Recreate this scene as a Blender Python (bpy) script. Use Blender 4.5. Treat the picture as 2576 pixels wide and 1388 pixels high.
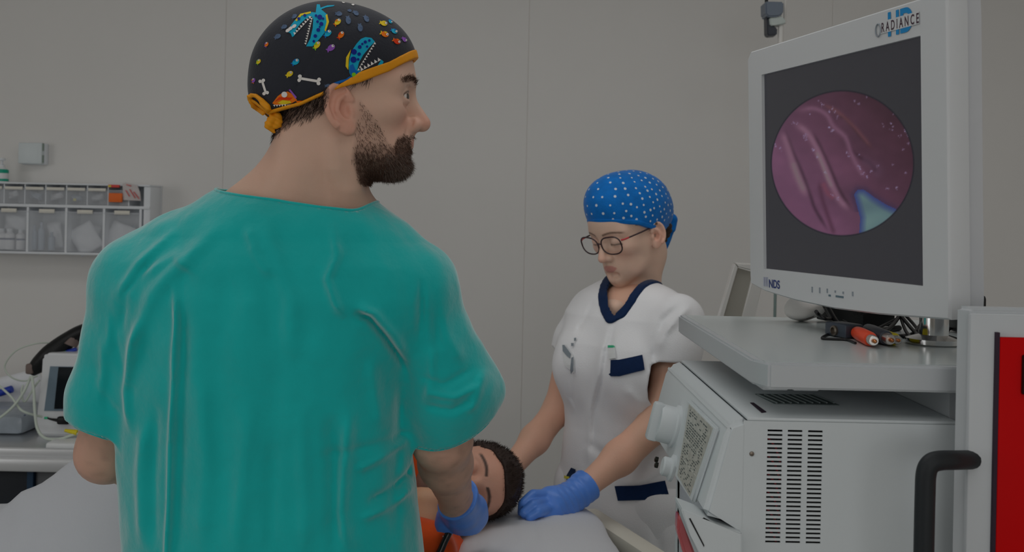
import bpy, bmesh, math, random
import numpy as np
from mathutils import Vector, Matrix
from mathutils.bvhtree import BVHTree
from mathutils.geometry import tessellate_polygon

for _o in list(bpy.data.objects):
    bpy.data.objects.remove(_o, do_unlink=True)
SC = bpy.context.scene
COL = SC.collection
random.seed(7)
RNG = np.random.default_rng(7)

# ------------------------------------------------------------------ camera
FPX, U0, V0 = 2580.0, 1288.0, 540.0      # focal length and principal point for the 2576 x 1388 frame
HC = 1.52                                # eye height of the photographer
ROLL = math.radians(1.2)
cam_d = bpy.data.cameras.new('camera')
cam_d.sensor_fit = 'HORIZONTAL'
cam_d.sensor_width = 36.0
cam_d.lens = 36.0 * FPX / 2576.0
cam_d.shift_y = -(694.0 - V0) / 2576.0
cam_d.clip_start = 0.05
cam_d.dof.use_dof = True
cam_d.dof.focus_distance = 1.5
cam_d.dof.aperture_fstop = 9.0
cam = bpy.data.objects.new('camera', cam_d)
COL.objects.link(cam)
cam.matrix_world = (Matrix.Translation((0, 0, HC)) @ Matrix.Rotation(-ROLL, 4, 'Y')
                    @ Matrix.Rotation(math.pi / 2, 4, 'X'))
SC.camera = cam

# ------------------------------------------------------------------ view, world, room light
SC.view_settings.view_transform = 'Standard'
SC.view_settings.look = 'None'
SC.view_settings.gamma = 1.0
SC.view_settings.use_curve_mapping = False
SC.view_settings.exposure = -2.75
world = bpy.data.worlds.new('room_world')
SC.world = world
world.use_nodes = True
world.node_tree.nodes['Background'].inputs[0].default_value = (1.0, 0.98, 0.95, 1)
world.node_tree.nodes['Background'].inputs[1].default_value = 0.35


def area_light(name, loc, target, sx, sy, power, color=(1, 1, 1)):
    d = bpy.data.lights.new(name, 'AREA')
    d.shape = 'RECTANGLE'
    d.size, d.size_y, d.energy, d.color = sx, sy, power, color
    o = bpy.data.objects.new(name, d)
    COL.objects.link(o)
    o.location = loc
    o.rotation_euler = (Vector(target) - Vector(loc)).to_track_quat('-Z', 'Y').to_euler()
    return o


# daylight through the window in the left wall, and the ceiling panels
area_light('window_daylight', (-3.7, -0.2, 1.75), (0.0, 1.9, 1.2), 2.4, 1.6, 92, (1.0, 1.0, 1.0))
area_light('ceiling_panel_light', (-0.3, -0.2, 2.66), (-0.3, -0.2, 0), 1.8, 0.9, 26, (1, 1.0, 0.995))
area_light('ceiling_panel_light', (0.1, 1.7, 2.66), (0.1, 1.7, 0), 2.6, 0.6, 36, (1, 1.0, 0.995))
area_light('rear_window_daylight', (0.5, -3.7, 1.7), (0.3, 2, 1.3), 2.6, 1.6, 122, (1, 1, 1))


# ------------------------------------------------------------------ helpers: pixels, materials, objects
CR, SR = math.cos(ROLL), math.sin(ROLL)


def at(u, v, Y):
    """point of the place seen at photo pixel (u, v) at distance Y from the photographer"""
    du, dv = u - U0, v - V0
    a = du * CR + dv * SR
    b = -du * SR + dv * CR
    return np.array([a * Y / FPX, Y, HC - b * Y / FPX])


def A3(*pts):
    return [at(*p) for p in pts]


def lin(c):
    return tuple((x / 12.92 if x <= 0.04045 else ((x + 0.055) / 1.055) ** 2.4) for x in c)


def rgb(r, g, b):
    """colour from 0-255 sRGB"""
    return lin((r / 255.0, g / 255.0, b / 255.0))


MATS = {}


def mat(name, color=(0.8, 0.8, 0.8), rough=0.5, spec=0.5, metal=0.0, noise=0.0, nscale=30.0, bump=0.0, bscale=200.0,
        sheen=0.0, attr=None, emit=0.0, alpha=1.0, sss=0.0, coat=0.0, trans=0.0, stretch=None, sheen_rough=0.4):
    if name in MATS:
        return MATS[name]
    m = bpy.data.materials.new(name)
    m.use_nodes = True
    nt = m.node_tree
    b = nt.nodes['Principled BSDF']
    b.inputs['Base Color'].default_value = (*color, 1)
    b.inputs['Roughness'].default_value = rough
    b.inputs['Specular IOR Level'].default_value = spec
    b.inputs['Metallic'].default_value = metal
    b.inputs['Sheen Weight'].default_value = sheen
    b.inputs['Sheen Roughness'].default_value = sheen_rough
    b.inputs['Coat Weight'].default_value = coat
    b.inputs['Transmission Weight'].default_value = trans
    if sss:
        b.inputs['Subsurface Weight'].default_value = sss
        b.inputs['Subsurface Radius'].default_value = (0.012, 0.005, 0.003)
        b.inputs['Subsurface Scale'].default_value = 0.6
    b.inputs['Alpha'].default_value = alpha
    src = None
    if attr:
        a = nt.nodes.new('ShaderNodeAttribute')
        a.attribute_name = attr
        src = a.outputs['Color']
        nt.links.new(src, b.inputs['Base Color'])
        if emit:
            nt.links.new(src, b.inputs['Emission Color'])
            b.inputs['Emission Strength'].default_value = emit
    elif emit:
        b.inputs['Emission Color'].default_value = (*color, 1)
        b.inputs['Emission Strength'].default_value = emit
    if noise or bump:
        tc = nt.nodes.new('ShaderNodeTexCoord')
        vec = tc.outputs['Object']
        if stretch:
            mp = nt.nodes.new('ShaderNodeMapping')
            mp.inputs['Scale'].default_value = stretch
            nt.links.new(vec, mp.inputs['Vector'])
            vec = mp.outputs['Vector']
    if noise:
        n = nt.nodes.new('ShaderNodeTexNoise')
        n.inputs['Scale'].default_value = nscale
        n.inputs['Detail'].default_value = 4
        nt.links.new(vec, n.inputs['Vector'])
        mr = nt.nodes.new('ShaderNodeMapRange')
        mr.inputs['From Min'].default_value = 0.25
        mr.inputs['From Max'].default_value = 0.75
        mr.inputs['To Min'].default_value = 1 - noise
        mr.inputs['To Max'].default_value = 1 + noise
        nt.links.new(n.outputs['Fac'], mr.inputs['Value'])
        mx = nt.nodes.new('ShaderNodeVectorMath')
        mx.operation = 'MULTIPLY'
        if src:
            nt.links.new(src, mx.inputs[0])
        else:
            mx.inputs[0].default_value = color
        nt.links.new(mr.outputs['Result'], mx.inputs[1])
        nt.links.new(mx.outputs['Vector'], b.inputs['Base Color'])
    if bump:
        n2 = nt.nodes.new('ShaderNodeTexNoise')
        n2.inputs['Scale'].default_value = bscale
        n2.inputs['Detail'].default_value = 3
        nt.links.new(vec, n2.inputs['Vector'])
        bp = nt.nodes.new('ShaderNodeBump')
        bp.inputs['Strength'].default_value = bump
        bp.inputs['Distance'].default_value = 0.002
        nt.links.new(n2.outputs['Fac'], bp.inputs['Height'])
        nt.links.new(bp.outputs['Normal'], b.inputs['Normal'])
    MATS[name] = m
    return m


def tag(o, label=None, cat=None, group=None, kind=None):
    if label:
        o['label'] = label
    if cat:
        o['category'] = cat
    if group:
        o['group'] = group
    if kind:
        o['kind'] = kind
    return o


def empty(name, loc, label=None, cat=None, group=None):
    o = bpy.data.objects.new(name, None)
    COL.objects.link(o)
    o.location = [float(c) for c in loc]
    o.empty_display_size = 0.05
    tag(o, label, cat, group)
    bpy.context.view_layer.update()
    return o


def world_of(o):
    if o.parent is None:
        return o.matrix_basis.copy()
    return world_of(o.parent) @ o.matrix_parent_inverse @ o.matrix_basis


def link(name, me, material=None, parent=None, smooth=False):
    o = bpy.data.objects.new(name, me)
    COL.objects.link(o)
    if material is not None:
        me.materials.append(material)
    if smooth:
        me.polygons.foreach_set('use_smooth', [True] * len(me.polygons))
    if parent is not None:
        o.parent = parent
        M = world_of(parent)      # meshes are built in world coordinates
        o.matrix_parent_inverse = M.inverted()
    return o


def origin_to(o, loc):
    """move the origin of a world-coordinate mesh object"""
    loc = Vector([float(c) for c in loc])
    o.data.transform(Matrix.Translation(-loc))
    o.location = loc
    return o


def mesh_pd(name, verts, faces, material=None, parent=None, smooth=False):
    me = bpy.data.meshes.new(name)
    me.from_pydata([tuple(map(float, v)) for v in verts], [], faces)
    me.update()
    return link(name, me, material, parent, smooth)


def bm_obj(name, bm, material=None, parent=None, smooth=False, sharp=None):
    me = bpy.data.meshes.new(name)
    bmesh.ops.recalc_face_normals(bm, faces=bm.faces)
    bm.to_mesh(me)
    bm.free()
    o = link(name, me, material, parent, smooth)
    if sharp:
        me.set_sharp_from_angle(angle=math.radians(sharp))
    return o


def add_box(bm, c, s, R=None, bevel=0.0, seg=2):
    """box with centre c and full size s, optional 3x3 rotation"""
    r = bmesh.ops.create_cube(bm, size=1.0)
    vs = r['verts']
    for v in vs:
        v.co = Vector((v.co.x * s[0], v.co.y * s[1], v.co.z * s[2]))
    if bevel > 0:
        es = list({e for v in vs for e in v.link_edges})
        rr = bmesh.ops.bevel(bm, geom=es, offset=bevel, segments=seg, affect='EDGES', profile=0.5, clamp_overlap=True)
        vs = list({v for f in rr['faces'] for v in f.verts} | {v for v in vs if v.is_valid})
    M = Matrix(R).to_3x3() if R is not None else Matrix.Identity(3)
    for v in vs:
        v.co = M @ v.co + Vector(c)
    return vs


def box(name, c, s, material, parent=None, bevel=0.0, R=None, seg=2):
    bm = bmesh.new()
    add_box(bm, c, s, R, bevel, seg)
    return bm_obj(name, bm, material, parent, smooth=bevel > 0, sharp=35 if bevel > 0 else None)


def boxb(name, lo, hi, material, parent=None, bevel=0.0):
    lo, hi = np.array(lo, float), np.array(hi, float)
    return box(name, (lo + hi) / 2, np.abs(hi - lo), material, parent, bevel)


def catmull(pts, n):
    P = np.array(pts, float)
    if len(P) < 3:
        t = np.linspace(0, 1, n)[:, None]
        return P[0] * (1 - t) + P[-1] * t
    Q = np.vstack([2 * P[0] - P[1], P, 2 * P[-1] - P[-2]])
    out = []
    ts = np.linspace(0, len(P) - 1, n)
    for t in ts:
        i = min(int(t), len(P) - 2)
        f = t - i
        p0, p1, p2, p3 = Q[i], Q[i + 1], Q[i + 2], Q[i + 3]
        out.append(0.5 * ((2 * p1) + (-p0 + p2) * f + (2 * p0 - 5 * p1 + 4 * p2 - p3) * f * f + (-p0 + 3 * p1 - 3 * p2 + p3) * f ** 3))
    return np.array(out)


def add_tube(bm, pts, r, seg=10, cap=True, squash=None):
    P = np.array(pts, float)
    n = len(P)
    rr = np.full(n, r) if np.isscalar(r) else np.interp(np.linspace(0, 1, n), np.linspace(0, 1, len(r)), r)
    T = np.gradient(P, axis=0)
    T /= np.linalg.norm(T, axis=1)[:, None] + 1e-12
    ref = np.array([0, 0, 1.0]) if abs(T[0][2]) < 0.9 else np.array([1.0, 0, 0])
    N = np.cross(T[0], ref)
    N /= np.linalg.norm(N)
    rings = []
    for i in range(n):
        N = N - T[i] * np.dot(N, T[i])
        N /= np.linalg.norm(N) + 1e-12
        Bn = np.cross(T[i], N)
        ring = []
        for k in range(seg):
            a = 2 * math.pi * k / seg
            q = P[i] + rr[i] * (math.cos(a) * N + math.sin(a) * Bn * (squash or 1.0))
            ring.append(bm.verts.new(q))
        rings.append(ring)
    for i in range(n - 1):
        for k in range(seg):
            bm.faces.new((rings[i][k], rings[i][(k + 1) % seg], rings[i + 1][(k + 1) % seg], rings[i + 1][k]))
    if cap:
        bm.faces.new(rings[0][::-1])
        bm.faces.new(rings[-1])


def tube(name, pts, r, material, parent=None, seg=10, smoothpts=0, sharp=50):
    bm = bmesh.new()
    add_tube(bm, catmull(pts, smoothpts) if smoothpts else pts, r, seg)
    return bm_obj(name, bm, material, parent, smooth=True, sharp=sharp)


def add_lathe(bm, prof, c, axis=(0, 0, 1), seg=24):
    """prof: list of (radius, height) turned round axis through c"""
    ax = Vector(axis).normalized()
    q = ax.to_track_quat('Z', 'Y').to_matrix()
    c = Vector([float(x) for x in c])
    rings = []
    for (r, h) in prof:
        ring = []
        for k in range(seg):
            a = 2 * math.pi * k / seg
            ring.append(bm.verts.new(c + q @ Vector((r * math.cos(a), r * math.sin(a), h))))
        rings.append(ring)
    for i in range(len(rings) - 1):
        for k in range(seg):
            bm.faces.new((rings[i][k], rings[i][(k + 1) % seg], rings[i + 1][(k + 1) % seg], rings[i + 1][k]))
    bm.faces.new(rings[0][::-1])
    bm.faces.new(rings[-1])


def lathe(name, prof, c, material, parent=None, axis=(0, 0, 1), seg=24):
    bm = bmesh.new()
    add_lathe(bm, prof, c, axis, seg)
    return bm_obj(name, bm, material, parent, smooth=True, sharp=40)


def text_mesh(name, s, o, ex, ez, size, material, parent, lift=0.0006, center=False, width=None, bold=0.0):
    """flat lettering: origin o, reading direction ex, up direction ez"""
    cu = bpy.data.curves.new(name, 'FONT')
    cu.body = s
    cu.size = size
    cu.offset = bold
    if center:
        cu.align_x = 'CENTER'
    t = bpy.data.objects.new(name, cu)
    COL.objects.link(t)
    dg = bpy.context.evaluated_depsgraph_get()
    me = bpy.data.meshes.new_from_object(t.evaluated_get(dg))
    bpy.data.objects.remove(t)
    bpy.data.curves.remove(cu)
    ex, ez = np.array(ex, float), np.array(ez, float)
    nn = np.cross(ex, ez)
    co = np.zeros(len(me.vertices) * 3)
    me.vertices.foreach_get('co', co)
    co = co.reshape(-1, 3)
    if width:
        co[:, 0] *= width / (co[:, 0].max() - co[:, 0].min())
    W = np.array(o) + co[:, :1] * ex + co[:, 1:2] * ez + nn * lift
    me.vertices.foreach_set('co', W.ravel())
    me.update()
    return link(name, me, material, parent)


# ------------------------------------------------------------------ implicit surfaces (bodies, cloth)
def _n(v):
    v = np.array(v, float)
    return v / np.linalg.norm(v)


def smin(a, b, k):
    h = np.maximum(k - np.abs(a - b), 0.0) / k
    return np.minimum(a, b) - h * h * k * 0.25


def smax(a, b, k):
    return -smin(-a, -b, k)


def ell(P, c, r, R=None):
    q = P - np.asarray(c, np.float32)
    if R is not None:
        q = q @ np.asarray(R, np.float32)
    r = np.asarray(r, np.float32)
    q = q / r
    k0 = np.sqrt((q * q).sum(1)) + 1e-9
    q2 = q / r
    k1 = np.sqrt((q2 * q2).sum(1)) + 1e-9
    return k0 * (k0 - 1.0) / k1


def sph(P, c, r):
    q = P - np.asarray(c, np.float32)
    return np.sqrt((q * q).sum(1)) - r


def rc(P, a, b, ra, rb):
    a = np.asarray(a, np.float32)
    b = np.asarray(b, np.float32)
    ab = b - a
    q = P - a
    t = np.clip((q @ ab) / max(float(ab @ ab), 1e-12), 0, 1)
    q = q - t[:, None] * ab
    return np.sqrt((q * q).sum(1)) - (ra + (rb - ra) * t)


def chain(P, pts, rad, k=0.0):
    d = None
    for i in range(len(pts) - 1):
        e = rc(P, pts[i], pts[i + 1], rad[i], rad[i + 1])
        d = e if d is None else (smin(d, e, k) if k else np.minimum(d, e))
    return d


def dist_poly(P2, pts):
    """distance of 2-D points to a polyline, and the parameter along it"""
    best = np.full(len(P2), 1e9, np.float32)
    par = np.zeros(len(P2), np.float32)
    n = len(pts) - 1
    for i in range(n):
        a = np.asarray(pts[i], np.float32)
        b = np.asarray(pts[i + 1], np.float32)
        ab = b - a
        q = P2 - a
        t = np.clip((q @ ab) / max(float(ab @ ab), 1e-12), 0, 1)
        e = q - t[:, None] * ab
        d = np.sqrt((e * e).sum(1))
        m = d < best
        best[m] = d[m]
        par[m] = (i + t[m]) / n
    return best, par


class Waves:
    """cheap smooth pseudo-noise: a sum of random plane waves"""

    def __init__(self, seed, n=10, lo=8.0, hi=30.0, squash=(1, 1, 1)):
        r = np.random.default_rng(seed)
        d = r.normal(size=(n, 3))
        d /= np.linalg.norm(d, axis=1)[:, None]
        self.k = (d * np.exp(r.uniform(math.log(lo), math.log(hi), n))[:, None] * np.array(squash)).astype(np.float32)
        self.p = r.uniform(0, 6.28, n).astype(np.float32)

    def __call__(self, P):
        out = np.zeros(len(P), np.float32)
        for k, p in zip(self.k, self.p):
            out += np.sin(P @ k + p)
        return out / math.sqrt(len(self.p))


def surface(func, lo, hi, h, B=8, slack=1.5):
    """sparse surface nets: vertices and quads of func == 0"""
    lo = np.array(lo, float)
    hi = np.array(hi, float)

    def ev(P):
        out = np.empty(len(P), np.float32)
        for i in range(0, len(P), 400000):
            out[i:i + 400000] = func(P[i:i + 400000])
        return out
    nb = np.ceil((hi - lo) / (h * B)).astype(int)
    g = np.stack(np.meshgrid(*[np.arange(n) for n in nb], indexing='ij'), -1).reshape(-1, 3)
    cen = (lo + (g + 0.5) * h * B).astype(np.float32)
    d = ev(cen)
    g = g[np.abs(d) < h * B * 0.87 * slack]
    loc = np.stack(np.meshgrid(*[np.arange(B + 1)] * 3, indexing='ij'), -1)
    V = np.empty((len(g), B + 1, B + 1, B + 1), np.float32)
    for i in range(0, len(g), 400):
        gi = g[i:i + 400]
        P = (lo + (gi[:, None, None, None, :] * B + loc) * h).astype(np.float32)
        V[i:i + 400] = ev(P.reshape(-1, 3)).reshape(len(gi), B + 1, B + 1, B + 1)
    S = V < 0
    N = nb * B + 2
    offs = [(a, b, c) for a in (0, 1) for b in (0, 1) for c in (0, 1)]

    def sub(X, o):
        return X[:, o[0]:o[0] + B, o[1]:o[1] + B, o[2]:o[2] + B]
    cnt = sum(sub(S, o).astype(np.int8) for o in offs)
    act = (cnt > 0) & (cnt < 8)
    bi, ci, cj, ck = np.nonzero(act)
    corner = np.stack([V[bi, ci + o[0], cj + o[1], ck + o[2]] for o in offs], 1)
    acc = np.zeros((len(bi), 3))
    num = np.zeros(len(bi))
    for i, a in enumerate(offs):
        for j, b in enumerate(offs):
            if j > i and sum(abs(a[q] - b[q]) for q in range(3)) == 1:
                va, vb = corner[:, i], corner[:, j]
                m = (va < 0) != (vb < 0)
                t = np.where(m, va / np.where(m, va - vb, 1), 0)
                pa, pb = np.array(a, float), np.array(b, float)
                acc += np.where(m[:, None], pa + t[:, None] * (pb - pa), 0)
                num += m
    gc = g[bi] * B + np.stack([ci, cj, ck], 1)
    verts = lo + (gc + acc / num[:, None]) * h
    ids = (gc[:, 0] * N[1] + gc[:, 1]) * N[2] + gc[:, 2]
    order = np.argsort(ids)
    sid = ids[order]
    faces = []
    for ax in range(3):
        o1 = [0, 0, 0]
        o1[ax] = 1
        s0 = S[:, :B, :B, :B]
        s1 = sub(S, o1)
        eb, ei, ej, ek = np.nonzero(s0 != s1)
        flip = s0[eb, ei, ej, ek]
        gp = g[eb] * B + np.stack([ei, ej, ek], 1)
        u, w = (ax + 1) % 3, (ax + 2) % 3
        quad = []
        ok = np.ones(len(gp), bool)
        for (du, dw) in ((-1, -1), (0, -1), (0, 0), (-1, 0)):
            c = gp.copy()
            c[:, u] += du
            c[:, w] += dw
            cid = (c[:, 0] * N[1] + c[:, 1]) * N[2] + c[:, 2]
            k = np.clip(np.searchsorted(sid, cid), 0, len(sid) - 1)
            ok &= sid[k] == cid
            quad.append(order[k])
        q = np.stack(quad, 1)
        q[~flip] = q[~flip][:, ::-1]
        faces.append(q[ok])
    return verts, np.vstack(faces)


def fast_mesh(name, verts, quads, colors=None):
    me = bpy.data.meshes.new(name)
    me.vertices.add(len(verts))
    me.vertices.foreach_set('co', np.asarray(verts, np.float32).ravel())
    quads = np.asarray(quads)
    nf, k = quads.shape
    me.loops.add(nf * k)
    me.loops.foreach_set('vertex_index', quads.ravel().astype(np.int32))
    me.polygons.add(nf)
    me.polygons.foreach_set('loop_start', np.arange(0, nf * k, k, dtype=np.int32))
    me.update(calc_edges=True)
    if colors is not None:
        ca = me.color_attributes.new('Col', 'FLOAT_COLOR', 'POINT')
        c4 = np.ones((len(verts), 4), np.float32)
        c4[:, :3] = colors
        ca.data.foreach_set('color', c4.ravel())
    return me


def join_vf(parts):
    vs, fs, n = [], [], 0
    for v, f in parts:
        vs.append(v)
        fs.append(f + n)
        n += len(v)
    return np.vstack(vs), np.vstack(fs)


def cull(verts, quads, keep):
    """drop the vertices where keep is False and every face that uses them"""
    k = keep[quads].all(1)
    q = quads[k]
    used = np.zeros(len(verts), bool)
    used[q.ravel()] = True
    remap = np.cumsum(used) - 1
    return verts[used], remap[q]


def smooth_rim(v, q, it=12):
    """even out the cut edge of an open surface"""
    e = np.vstack([q[:, [i, (i + 1) % 4]] for i in range(4)])
    key = np.sort(e, 1)
    k = key[:, 0].astype(np.int64) * len(v) + key[:, 1]
    u, c = np.unique(k, return_counts=True)
    b = u[c == 1]
    a, d = b // len(v), b % len(v)
    v = v.copy()
    for _ in range(it):
        acc = np.zeros_like(v)
        n = np.zeros(len(v))
        np.add.at(acc, a, v[d])
        np.add.at(acc, d, v[a])
        np.add.at(n, a, 1)
        np.add.at(n, d, 1)
        m = n > 0
        v[m] = 0.5 * v[m] + 0.5 * acc[m] / n[m][:, None]
    return v


def sdf_obj(name, func, lo, hi, h, material, parent=None, colors=None, keep=None, solid=0.0, slack=1.5):
    v, q = surface(func, lo, hi, h, slack=slack)
    if keep is not None:
        v, q = cull(v, q, keep(v))
        v = smooth_rim(v, q)
    me = fast_mesh(name, v, q, colors(v) if colors else None)
    o = link(name, me, material, parent, smooth=True)
    if solid:
        md = o.modifiers.new('thickness', 'SOLIDIFY')
        md.thickness = solid
        md.offset = -1
    return o


def bvh_of(*objs):
    vs, fs, n = [], [], 0
    for o in objs:
        M = o.matrix_world if o.parent is None else Matrix.Identity(4)
        vs += [M @ v.co for v in o.data.vertices]
        fs += [tuple(i + n for i in p.vertices) for p in o.data.polygons]
        n = len(vs)
    return BVHTree.FromPolygons(vs, fs)


def strands(name, roots, dirs, length, r, material, parent, bend=None, seed=1, jitter=0.35, nseg=3):
    """many thin tapering hairs as one mesh"""
    rg = np.random.default_rng(seed)
    roots = np.asarray(roots, float)
    dirs = np.asarray(dirs, float) + rg.normal(size=roots.shape) * jitter
    dirs /= np.linalg.norm(dirs, axis=1)[:, None]
    n = len(roots)
    L = length * rg.uniform(0.6, 1.2, n)
    side = np.cross(dirs, rg.normal(size=(n, 3)))
    side /= np.linalg.norm(side, axis=1)[:, None]
    side2 = np.cross(dirs, side)
    rows = []
    for s in range(nseg):
        t = s / nseg
        c = roots + dirs * (L * t)[:, None]
        if bend is not None:
            c = c + np.asarray(bend) * (L * t * t)[:, None]
        w = r * (1 - 0.7 * t)
        for k in range(3):
            a = 2 * math.pi * k / 3
            rows.append(c + w * (math.cos(a) * side + math.sin(a) * side2))
    tip = roots + dirs * L[:, None]
    if bend is not None:
        tip = tip + np.asarray(bend) * L[:, None]
    rows.append(tip)
    V = np.stack(rows, 1)
    m = V.shape[1]
    f = []
    for s in range(nseg - 1):
        for k in range(3):
            f.append((3 * s + k, 3 * s + (k + 1) % 3, 3 * s + 3 + (k + 1) % 3, 3 * s + 3 + k))
    b = 3 * (nseg - 1)
    for k in range(3):
        f.append((b + k, b + (k + 1) % 3, m - 1, m - 1))
    base = (np.arange(n) * m)[:, None, None]
    F = (np.array(f)[None] + base).reshape(-1, 4)
    verts = V.reshape(-1, 3)
    me = bpy.data.meshes.new(name)
    tri = F[:, 2] == F[:, 3]
    me.from_pydata(verts.tolist(), [], F[~tri].tolist() + F[tri][:, :3].tolist())
    me.update()
    return link(name, me, material, parent)
# ------------------------------------------------------------------ the room
WALL_Y = 3.5
X0, X1, Y0, ZC = -3.9, 2.4, -3.9, 2.7
M_WALL = mat('wall_laminate', rgb(234, 232, 229), 0.55, 0.25, noise=0.012, nscale=3.0)
M_WALL2 = mat('wall_paint', rgb(240, 235, 228), 0.7, 0.2)
M_JOINT = mat('wall_joint', rgb(240, 234, 228), 0.8, 0.1)
M_FLOOR = mat('vinyl_floor', rgb(176, 178, 176), 0.35, 0.4, noise=0.06, nscale=60)
M_CEIL = mat('ceiling_paint', rgb(244, 243, 240), 0.9, 0.1)
M_FRAME = mat('window_frame_white', rgb(235, 235, 233), 0.4)
M_DAY = mat('window_pane_daylight', (1, 1, 1), 0.1, emit=1.2)
M_LED = mat('ceiling_diffuser', (1, 1, 1), 0.4, emit=2.0)

wb = boxb('wall_back', (X0, WALL_Y + 0.002, 0), (X1, WALL_Y + 0.11, ZC), M_JOINT)
tag(wb, 'beige back wall clad in wide smooth panels', 'wall', kind='structure')
seam0, pitch = at(568, 100, WALL_Y)[0], 1.034
k0 = math.floor((X0 - seam0) / pitch)
xs = [X0] + [seam0 + pitch * k for k in range(k0 + 1, 8) if X0 < seam0 + pitch * k < X1] + [X1]
for a, b in zip(xs[:-1], xs[1:]):
    boxb('panel', (a + 0.0008, WALL_Y, 0.1), (b - 0.0008, WALL_Y + 0.0019, ZC), M_WALL, wb)
sk = boxb('baseboard_back', (X0, WALL_Y - 0.012, 0), (X1, WALL_Y + 0.01, 0.1), mat('skirting_grey', rgb(150, 150, 148), 0.5))
tag(sk, 'grey baseboard along the back wall', 'baseboard', kind='structure')
fl = boxb('floor', (X0, Y0, -0.1), (X1, WALL_Y + 0.1, 0), M_FLOOR)
tag(fl, 'smooth grey vinyl floor', 'floor', kind='structure')
ce = boxb('ceiling', (X0, Y0, ZC), (X1, WALL_Y + 0.1, ZC + 0.1), M_CEIL)
tag(ce, 'white ceiling of the treatment room', 'ceiling', kind='structure')


def wall_with_hole(name, axis, pos, a0, a1, h0, h1, z0, z1, label):
    bm = bmesh.new()
    for (p, q, r, s) in ((a0, h0, 0, ZC), (h1, a1, 0, ZC), (h0, h1, 0, z0), (h0, h1, z1, ZC)):
        if axis == 'x':
            add_box(bm, (pos, (p + q) / 2, (r + s) / 2), (0.1, q - p, s - r))
        else:
            add_box(bm, ((p + q) / 2, pos, (r + s) / 2), (q - p, 0.1, s - r))
    o = bm_obj(name, bm, M_WALL2)
    tag(o, label, 'wall', kind='structure')


wall_with_hole('wall_left', 'x', X0 - 0.05, Y0, WALL_Y, -1.5, 1.1, 0.95, 2.55, 'plain left wall with a wide window')
wall_with_hole('wall_rear', 'y', Y0 - 0.05, X0, X1, -0.9, 1.9, 0.9, 2.5, 'plain wall behind the photographer with a window')
wr = boxb('wall_right', (X1, Y0, 0), (X1 + 0.1, WALL_Y, ZC), M_WALL2)
tag(wr, 'plain beige right wall', 'wall', kind='structure')
for n, (c, s, fr) in enumerate((((X0 - 0.06, -0.2, 1.75), (0.01, 2.6, 1.6), 'x'), ((0.5, Y0 - 0.06, 1.7), (2.8, 0.01, 1.6), 'y'))):
    w = box('window_%d' % (n + 1), c, s, M_DAY)
    tag(w, ('wide window in the left wall' if n == 0 else 'window in the wall behind the photographer'), 'window', kind='structure')
    bm = bmesh.new()
    L = s[1] if fr == 'x' else s[0]
    for t in (-0.5, 0.0, 0.5):
        if fr == 'x':
            add_box(bm, (c[0] + 0.03, c[1] + t * (L - 0.05), c[2]), (0.05, 0.05, s[2]))
        else:
            add_box(bm, (c[0] + t * (L - 0.05), c[1] + 0.03, c[2]), (0.05, 0.05, s[2]))
    for t in (-0.5, 0.5):
        if fr == 'x':
            add_box(bm, (c[0] + 0.03, c[1], c[2] + t * (s[2] - 0.05)), (0.05, L, 0.05))
        else:
            add_box(bm, (c[0], c[1] + 0.03, c[2] + t * (s[2] - 0.05)), (L, 0.05, 0.05))
    bm_obj('window_frame', bm, M_FRAME, w)
for (x, y, sx, sy, lb) in ((-0.3, -0.2, 1.85, 0.95, 'wide flush ceiling light above the photographer'),
                           (0.1, 1.7, 2.65, 0.65, 'long flush ceiling light above the stretcher')):
    t = empty('ceiling_light', (x, y, ZC - 0.03), lb, 'light')
    bm = bmesh.new()
    for q in (-1, 1):
        add_box(bm, (x + q * sx / 2, y, ZC - 0.015), (0.03, sy, 0.03))
        add_box(bm, (x, y + q * sy / 2, ZC - 0.015), (sx + 0.03, 0.03, 0.03))
    bm_obj('frame', bm, M_FRAME, t)
    box('diffuser', (x, y, ZC - 0.008), (sx - 0.03, sy - 0.03, 0.01), M_LED, t)
# ------------------------------------------------------------------ the human head as an implicit surface
class Frame:
    """local frame of a head or hand: columns forward / left / up"""

    def __init__(self, o, f, up, s=1.0):
        self.o = np.array(o, float)
        f = _n(f)
        l = _n(np.cross(up, f))
        u = np.cross(f, l)
        self.R = np.stack([f, l, u], 1)
        self.s = s

    def loc(self, P):
        return (((P - self.o.astype(P.dtype)) @ self.R.astype(P.dtype)) / self.s)

    def w(self, *p):
        return self.o + self.R @ (np.array(p, float) * self.s)

    def d(self, *p):
        return self.R @ np.array(p, float)


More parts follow.
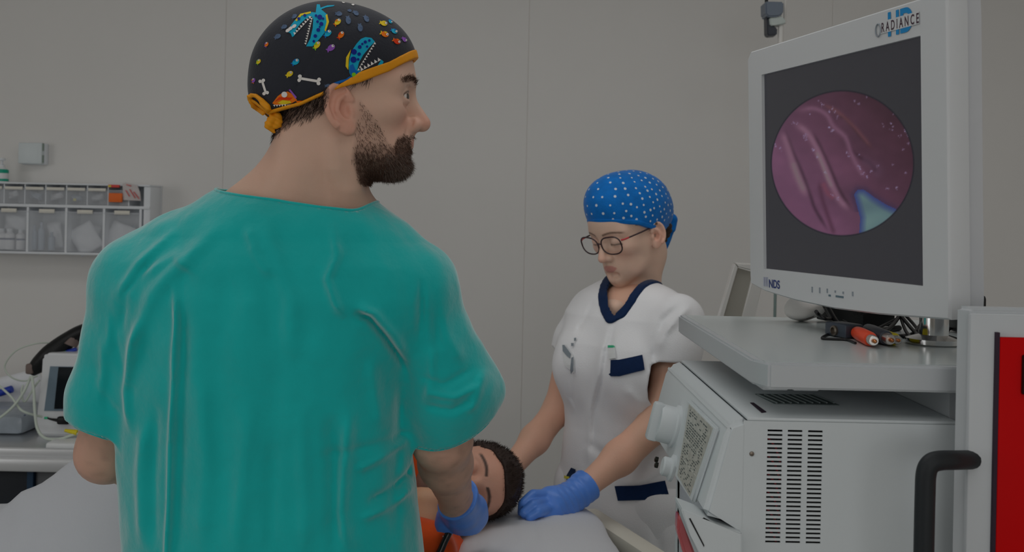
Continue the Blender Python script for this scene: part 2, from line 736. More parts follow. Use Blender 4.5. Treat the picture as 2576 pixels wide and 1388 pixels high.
def _face(Q, d, g, cz):
    """brows, eyes, nose and mouth blended on to the head"""
    # brow ridge, sockets, lids
    br = g('brow', 1.0)
    d = smin(d, rc(Q, (0.082, 0.010, 0.028), (0.068, 0.046, 0.028), 0.0125 * br, 0.011 * br), 0.018)
    d = smax(d, -ell(Q, (0.102, 0.031, 0.008), (0.020, 0.022, 0.0135)), 0.016)
    ec = np.array((0.0770, 0.0315, 0.009))
    lid = sph(Q, ec, 0.0148)
    op = g('eye_open', 0.0)
    v = Q - ec.astype(np.float32)
    ang = np.arctan2(v[:, 2], np.sqrt(v[:, 0] ** 2 + v[:, 1] ** 2))
    haz = np.arctan2(v[:, 1], v[:, 0])
    if op > 0:
        q = np.clip(1 - ((haz - 0.22) / 1.18) ** 2, 0, 1) ** 0.85
        wedge = np.maximum(ang - op * q, -(ang + op * 0.8 * q)) * 0.0135 + np.where(np.abs(haz - 0.22) > 1.18, 0.004, 0)
        d = smin(d, lid, 0.005)
        d = smax(d, -np.maximum(wedge, 0.0119 - np.sqrt((v * v).sum(1))), 0.0012)
        # crease of the upper lid
        d = d + 0.0012 * np.exp(-((ang - op - 0.30) / 0.10) ** 2) * (np.abs(haz) < 1.2) * (np.abs(lid) < 0.006)
    else:
        lid = lid + 0.0014 * np.exp(-((ang + g('lid_line', 0.42)) / 0.09) ** 2)
        d = smin(d, lid, 0.005)
    # nose
    nl = g('nose', 1.0)
    tip = (0.1085 * (1 + 0.06 * (nl - 1)), 0, -0.0260)
    d = smin(d, chain(Q, [(0.0850, 0, 0.020), (0.0945, 0, 0.002), tip], [0.0085 * nl, 0.0085 * nl, 0.0112 * nl]), 0.012)
    d = smin(d, sph(Q, (0.0955, 0.0118 * nl, -0.0295), 0.0094 * nl), 0.008)
    d = smin(d, rc(Q, (0.094, 0, -0.034), (0.086, 0, -0.048), 0.006, 0.007), 0.008)
    d = smax(d, -ell(Q, (0.0995, 0.0080, -0.0390), (0.0060, 0.0038, 0.0050)), 0.003)
    # fold from the nostril to the corner of the mouth
    ag = g('age', 0.0)
    if ag:
        d = smax(d, -chain(Q, [(0.0935, 0.0185, -0.024), (0.0885, 0.0265, -0.036), (0.0790, 0.0320, -0.052)], [0.0016 * ag, 0.0022 * ag, 0.0014 * ag]), 0.006)
        # crow's feet and the lower lid
        for zz in (0.013, 0.007, 0.001):
            d = smax(d, -rc(Q, (0.066, 0.0490, 0.008 + (zz - 0.007) * 0.4), (0.056, 0.0565, zz), 0.0010, 0.0004), 0.003)
        d = smax(d, -chain(Q, [(0.0905, 0.022, -0.0045), (0.0880, 0.036, -0.0075), (0.078, 0.047, -0.004)], [0.001, 0.0014, 0.0008]), 0.005)
    # mouth
    lp = g('lips', 1.0)
    mz = -0.0605 + cz * 0.35
    d = smin(d, chain(Q, [(0.068, 0.0235, mz - 0.001), (0.081, 0.012, mz + 0.0035), (0.0858, 0.0, mz + 0.0045)], [0.0045 * lp, 0.0062 * lp, 0.0066 * lp]), 0.006)
    d = smin(d, chain(Q, [(0.068, 0.0225, mz - 0.002), (0.080, 0.011, mz - 0.0065), (0.0835, 0.0, mz - 0.0072)], [0.0045 * lp, 0.0066 * lp, 0.0072 * lp]), 0.006)
    d = smax(d, -chain(Q, [(0.0735, 0.0255, mz - 0.0015), (0.0875, 0.012, mz - 0.001), (0.0925, 0.0, mz - 0.0012)], [0.0018, 0.0016, 0.0014]), 0.003)
    d = smax(d, -rc(Q, (0.094, 0, mz - 0.019), (0.087, 0.012, mz - 0.019), 0.006, 0.005), 0.014)
    return d


def _ear(Q, d, g):
    # ear
    es = g('ear', 1.0)
    E = Q - np.array((0.002, 0.0765, g('ear_z', -0.006)), np.float32)
    ca, sa = math.cos(0.16), math.sin(0.16)          # ear axis leans back
    co, so = math.cos(0.42), math.sin(0.42)          # ear stands off the skull
    ex = E[:, 0] * ca - E[:, 2] * (-sa)
    ez = E[:, 2] * ca - E[:, 0] * sa
    ey = E[:, 1] * co + ex * so
    ex = ex * co - E[:, 1] * so
    F = np.stack([ex, ey, ez], 1) / es
    # plate of the ear, extends backwards (-x)
    plate = ell(F, (-0.013, 0.002, 0.001), (0.0185, 0.0046, 0.030))
    plate = smin(plate, ell(F, (-0.004, 0.001, -0.024), (0.0095, 0.0045, 0.011)), 0.01)
    th = np.linspace(-0.35, 1.32 * math.pi, 16)
    hel = [(-0.0125 + 0.0185 * math.cos(a), 0.0046, 0.004 + 0.0285 * math.sin(a)) for a in th]
    hel = [(0.003, 0.0030, 0.010)] + hel[2:]
    plate = smin(plate, chain(F, hel, [0.0030] + [0.0040] * (len(hel) - 1)), 0.003)
    anti = [(-0.004, 0.004, 0.018), (-0.0135, 0.005, 0.012), (-0.0185, 0.005, -0.001), (-0.0135, 0.005, -0.012), (-0.006, 0.004, -0.0165)]
    plate = smax(plate, -ell(F, (-0.0060, 0.0080, -0.001), (0.0095, 0.0085, 0.0130)), 0.003)
    plate = smax(plate, -chain(F, [(-0.003, 0.0070, 0.0240), (-0.016, 0.0068, 0.0212), (-0.0245, 0.0068, 0.006), (-0.0230, 0.0066, -0.010)],
                               [0.0036, 0.0040, 0.0036, 0.0022]), 0.002)
    plate = smin(plate, chain(F, anti, [0.0028, 0.0034, 0.0036, 0.0034, 0.003]), 0.002)
    plate = smin(plate, ell(F, (0.0035, 0.0025, -0.003), (0.0045, 0.005, 0.0075)), 0.004)
    d = smin(d, plate * es, 0.006)
    return d


def head_local(L, p):
    """signed distance of a head, local metres: x forward, y left, z up, origin between the ear canals"""
    g = p.get
    cz = g('chin', 0.0)                      # chin raised by this much
    jw = g('jaw', 1.0)                       # jaw width
    Q = L.copy()
    Q[:, 1] = np.abs(Q[:, 1])                # symmetric parts
    x, y, z = Q[:, 0], Q[:, 1], Q[:, 2]
    d = ell(Q, (-0.006, 0, 0.044), (0.097, 0.076, 0.086))
    d = smin(d, ell(Q, (0.038, 0, 0.042), (0.058, 0.060, 0.060)), 0.03)
    d = smin(d, ell(Q, (0.034, 0, -0.022), (0.049, 0.057 * (0.5 + 0.5 * jw), 0.066)), 0.03)
    d = smin(d, ell(Q, (0.054, 0.040, -0.010), (0.026, 0.024, 0.020)), 0.02)
    # jaw line
    d = smin(d, chain(Q, [(0.008, 0.056 * jw, -0.018), (0.012, 0.050 * jw, -0.060 + cz * 0.5), (0.045, 0.034 * jw, -0.088 + cz), (0.070, 0.010, -0.099 + cz)],
                      [0.018, 0.018, 0.015, 0.014]), 0.03)
    d = smin(d, ell(Q, (0.0695, 0, -0.098 + cz), (0.019, 0.022 * jw, 0.017)), 0.016)
    d = smin(d, ell(Q, (0.040, 0, -0.070 + cz * 0.6), (0.045, 0.040 * jw, 0.034)), 0.03)
    d = smin(d, ell(Q, (0.060, 0, -0.058 + cz * 0.4), (0.030, 0.032, 0.030)), 0.02)
    d = smin(d, rc(Q, (0.0, 0, -0.02), (-0.035, 0, -0.06), 0.052, 0.052), 0.03)
    mf = (x > 0.030) & (x < 0.16) & (z < 0.075) & (z > -0.115) & (y < 0.075)
    if mf.any():
        d[mf] = _face(Q[mf], d[mf], g, cz)
    me_ = (y > 0.045) & (y < 0.13) & (np.abs(x) < 0.06) & (np.abs(z) < 0.075)
    if g('ears', True) and me_.any():
        d[me_] = _ear(Q[me_], d[me_], g)
    return d


def head_world(P, fr, p):
    return head_local(fr.loc(P), p) * fr.s


SKIN = np.array(rgb(232, 186, 160))


def skin_colors(base):
    """colour of a bare limb: mottled skin"""
    w = Waves(3, 10, 40, 160)

    def f(v):
        n = w(v.astype(np.float32))[:, None]
        c = np.array(base) * (1 + 0.035 * n)
        c[:, 1:] *= (1 - 0.02 * n)
        return np.clip(c, 0, 1)
    return f


def gauss(L, c, r):
    q = (L - np.array(c)) / np.array(r)
    return np.exp(-(q * q).sum(1))


def face_colors(v, fr, base, lips, flush=0.12, lash=True, lipc=None, cz=0.0):
    L = fr.loc(v)
    Q = L.copy()
    Q[:, 1] = np.abs(Q[:, 1])
    c = skin_colors(base)(v)

    def mix(m, col):
        nonlocal c
        c = c * (1 - m[:, None]) + np.array(col) * m[:, None]
    red = np.array(base) * np.array((1.02, 0.72, 0.68))
    mix(flush * 3 * np.clip(gauss(Q, (0.075, 0.036, -0.022), (0.03, 0.022, 0.022)), 0, 1), red)
    mix(flush * 4 * gauss(Q, (0.112, 0, -0.025), (0.016, 0.02, 0.014)), red)
    mix(flush * 3 * np.clip((Q[:, 1] - 0.074) / 0.01, 0, 1) * (np.abs(Q[:, 0] + 0.01) < 0.05), red)
    # ear hollow: natural redness plus shading painted into the colour
    mix(0.45 * np.exp(-((Q[:, 0] + 0.004) / 0.010) ** 2 - ((Q[:, 2] + 0.012) / 0.018) ** 2) * (Q[:, 1] > 0.070), np.array(base) * np.array((0.95, 0.60, 0.55)))
    # lips
    mz = -0.0605 + cz * 0.35
    yy = np.clip(Q[:, 1] / 0.0235, 0, 1)
    up = mz + 0.0095 * (1 - yy ** 2) - 0.0015 * np.exp(-(Q[:, 1] / 0.003) ** 2)
    dn = mz - 0.0125 * (1 - yy ** 2)
    ml = np.clip((up - Q[:, 2]) / 0.0022, 0, 1) * np.clip((Q[:, 2] - dn) / 0.0022, 0, 1) * (Q[:, 0] > 0.066) * (Q[:, 1] < 0.0235)
    mix(np.clip(ml * lips, 0, 1), lipc if lipc is not None else np.array(base) * np.array((0.92, 0.52, 0.52)))
    return np.clip(c, 0, 1)
# ------------------------------------------------------------------ shared people materials
M_SKIN = mat('skin', attr='Col', rough=0.5, spec=0.35, sss=0.12, bump=0.15, bscale=350)
M_TEAL = mat('teal_scrub_cotton', rgb(0, 188, 185), 0.52, 0.08, noise=0.05, nscale=18, bump=0.6, bscale=70, sheen=0.85, sheen_rough=0.5)
M_GLOVE = mat('blue_nitrile', rgb(92, 146, 238), 0.38, 0.5, noise=0.10, nscale=25, bump=0.25, bscale=120)
M_HAIR = mat('dark_brown_hair', rgb(52, 38, 32), 0.6, 0.3)
M_BEARD = mat('brown_beard_hair', rgb(88, 64, 52), 0.6, 0.3)
M_BEARDG = mat('greying_hair', rgb(120, 104, 96), 0.6, 0.3)
M_EYE = mat('eyeball', attr='Col', rough=0.12, spec=0.6)


def eyeball(parent, fr, side, gaze=(1, 0, 0), iris=rgb(70, 60, 50), c=(0.0770, 0.0315, 0.009), r=0.0122):
    cen = fr.w(c[0], c[1] * side, c[2])
    bm = bmesh.new()
    bmesh.ops.create_uvsphere(bm, u_segments=32, v_segments=24, radius=r * fr.s)
    me = bpy.data.meshes.new('eye')
    bm.to_mesh(me)
    bm.free()
    co = np.array([v.co for v in me.vertices])
    gd = fr.R @ _n(gaze)
    a = np.degrees(np.arccos(np.clip((co / (r * fr.s)) @ gd, -1, 1)))
    colr = np.where((a < 12)[:, None], (0.004, 0.004, 0.005), np.where((a < 34)[:, None], iris, rgb(225, 215, 208)))
    co = co + cen
    me.vertices.foreach_set('co', co.astype(np.float32).ravel())
    ca = me.color_attributes.new('Col', 'FLOAT_COLOR', 'POINT')
    c4 = np.ones((len(co), 4), np.float32)
    c4[:, :3] = colr
    ca.data.foreach_set('color', c4.ravel())
    return link('eye', me, M_EYE, parent, smooth=True)


def sample_faces(o, prob, n, seed=0):
    """random points on the faces of o, density given by prob(centres)"""
    me = o.data
    nf = len(me.polygons)
    cen = np.zeros(nf * 3)
    me.polygons.foreach_get('center', cen)
    nor = np.zeros(nf * 3)
    me.polygons.foreach_get('normal', nor)
    ar = np.zeros(nf)
    me.polygons.foreach_get('area', ar)
    off = np.array(o.location)
    cen = cen.reshape(-1, 3) + off
    nor = nor.reshape(-1, 3)
    pr = ar * prob(cen)
    pr = np.maximum(pr, 0)
    if pr.sum() <= 0:
        return np.zeros((0, 3)), np.zeros((0, 3))
    rg = np.random.default_rng(seed)
    i = rg.choice(nf, n, p=pr / pr.sum())
    return cen[i] + rg.normal(size=(n, 3)) * 0.0008, nor[i]


# ------------------------------------------------------------------ the doctor
_phi, _psi = math.radians(3.0), math.radians(10.0)
DH = Frame(at(868, 268, 1.46), (math.cos(_phi) * math.cos(_psi), math.cos(_phi) * math.sin(_psi), math.sin(_phi)),
           (-math.sin(_phi), 0, math.cos(_phi)))
DHP = dict(age=1.0, eye_open=0.52, brow=1.05, nose=1.08, ear=1.02, jaw=1.02, chin=0.016, ear_z=-0.012)
D_NECK = A3((815, 330, 1.465), (772, 460, 1.475), (742, 560, 1.49))


def doc_head(P):
    d = head_world(P, DH, DHP)
    d = smin(d, chain(P, D_NECK, [0.058, 0.061, 0.075]), 0.03)
    d = smin(d, rc(P, at(752, 470, 1.475), at(560, 590, 1.47), 0.045, 0.050), 0.05)
    d = smin(d, rc(P, at(790, 490, 1.475), at(930, 610, 1.47), 0.050, 0.052), 0.04)
    # neck muscle from behind the ear to the collar bone
    d = smin(d, chain(P, [at(842, 352, 1.402), at(846, 420, 1.410), at(864, 520, 1.435)], [0.011, 0.012, 0.011]), 0.012)
    d = smin(d, chain(P, [at(884, 400, 1.42), at(884, 470, 1.425), at(880, 540, 1.45)], [0.012, 0.013, 0.012]), 0.025)
    d = smin(d, chain(P, [at(740, 340, 1.425), at(735, 420, 1.425), at(700, 500, 1.43)], [0.014, 0.016, 0.018]), 0.03)
    return d


CHEEK = np.array([(0.0, 0.006), (0.02, 0.002), (0.03, -0.010), (0.046, -0.032), (0.058, -0.056), (0.064, -0.058), (0.070, -0.046), (0.080, -0.0425), (0.12, -0.0425)])


def beard_mask(L):
    x, y, z = L[:, 0], np.abs(L[:, 1]), L[:, 2]
    zb = np.interp(x, CHEEK[:, 0], CHEEK[:, 1])
    back = np.interp(z, [-0.11, -0.075, -0.03, 0.02], [0.012, 0.004, 0.012, 0.016])
    m = np.clip((zb - z) / 0.006, 0, 1) * np.clip((x - back) / 0.006, 0, 1) * (z > -0.112)
    dens = 0.30 + 0.70 * np.clip((-0.052 - z) / 0.03, 0, 1)
    dens = np.where(x > 0.066, 0.95, dens)
    mz = -0.0618 + 0.016 * 0.35
    lips = (np.abs(z - mz) < 0.0085) & (x > 0.071) & (y < 0.023)
    soul = (np.abs(z + 0.069) < 0.006) & (x > 0.063) & (y > 0.008) & (y < 0.02)
    m = m * dens * np.where(lips, 0, 1) * np.where(soul, 0.6, 1)
    return m


def nape_mask(L):
    x, y, z = L[:, 0], np.abs(L[:, 1]), L[:, 2]
    zl = np.interp(x, [-0.11, -0.098, -0.06, -0.03, -0.02], [-0.050, -0.042, -0.028, -0.018, 0.0])
    m = np.clip((z - zl) / 0.010, 0, 1) * (x < -0.022)
    sb = np.clip((z - 0.020) / 0.008, 0, 1) * np.clip((x - 0.008) / 0.004, 0, 1) * np.clip((0.048 - 0.5 * (0.05 - z) - x) / 0.006, 0, 1) * (y > 0.05)
    return np.clip(m + sb * 0.9, 0, 1)


def brow_mask(L, z0=0.030, th=0.0042):
    x, y, z = L[:, 0], np.abs(L[:, 1]), L[:, 2]
    zc = z0 + 0.0045 * np.sin(np.clip((y - 0.010) / 0.048, 0, 1) * math.pi * 1.05)
    return np.exp(-(((z - zc) / th) ** 4)) * (y > 0.011) * np.clip((0.060 - y) / 0.006, 0, 1) * (x > 0.042)


def doc_colors(v):
    c = face_colors(v, DH, rgb(224, 184, 162), 0.6, flush=0.20, cz=0.016)
    L = DH.loc(v)
    b = beard_mask(L)[:, None] * 0.62
    c = c * (1 - b) + np.array(rgb(70, 50, 42)) * b
    b = nape_mask(L)[:, None] * 0.6
    c = c * (1 - b) + np.array(rgb(76, 62, 56)) * b
    b = brow_mask(L)[:, None] * 0.5
    c = c * (1 - b) + np.array(rgb(70, 50, 42)) * b
    # dark lash line along the upper lid, pink rim below
    Q = L.copy()
    Q[:, 1] = np.abs(Q[:, 1])
    w = Q - np.array((0.0770, 0.0315, 0.009))
    rr = np.linalg.norm(w, axis=1)
    ang = np.arctan2(w[:, 2], np.sqrt(w[:, 0] ** 2 + w[:, 1] ** 2))
    haz = np.arctan2(w[:, 1], w[:, 0])
    q = np.clip(1 - ((haz - 0.22) / 1.18) ** 2, 0, 1) ** 0.85
    b = (np.exp(-((ang - 0.52 * q - 0.05) / 0.10) ** 2) * (rr < 0.0165) * (np.abs(haz - 0.22) < 1.15))[:, None] * 0.75
    c = c * (1 - b) + np.array(rgb(44, 30, 26)) * b
    return c


# arms
D_ARM_L = A3((350, 718, 1.47), (300, 950, 1.47), (266, 1140, 1.50), (340, 1150, 1.575), (480, 1125, 1.645))
D_ARM_R = A3((1050, 740, 1.47), (1085, 950, 1.48), (1112, 1105, 1.50), (1121, 1165, 1.565), (1149, 1262, 1.69), (1160, 1290, 1.73))


def doc_arms(P):
    d = chain(P, D_ARM_L, [0.050, 0.045, 0.0395, 0.041, 0.029], 0.02)
    d = smin(d, chain(P, D_ARM_R, [0.046, 0.043, 0.0415, 0.0385, 0.0258, 0.024], 0.02), 0.01)
    d = smin(d, rc(P, at(700, 620, 1.49), at(690, 1200, 1.50), 0.10, 0.10), 0.04)
    d = smin(d, rc(P, D_ARM_L[0], at(700, 700, 1.49), 0.05, 0.08), 0.04)
    d = smin(d, rc(P, D_ARM_R[0], at(700, 700, 1.49), 0.05, 0.08), 0.04)
    # legs
    for sx in (-1, 1):
        hip = np.array((-0.345 + sx * 0.085, 1.50, 0.98))
        d = smin(d, chain(P, [hip, (-0.345 + sx * 0.095, 1.50, 0.52), (-0.345 + sx * 0.10, 1.52, 0.10)], [0.075, 0.055, 0.038]), 0.06)
    return d


hv, hq = surface(doc_head, (-0.78, 1.29, 1.40), (-0.10, 1.66, 1.85), 0.0019)
hv, hq = cull(hv, hq, hv[:, 2] > 1.44)
hc = doc_colors(hv)
av, aq = surface(doc_arms, (-0.75, 1.30, 0.0), (0.05, 1.85, 1.55), 0.006)
ac = skin_colors(rgb(218, 172, 150))(av)
ac *= (1 - 0.10 * np.clip(Waves(5, 24, 120, 500)(av.astype(np.float32)), 0, 2))[:, None]
vv, qq = join_vf([(hv, hq), (av, aq)])
doctor = link('person', fast_mesh('person', vv, qq, np.vstack([hc, ac])), M_SKIN, smooth=True)
tag(doctor, 'bearded doctor in teal scrubs and patterned black cap seen from behind', 'person')
origin_to(doctor, (-0.345, 1.50, 0.0))

eyeball(doctor, DH, -1, (1, -0.30, 0.02))
eyeball(doctor, DH, 1, (1, -0.10, 0.0))

# beard, nape hair and eyebrows
r_, n_ = sample_faces(doctor, lambda c: beard_mask(DH.loc(c)) ** 1.4, 8000, 1)
dn = n_ * 0.75 + DH.d(0.15, 0, -1.0)
tag(strands('beard', r_, dn, 0.0065, 0.00030, M_BEARD, doctor, seed=2, jitter=0.35), 'short brown beard', kind='stuff')
r_, n_ = sample_faces(doctor, lambda c: beard_mask(DH.loc(c)) * (DH.loc(c)[:, 0] > 0.05) * (DH.loc(c)[:, 2] < -0.07), 1500, 9)
tag(strands('greying_beard', r_, n_ * 0.8 + DH.d(0.3, 0, -0.8), 0.009, 0.00030, M_BEARDG, doctor, seed=3, jitter=0.4), 'greying chin hair', kind='stuff')
r_, n_ = sample_faces(doctor, lambda c: nape_mask(DH.loc(c)) * (DH.loc(c)[:, 2] < 0.05), 5200, 4)
tag(strands('nape_hair', r_, n_ * 0.10 + DH.d(-0.45, 0, -0.9), 0.010, 0.00032, M_HAIR, doctor, seed=5, jitter=0.16), 'short dark hair under the cap', kind='stuff')
r_, n_ = sample_faces(doctor, lambda c: brow_mask(DH.loc(c)), 700, 6)
side = np.sign((r_ - DH.o) @ DH.R[:, 1])[:, None]
tag(strands('eyebrow', r_, n_ * 0.5 + side * DH.R[:, 1] * 0.8 + DH.d(-0.2, 0, 0.25), 0.0052, 0.00028, M_BEARD, doctor, seed=7, jitter=0.2), 'dark eyebrows', kind='stuff')

# ---- scrub shirt
ROWS = [(600, 430, 985, 0.085), (660, 350, 1040, 0.105), (740, 312, 1052, 0.120), (850, 298, 1042, 0.128), (950, 297, 1029, 0.130), (1050, 301, 1027, 0.130),
        (1150, 306, 1034, 0.131), (1250, 312, 1043, 0.134), (1388, 322, 1057, 0.140)]
_rz, _rc, _ra, _rb = [], [], [], []
for (v_, a_, b_, dd) in ROWS:
    pa, pb = at(a_, v_, 1.48), at(b_, v_, 1.48)
    _rz.append((pa[2] + pb[2]) / 2)
    _rc.append((pa[0] + pb[0]) / 2)
    _ra.append((pb[0] - pa[0]) / 2)
    _rb.append(dd)
_rz.append(0.74)
_rc.append(_rc[-1] - 0.004)
_ra.append(0.225)
_rb.append(0.150)
_rz, _rc, _ra, _rb = [np.array(q[::-1], np.float32) for q in (_rz, _rc, _ra, _rb)]


def loft(P, zs, xc, xa, yc, yb):
    z = P[:, 2]
    cx = np.interp(z, zs, xc).astype(np.float32)
    a = np.interp(z, zs, xa).astype(np.float32)
    b = np.interp(z, zs, yb).astype(np.float32)
    cy = yc if np.isscalar(yc) else np.interp(z, zs, yc).astype(np.float32)
    qx, qy = (P[:, 0] - cx) / a, (P[:, 1] - cy) / b
    k0 = np.sqrt(qx * qx + qy * qy) + 1e-6
    k1 = np.sqrt((qx / a) ** 2 + (qy / b) ** 2) + 1e-6
    return k0 * (k0 - 1) / k1


def XZ(*pp):
    return [at(u, v, 1.37)[[0, 2]] for (u, v) in pp]


# folds of the cloth on the back: polyline, half width, height (+ ridge, - valley)
FOLDS = [
    (XZ((446, 700), (457, 800), (449, 950), (438, 1120), (430, 1388), (426, 1500)), 0.0065, 0.0085),
    (XZ((470, 760), (474, 900), (462, 1100), (455, 1388)), 0.012, -0.0045),
    (XZ((560, 560), (470, 650), (385, 740), (335, 860), (312, 980)), 0.015, 0.0075),
    (XZ((520, 700), (440, 640), (345, 700), (285, 790)), 0.008, 0.004),
    (XZ((430, 575), (340, 660), (280, 760)), 0.009, 0.0050),
    (XZ((395, 640), (310, 740), (282, 850)), 0.008, -0.0045),
    (XZ((350, 800), (322, 900), (300, 990), (312, 1100)), 0.009, 0.0065),
    (XZ((620, 560), (650, 640), (690, 700)), 0.010, 0.0040),
    (XZ((655, 560), (700, 650), (740, 760), (745, 900)), 0.016, 0.0050),
    (XZ((830, 560), (850, 640), (828, 700), (850, 760), (868, 800)), 0.008, 0.0055),
    (XZ((720, 720), (730, 860), (735, 980), (720, 1200)), 0.018, 0.0030),
    (XZ((600, 640), (570, 800), (560, 1000), (565, 1388)), 0.030, -0.0045),
    (XZ((885, 785), (925, 800), (960, 850), (1000, 920), (1032, 990)), 0.0065, -0.0095),
    (XZ((895, 770), (945, 790), (990, 850), (1024, 930)), 0.008, 0.0060),
    (XZ((1056, 700), (1054, 800), (1052, 880), (1030, 960), (1024, 1010)), 0.0060, -0.0110),
    (XZ((1000, 980), (985, 1100), (980, 1250), (990, 1388)), 0.011, -0.0055),
    (XZ((1010, 1140), (950, 1165), (890, 1190)), 0.007, 0.0050),
    (XZ((1030, 1215), (985, 1250), (915, 1275)), 0.007, -0.0055),
    (XZ((1036, 1255), (980, 1290), (900, 1312)), 0.007, 0.0050),
    (XZ((1035, 1120), (960, 1130), (860, 1140), (800, 1145)), 0.008, -0.0030),
    (XZ((880, 1020), (870, 1150), (860, 1290), (880, 1388)), 0.010, 0.0060),
    (XZ((835, 1040), (838, 1180), (845, 1388)), 0.012, -0.0050),
    (XZ((640, 1000), (620, 1200), (610, 1388)), 0.014, 0.0035),
    (XZ((690, 1100), (690, 1388)), 0.012, -0.0030),
    (XZ((520, 900), (530, 1150), (520, 1388)), 0.016, 0.0040),
    (XZ((360, 1060), (345, 1200), (350, 1388)), 0.012, 0.0055),
    (XZ((395, 1000), (385, 1200), (390, 1388)), 0.010, -0.0045),
    (XZ((760, 1000), (770, 1200), (775, 1388)), 0.012, 0.0035),
    (XZ((930, 900), (940, 1000), (955, 1100)), 0.010, 0.0040),
]
SLF = [   # folds on the sleeves
    (XZ((1060, 1040), (1130, 1050), (1200, 1020)), 0.006, -0.0045),
    (XZ((1060, 1000), (1140, 1015), (1210, 985)), 0.006, 0.0045),
    (XZ((1050, 960), (1110, 985), (1190, 940)), 0.006, -0.0035),
    (XZ((1080, 880), (1080, 960), (1060, 1040)), 0.007, 0.0040),
    (XZ((1095, 760), (1120, 860), (1160, 930)), 0.009, 0.0040),
    (XZ((1075, 700), (1090, 800), (1095, 900)), 0.008, -0.0040),
    (XZ((1215, 950), (1200, 1010), (1170, 1060)), 0.008, 0.0050),
    (XZ((290, 700), (262, 800), (250, 900)), 0.007, 0.0045),
    (XZ((262, 760), (272, 860), (290, 960)), 0.006, -0.0045),
    (XZ((240, 850), (235, 940), (222, 1030)), 0.008, 0.0045),
    (XZ((215, 980), (250, 1040), (300, 1070)), 0.007, -0.0030),
]
SLV_L = (A3((352, 708, 1.465), (325, 860, 1.465), (286, 1000, 1.47), (280, 1110, 1.475)), [0.057, 0.053, 0.053, 0.055])
SLV_R = (A3((1042, 730, 1.465), (1092, 870, 1.475), (1134, 985, 1.49), (1122, 1120, 1.51)), [0.057, 0.051, 0.061, 0.055])


def plane3(a, b, c):
    a, b, c = (np.array(q, float) for q in (a, b, c))
    n = _n(np.cross(b - a, c - a))
    if n[2] < 0:
        n = -n
    return n, float(n @ a)


HEM_L = plane3(at(187, 1034, 1.475), at(248, 1086, 1.42), at(322, 1098, 1.45))
HEM_R = plane3(at(1030, 1080, 1.50), at(1130, 1112, 1.452), at(1243, 996, 1.505))
WR1 = Waves(11, 14, 25, 70, (1.0, 1.0, 0.45))
WR2 = Waves(12, 16, 80, 200, (1.0, 1.0, 0.6))


def doc_torso(P):
    d = loft(P, _rz, _rc, _ra, 1.48, _rb)
    return smax(d, P[:, 2] - at(700, 585, 1.46)[2], 0.05)


def doc_sleeves(P):
    d = chain(P, *SLV_L, 0.03)
    d = np.minimum(d, chain(P, *SLV_R, 0.03))
    return np.minimum(d, rc(P, at(1150, 920, 1.49), at(1222, 984, 1.50), 0.036, 0.017))


def folds(P, lst, w=1.0, fs=1.0, fh=1.0):
    P2 = P[:, [0, 2]]
    out = np.zeros(len(P), np.float32)
    for (pl, s, h) in lst:
        pl = np.array(pl)
        lo, hi = pl.min(0) - 3 * s, pl.max(0) + 3 * s
        m = ((P2 > lo) & (P2 < hi)).all(1)
        if not m.any():
            continue
        d, t = dist_poly(P2[m], pl)
        s = s * fs
        out[m] += fh * h * np.exp(-(d / s) ** 2) * np.clip(np.minimum(t, 1 - t) / 0.18, 0, 1)
    return out * w


def doc_shirt(P):
    t = doc_torso(P)
    sh = rc(P, at(650, 582, 1.47), at(350, 708, 1.465), 0.060, 0.058)
    sh = np.minimum(sh, rc(P, at(820, 592, 1.47), at(1042, 728, 1.465), 0.060, 0.058))
    sh = smin(sh, rc(P, at(655, 572, 1.465), at(820, 586, 1.465), 0.070, 0.068), 0.04)
    d = smin(t, sh, 0.075)
    # shoulder blades and the hollow between
    for (u, v, k) in ((520, 760, 0.012), (890, 770, 0.012)):
        c = at(u, v, 1.36)
        q = (P - c.astype(np.float32)) / np.array((0.075, 0.1, 0.095), np.float32)
        d = d - k * np.exp(-(q * q).sum(1))
    q = (P[:, 0] - at(705, 800, 1.36)[0]) / 0.03
    d = d + 0.006 * np.exp(-q * q) * np.clip((1.50 - P[:, 2]) / 0.1, 0, 1) * (P[:, 1] < 1.48)
    s = doc_sleeves(P)
    near = np.abs(np.minimum(d, s)) < 0.03
    back = near & (P[:, 1] < 1.47)
    f = np.zeros(len(P), np.float32)
    if back.any():
        f[back] = folds(P[back], FOLDS, 1.0, 0.78, 1.35)
    d = d - f
    f[:] = 0
    if near.any():
        f[near] = folds(P[near], SLF, 1.0, 0.85, 1.3)
    s = s - f
    s = smin(s, rc(P, at(1150, 920, 1.49), at(1222, 984, 1.50), 0.036, 0.017), 0.03)
    # the sleeves end at their hems
    cut = np.where(P[:, 0] < -0.35, HEM_L[1] - P @ HEM_L[0].astype(np.float32), HEM_R[1] - P @ HEM_R[0].astype(np.float32))
    s = np.maximum(s, cut)
    d = smin(d, s, 0.018)
    if near.any():
        f = np.zeros(len(P), np.float32)
        f[near] = 0.0014 * WR1(P[near]) + 0.0008 * WR2(P[near])
        d = d - f
    return d - 0.004


NECK_C = at(733, 500, 1.475)
COLLAR = plane3(at(575, 477, 1.465), at(733, 507, 1.40), at(888, 521, 1.455))


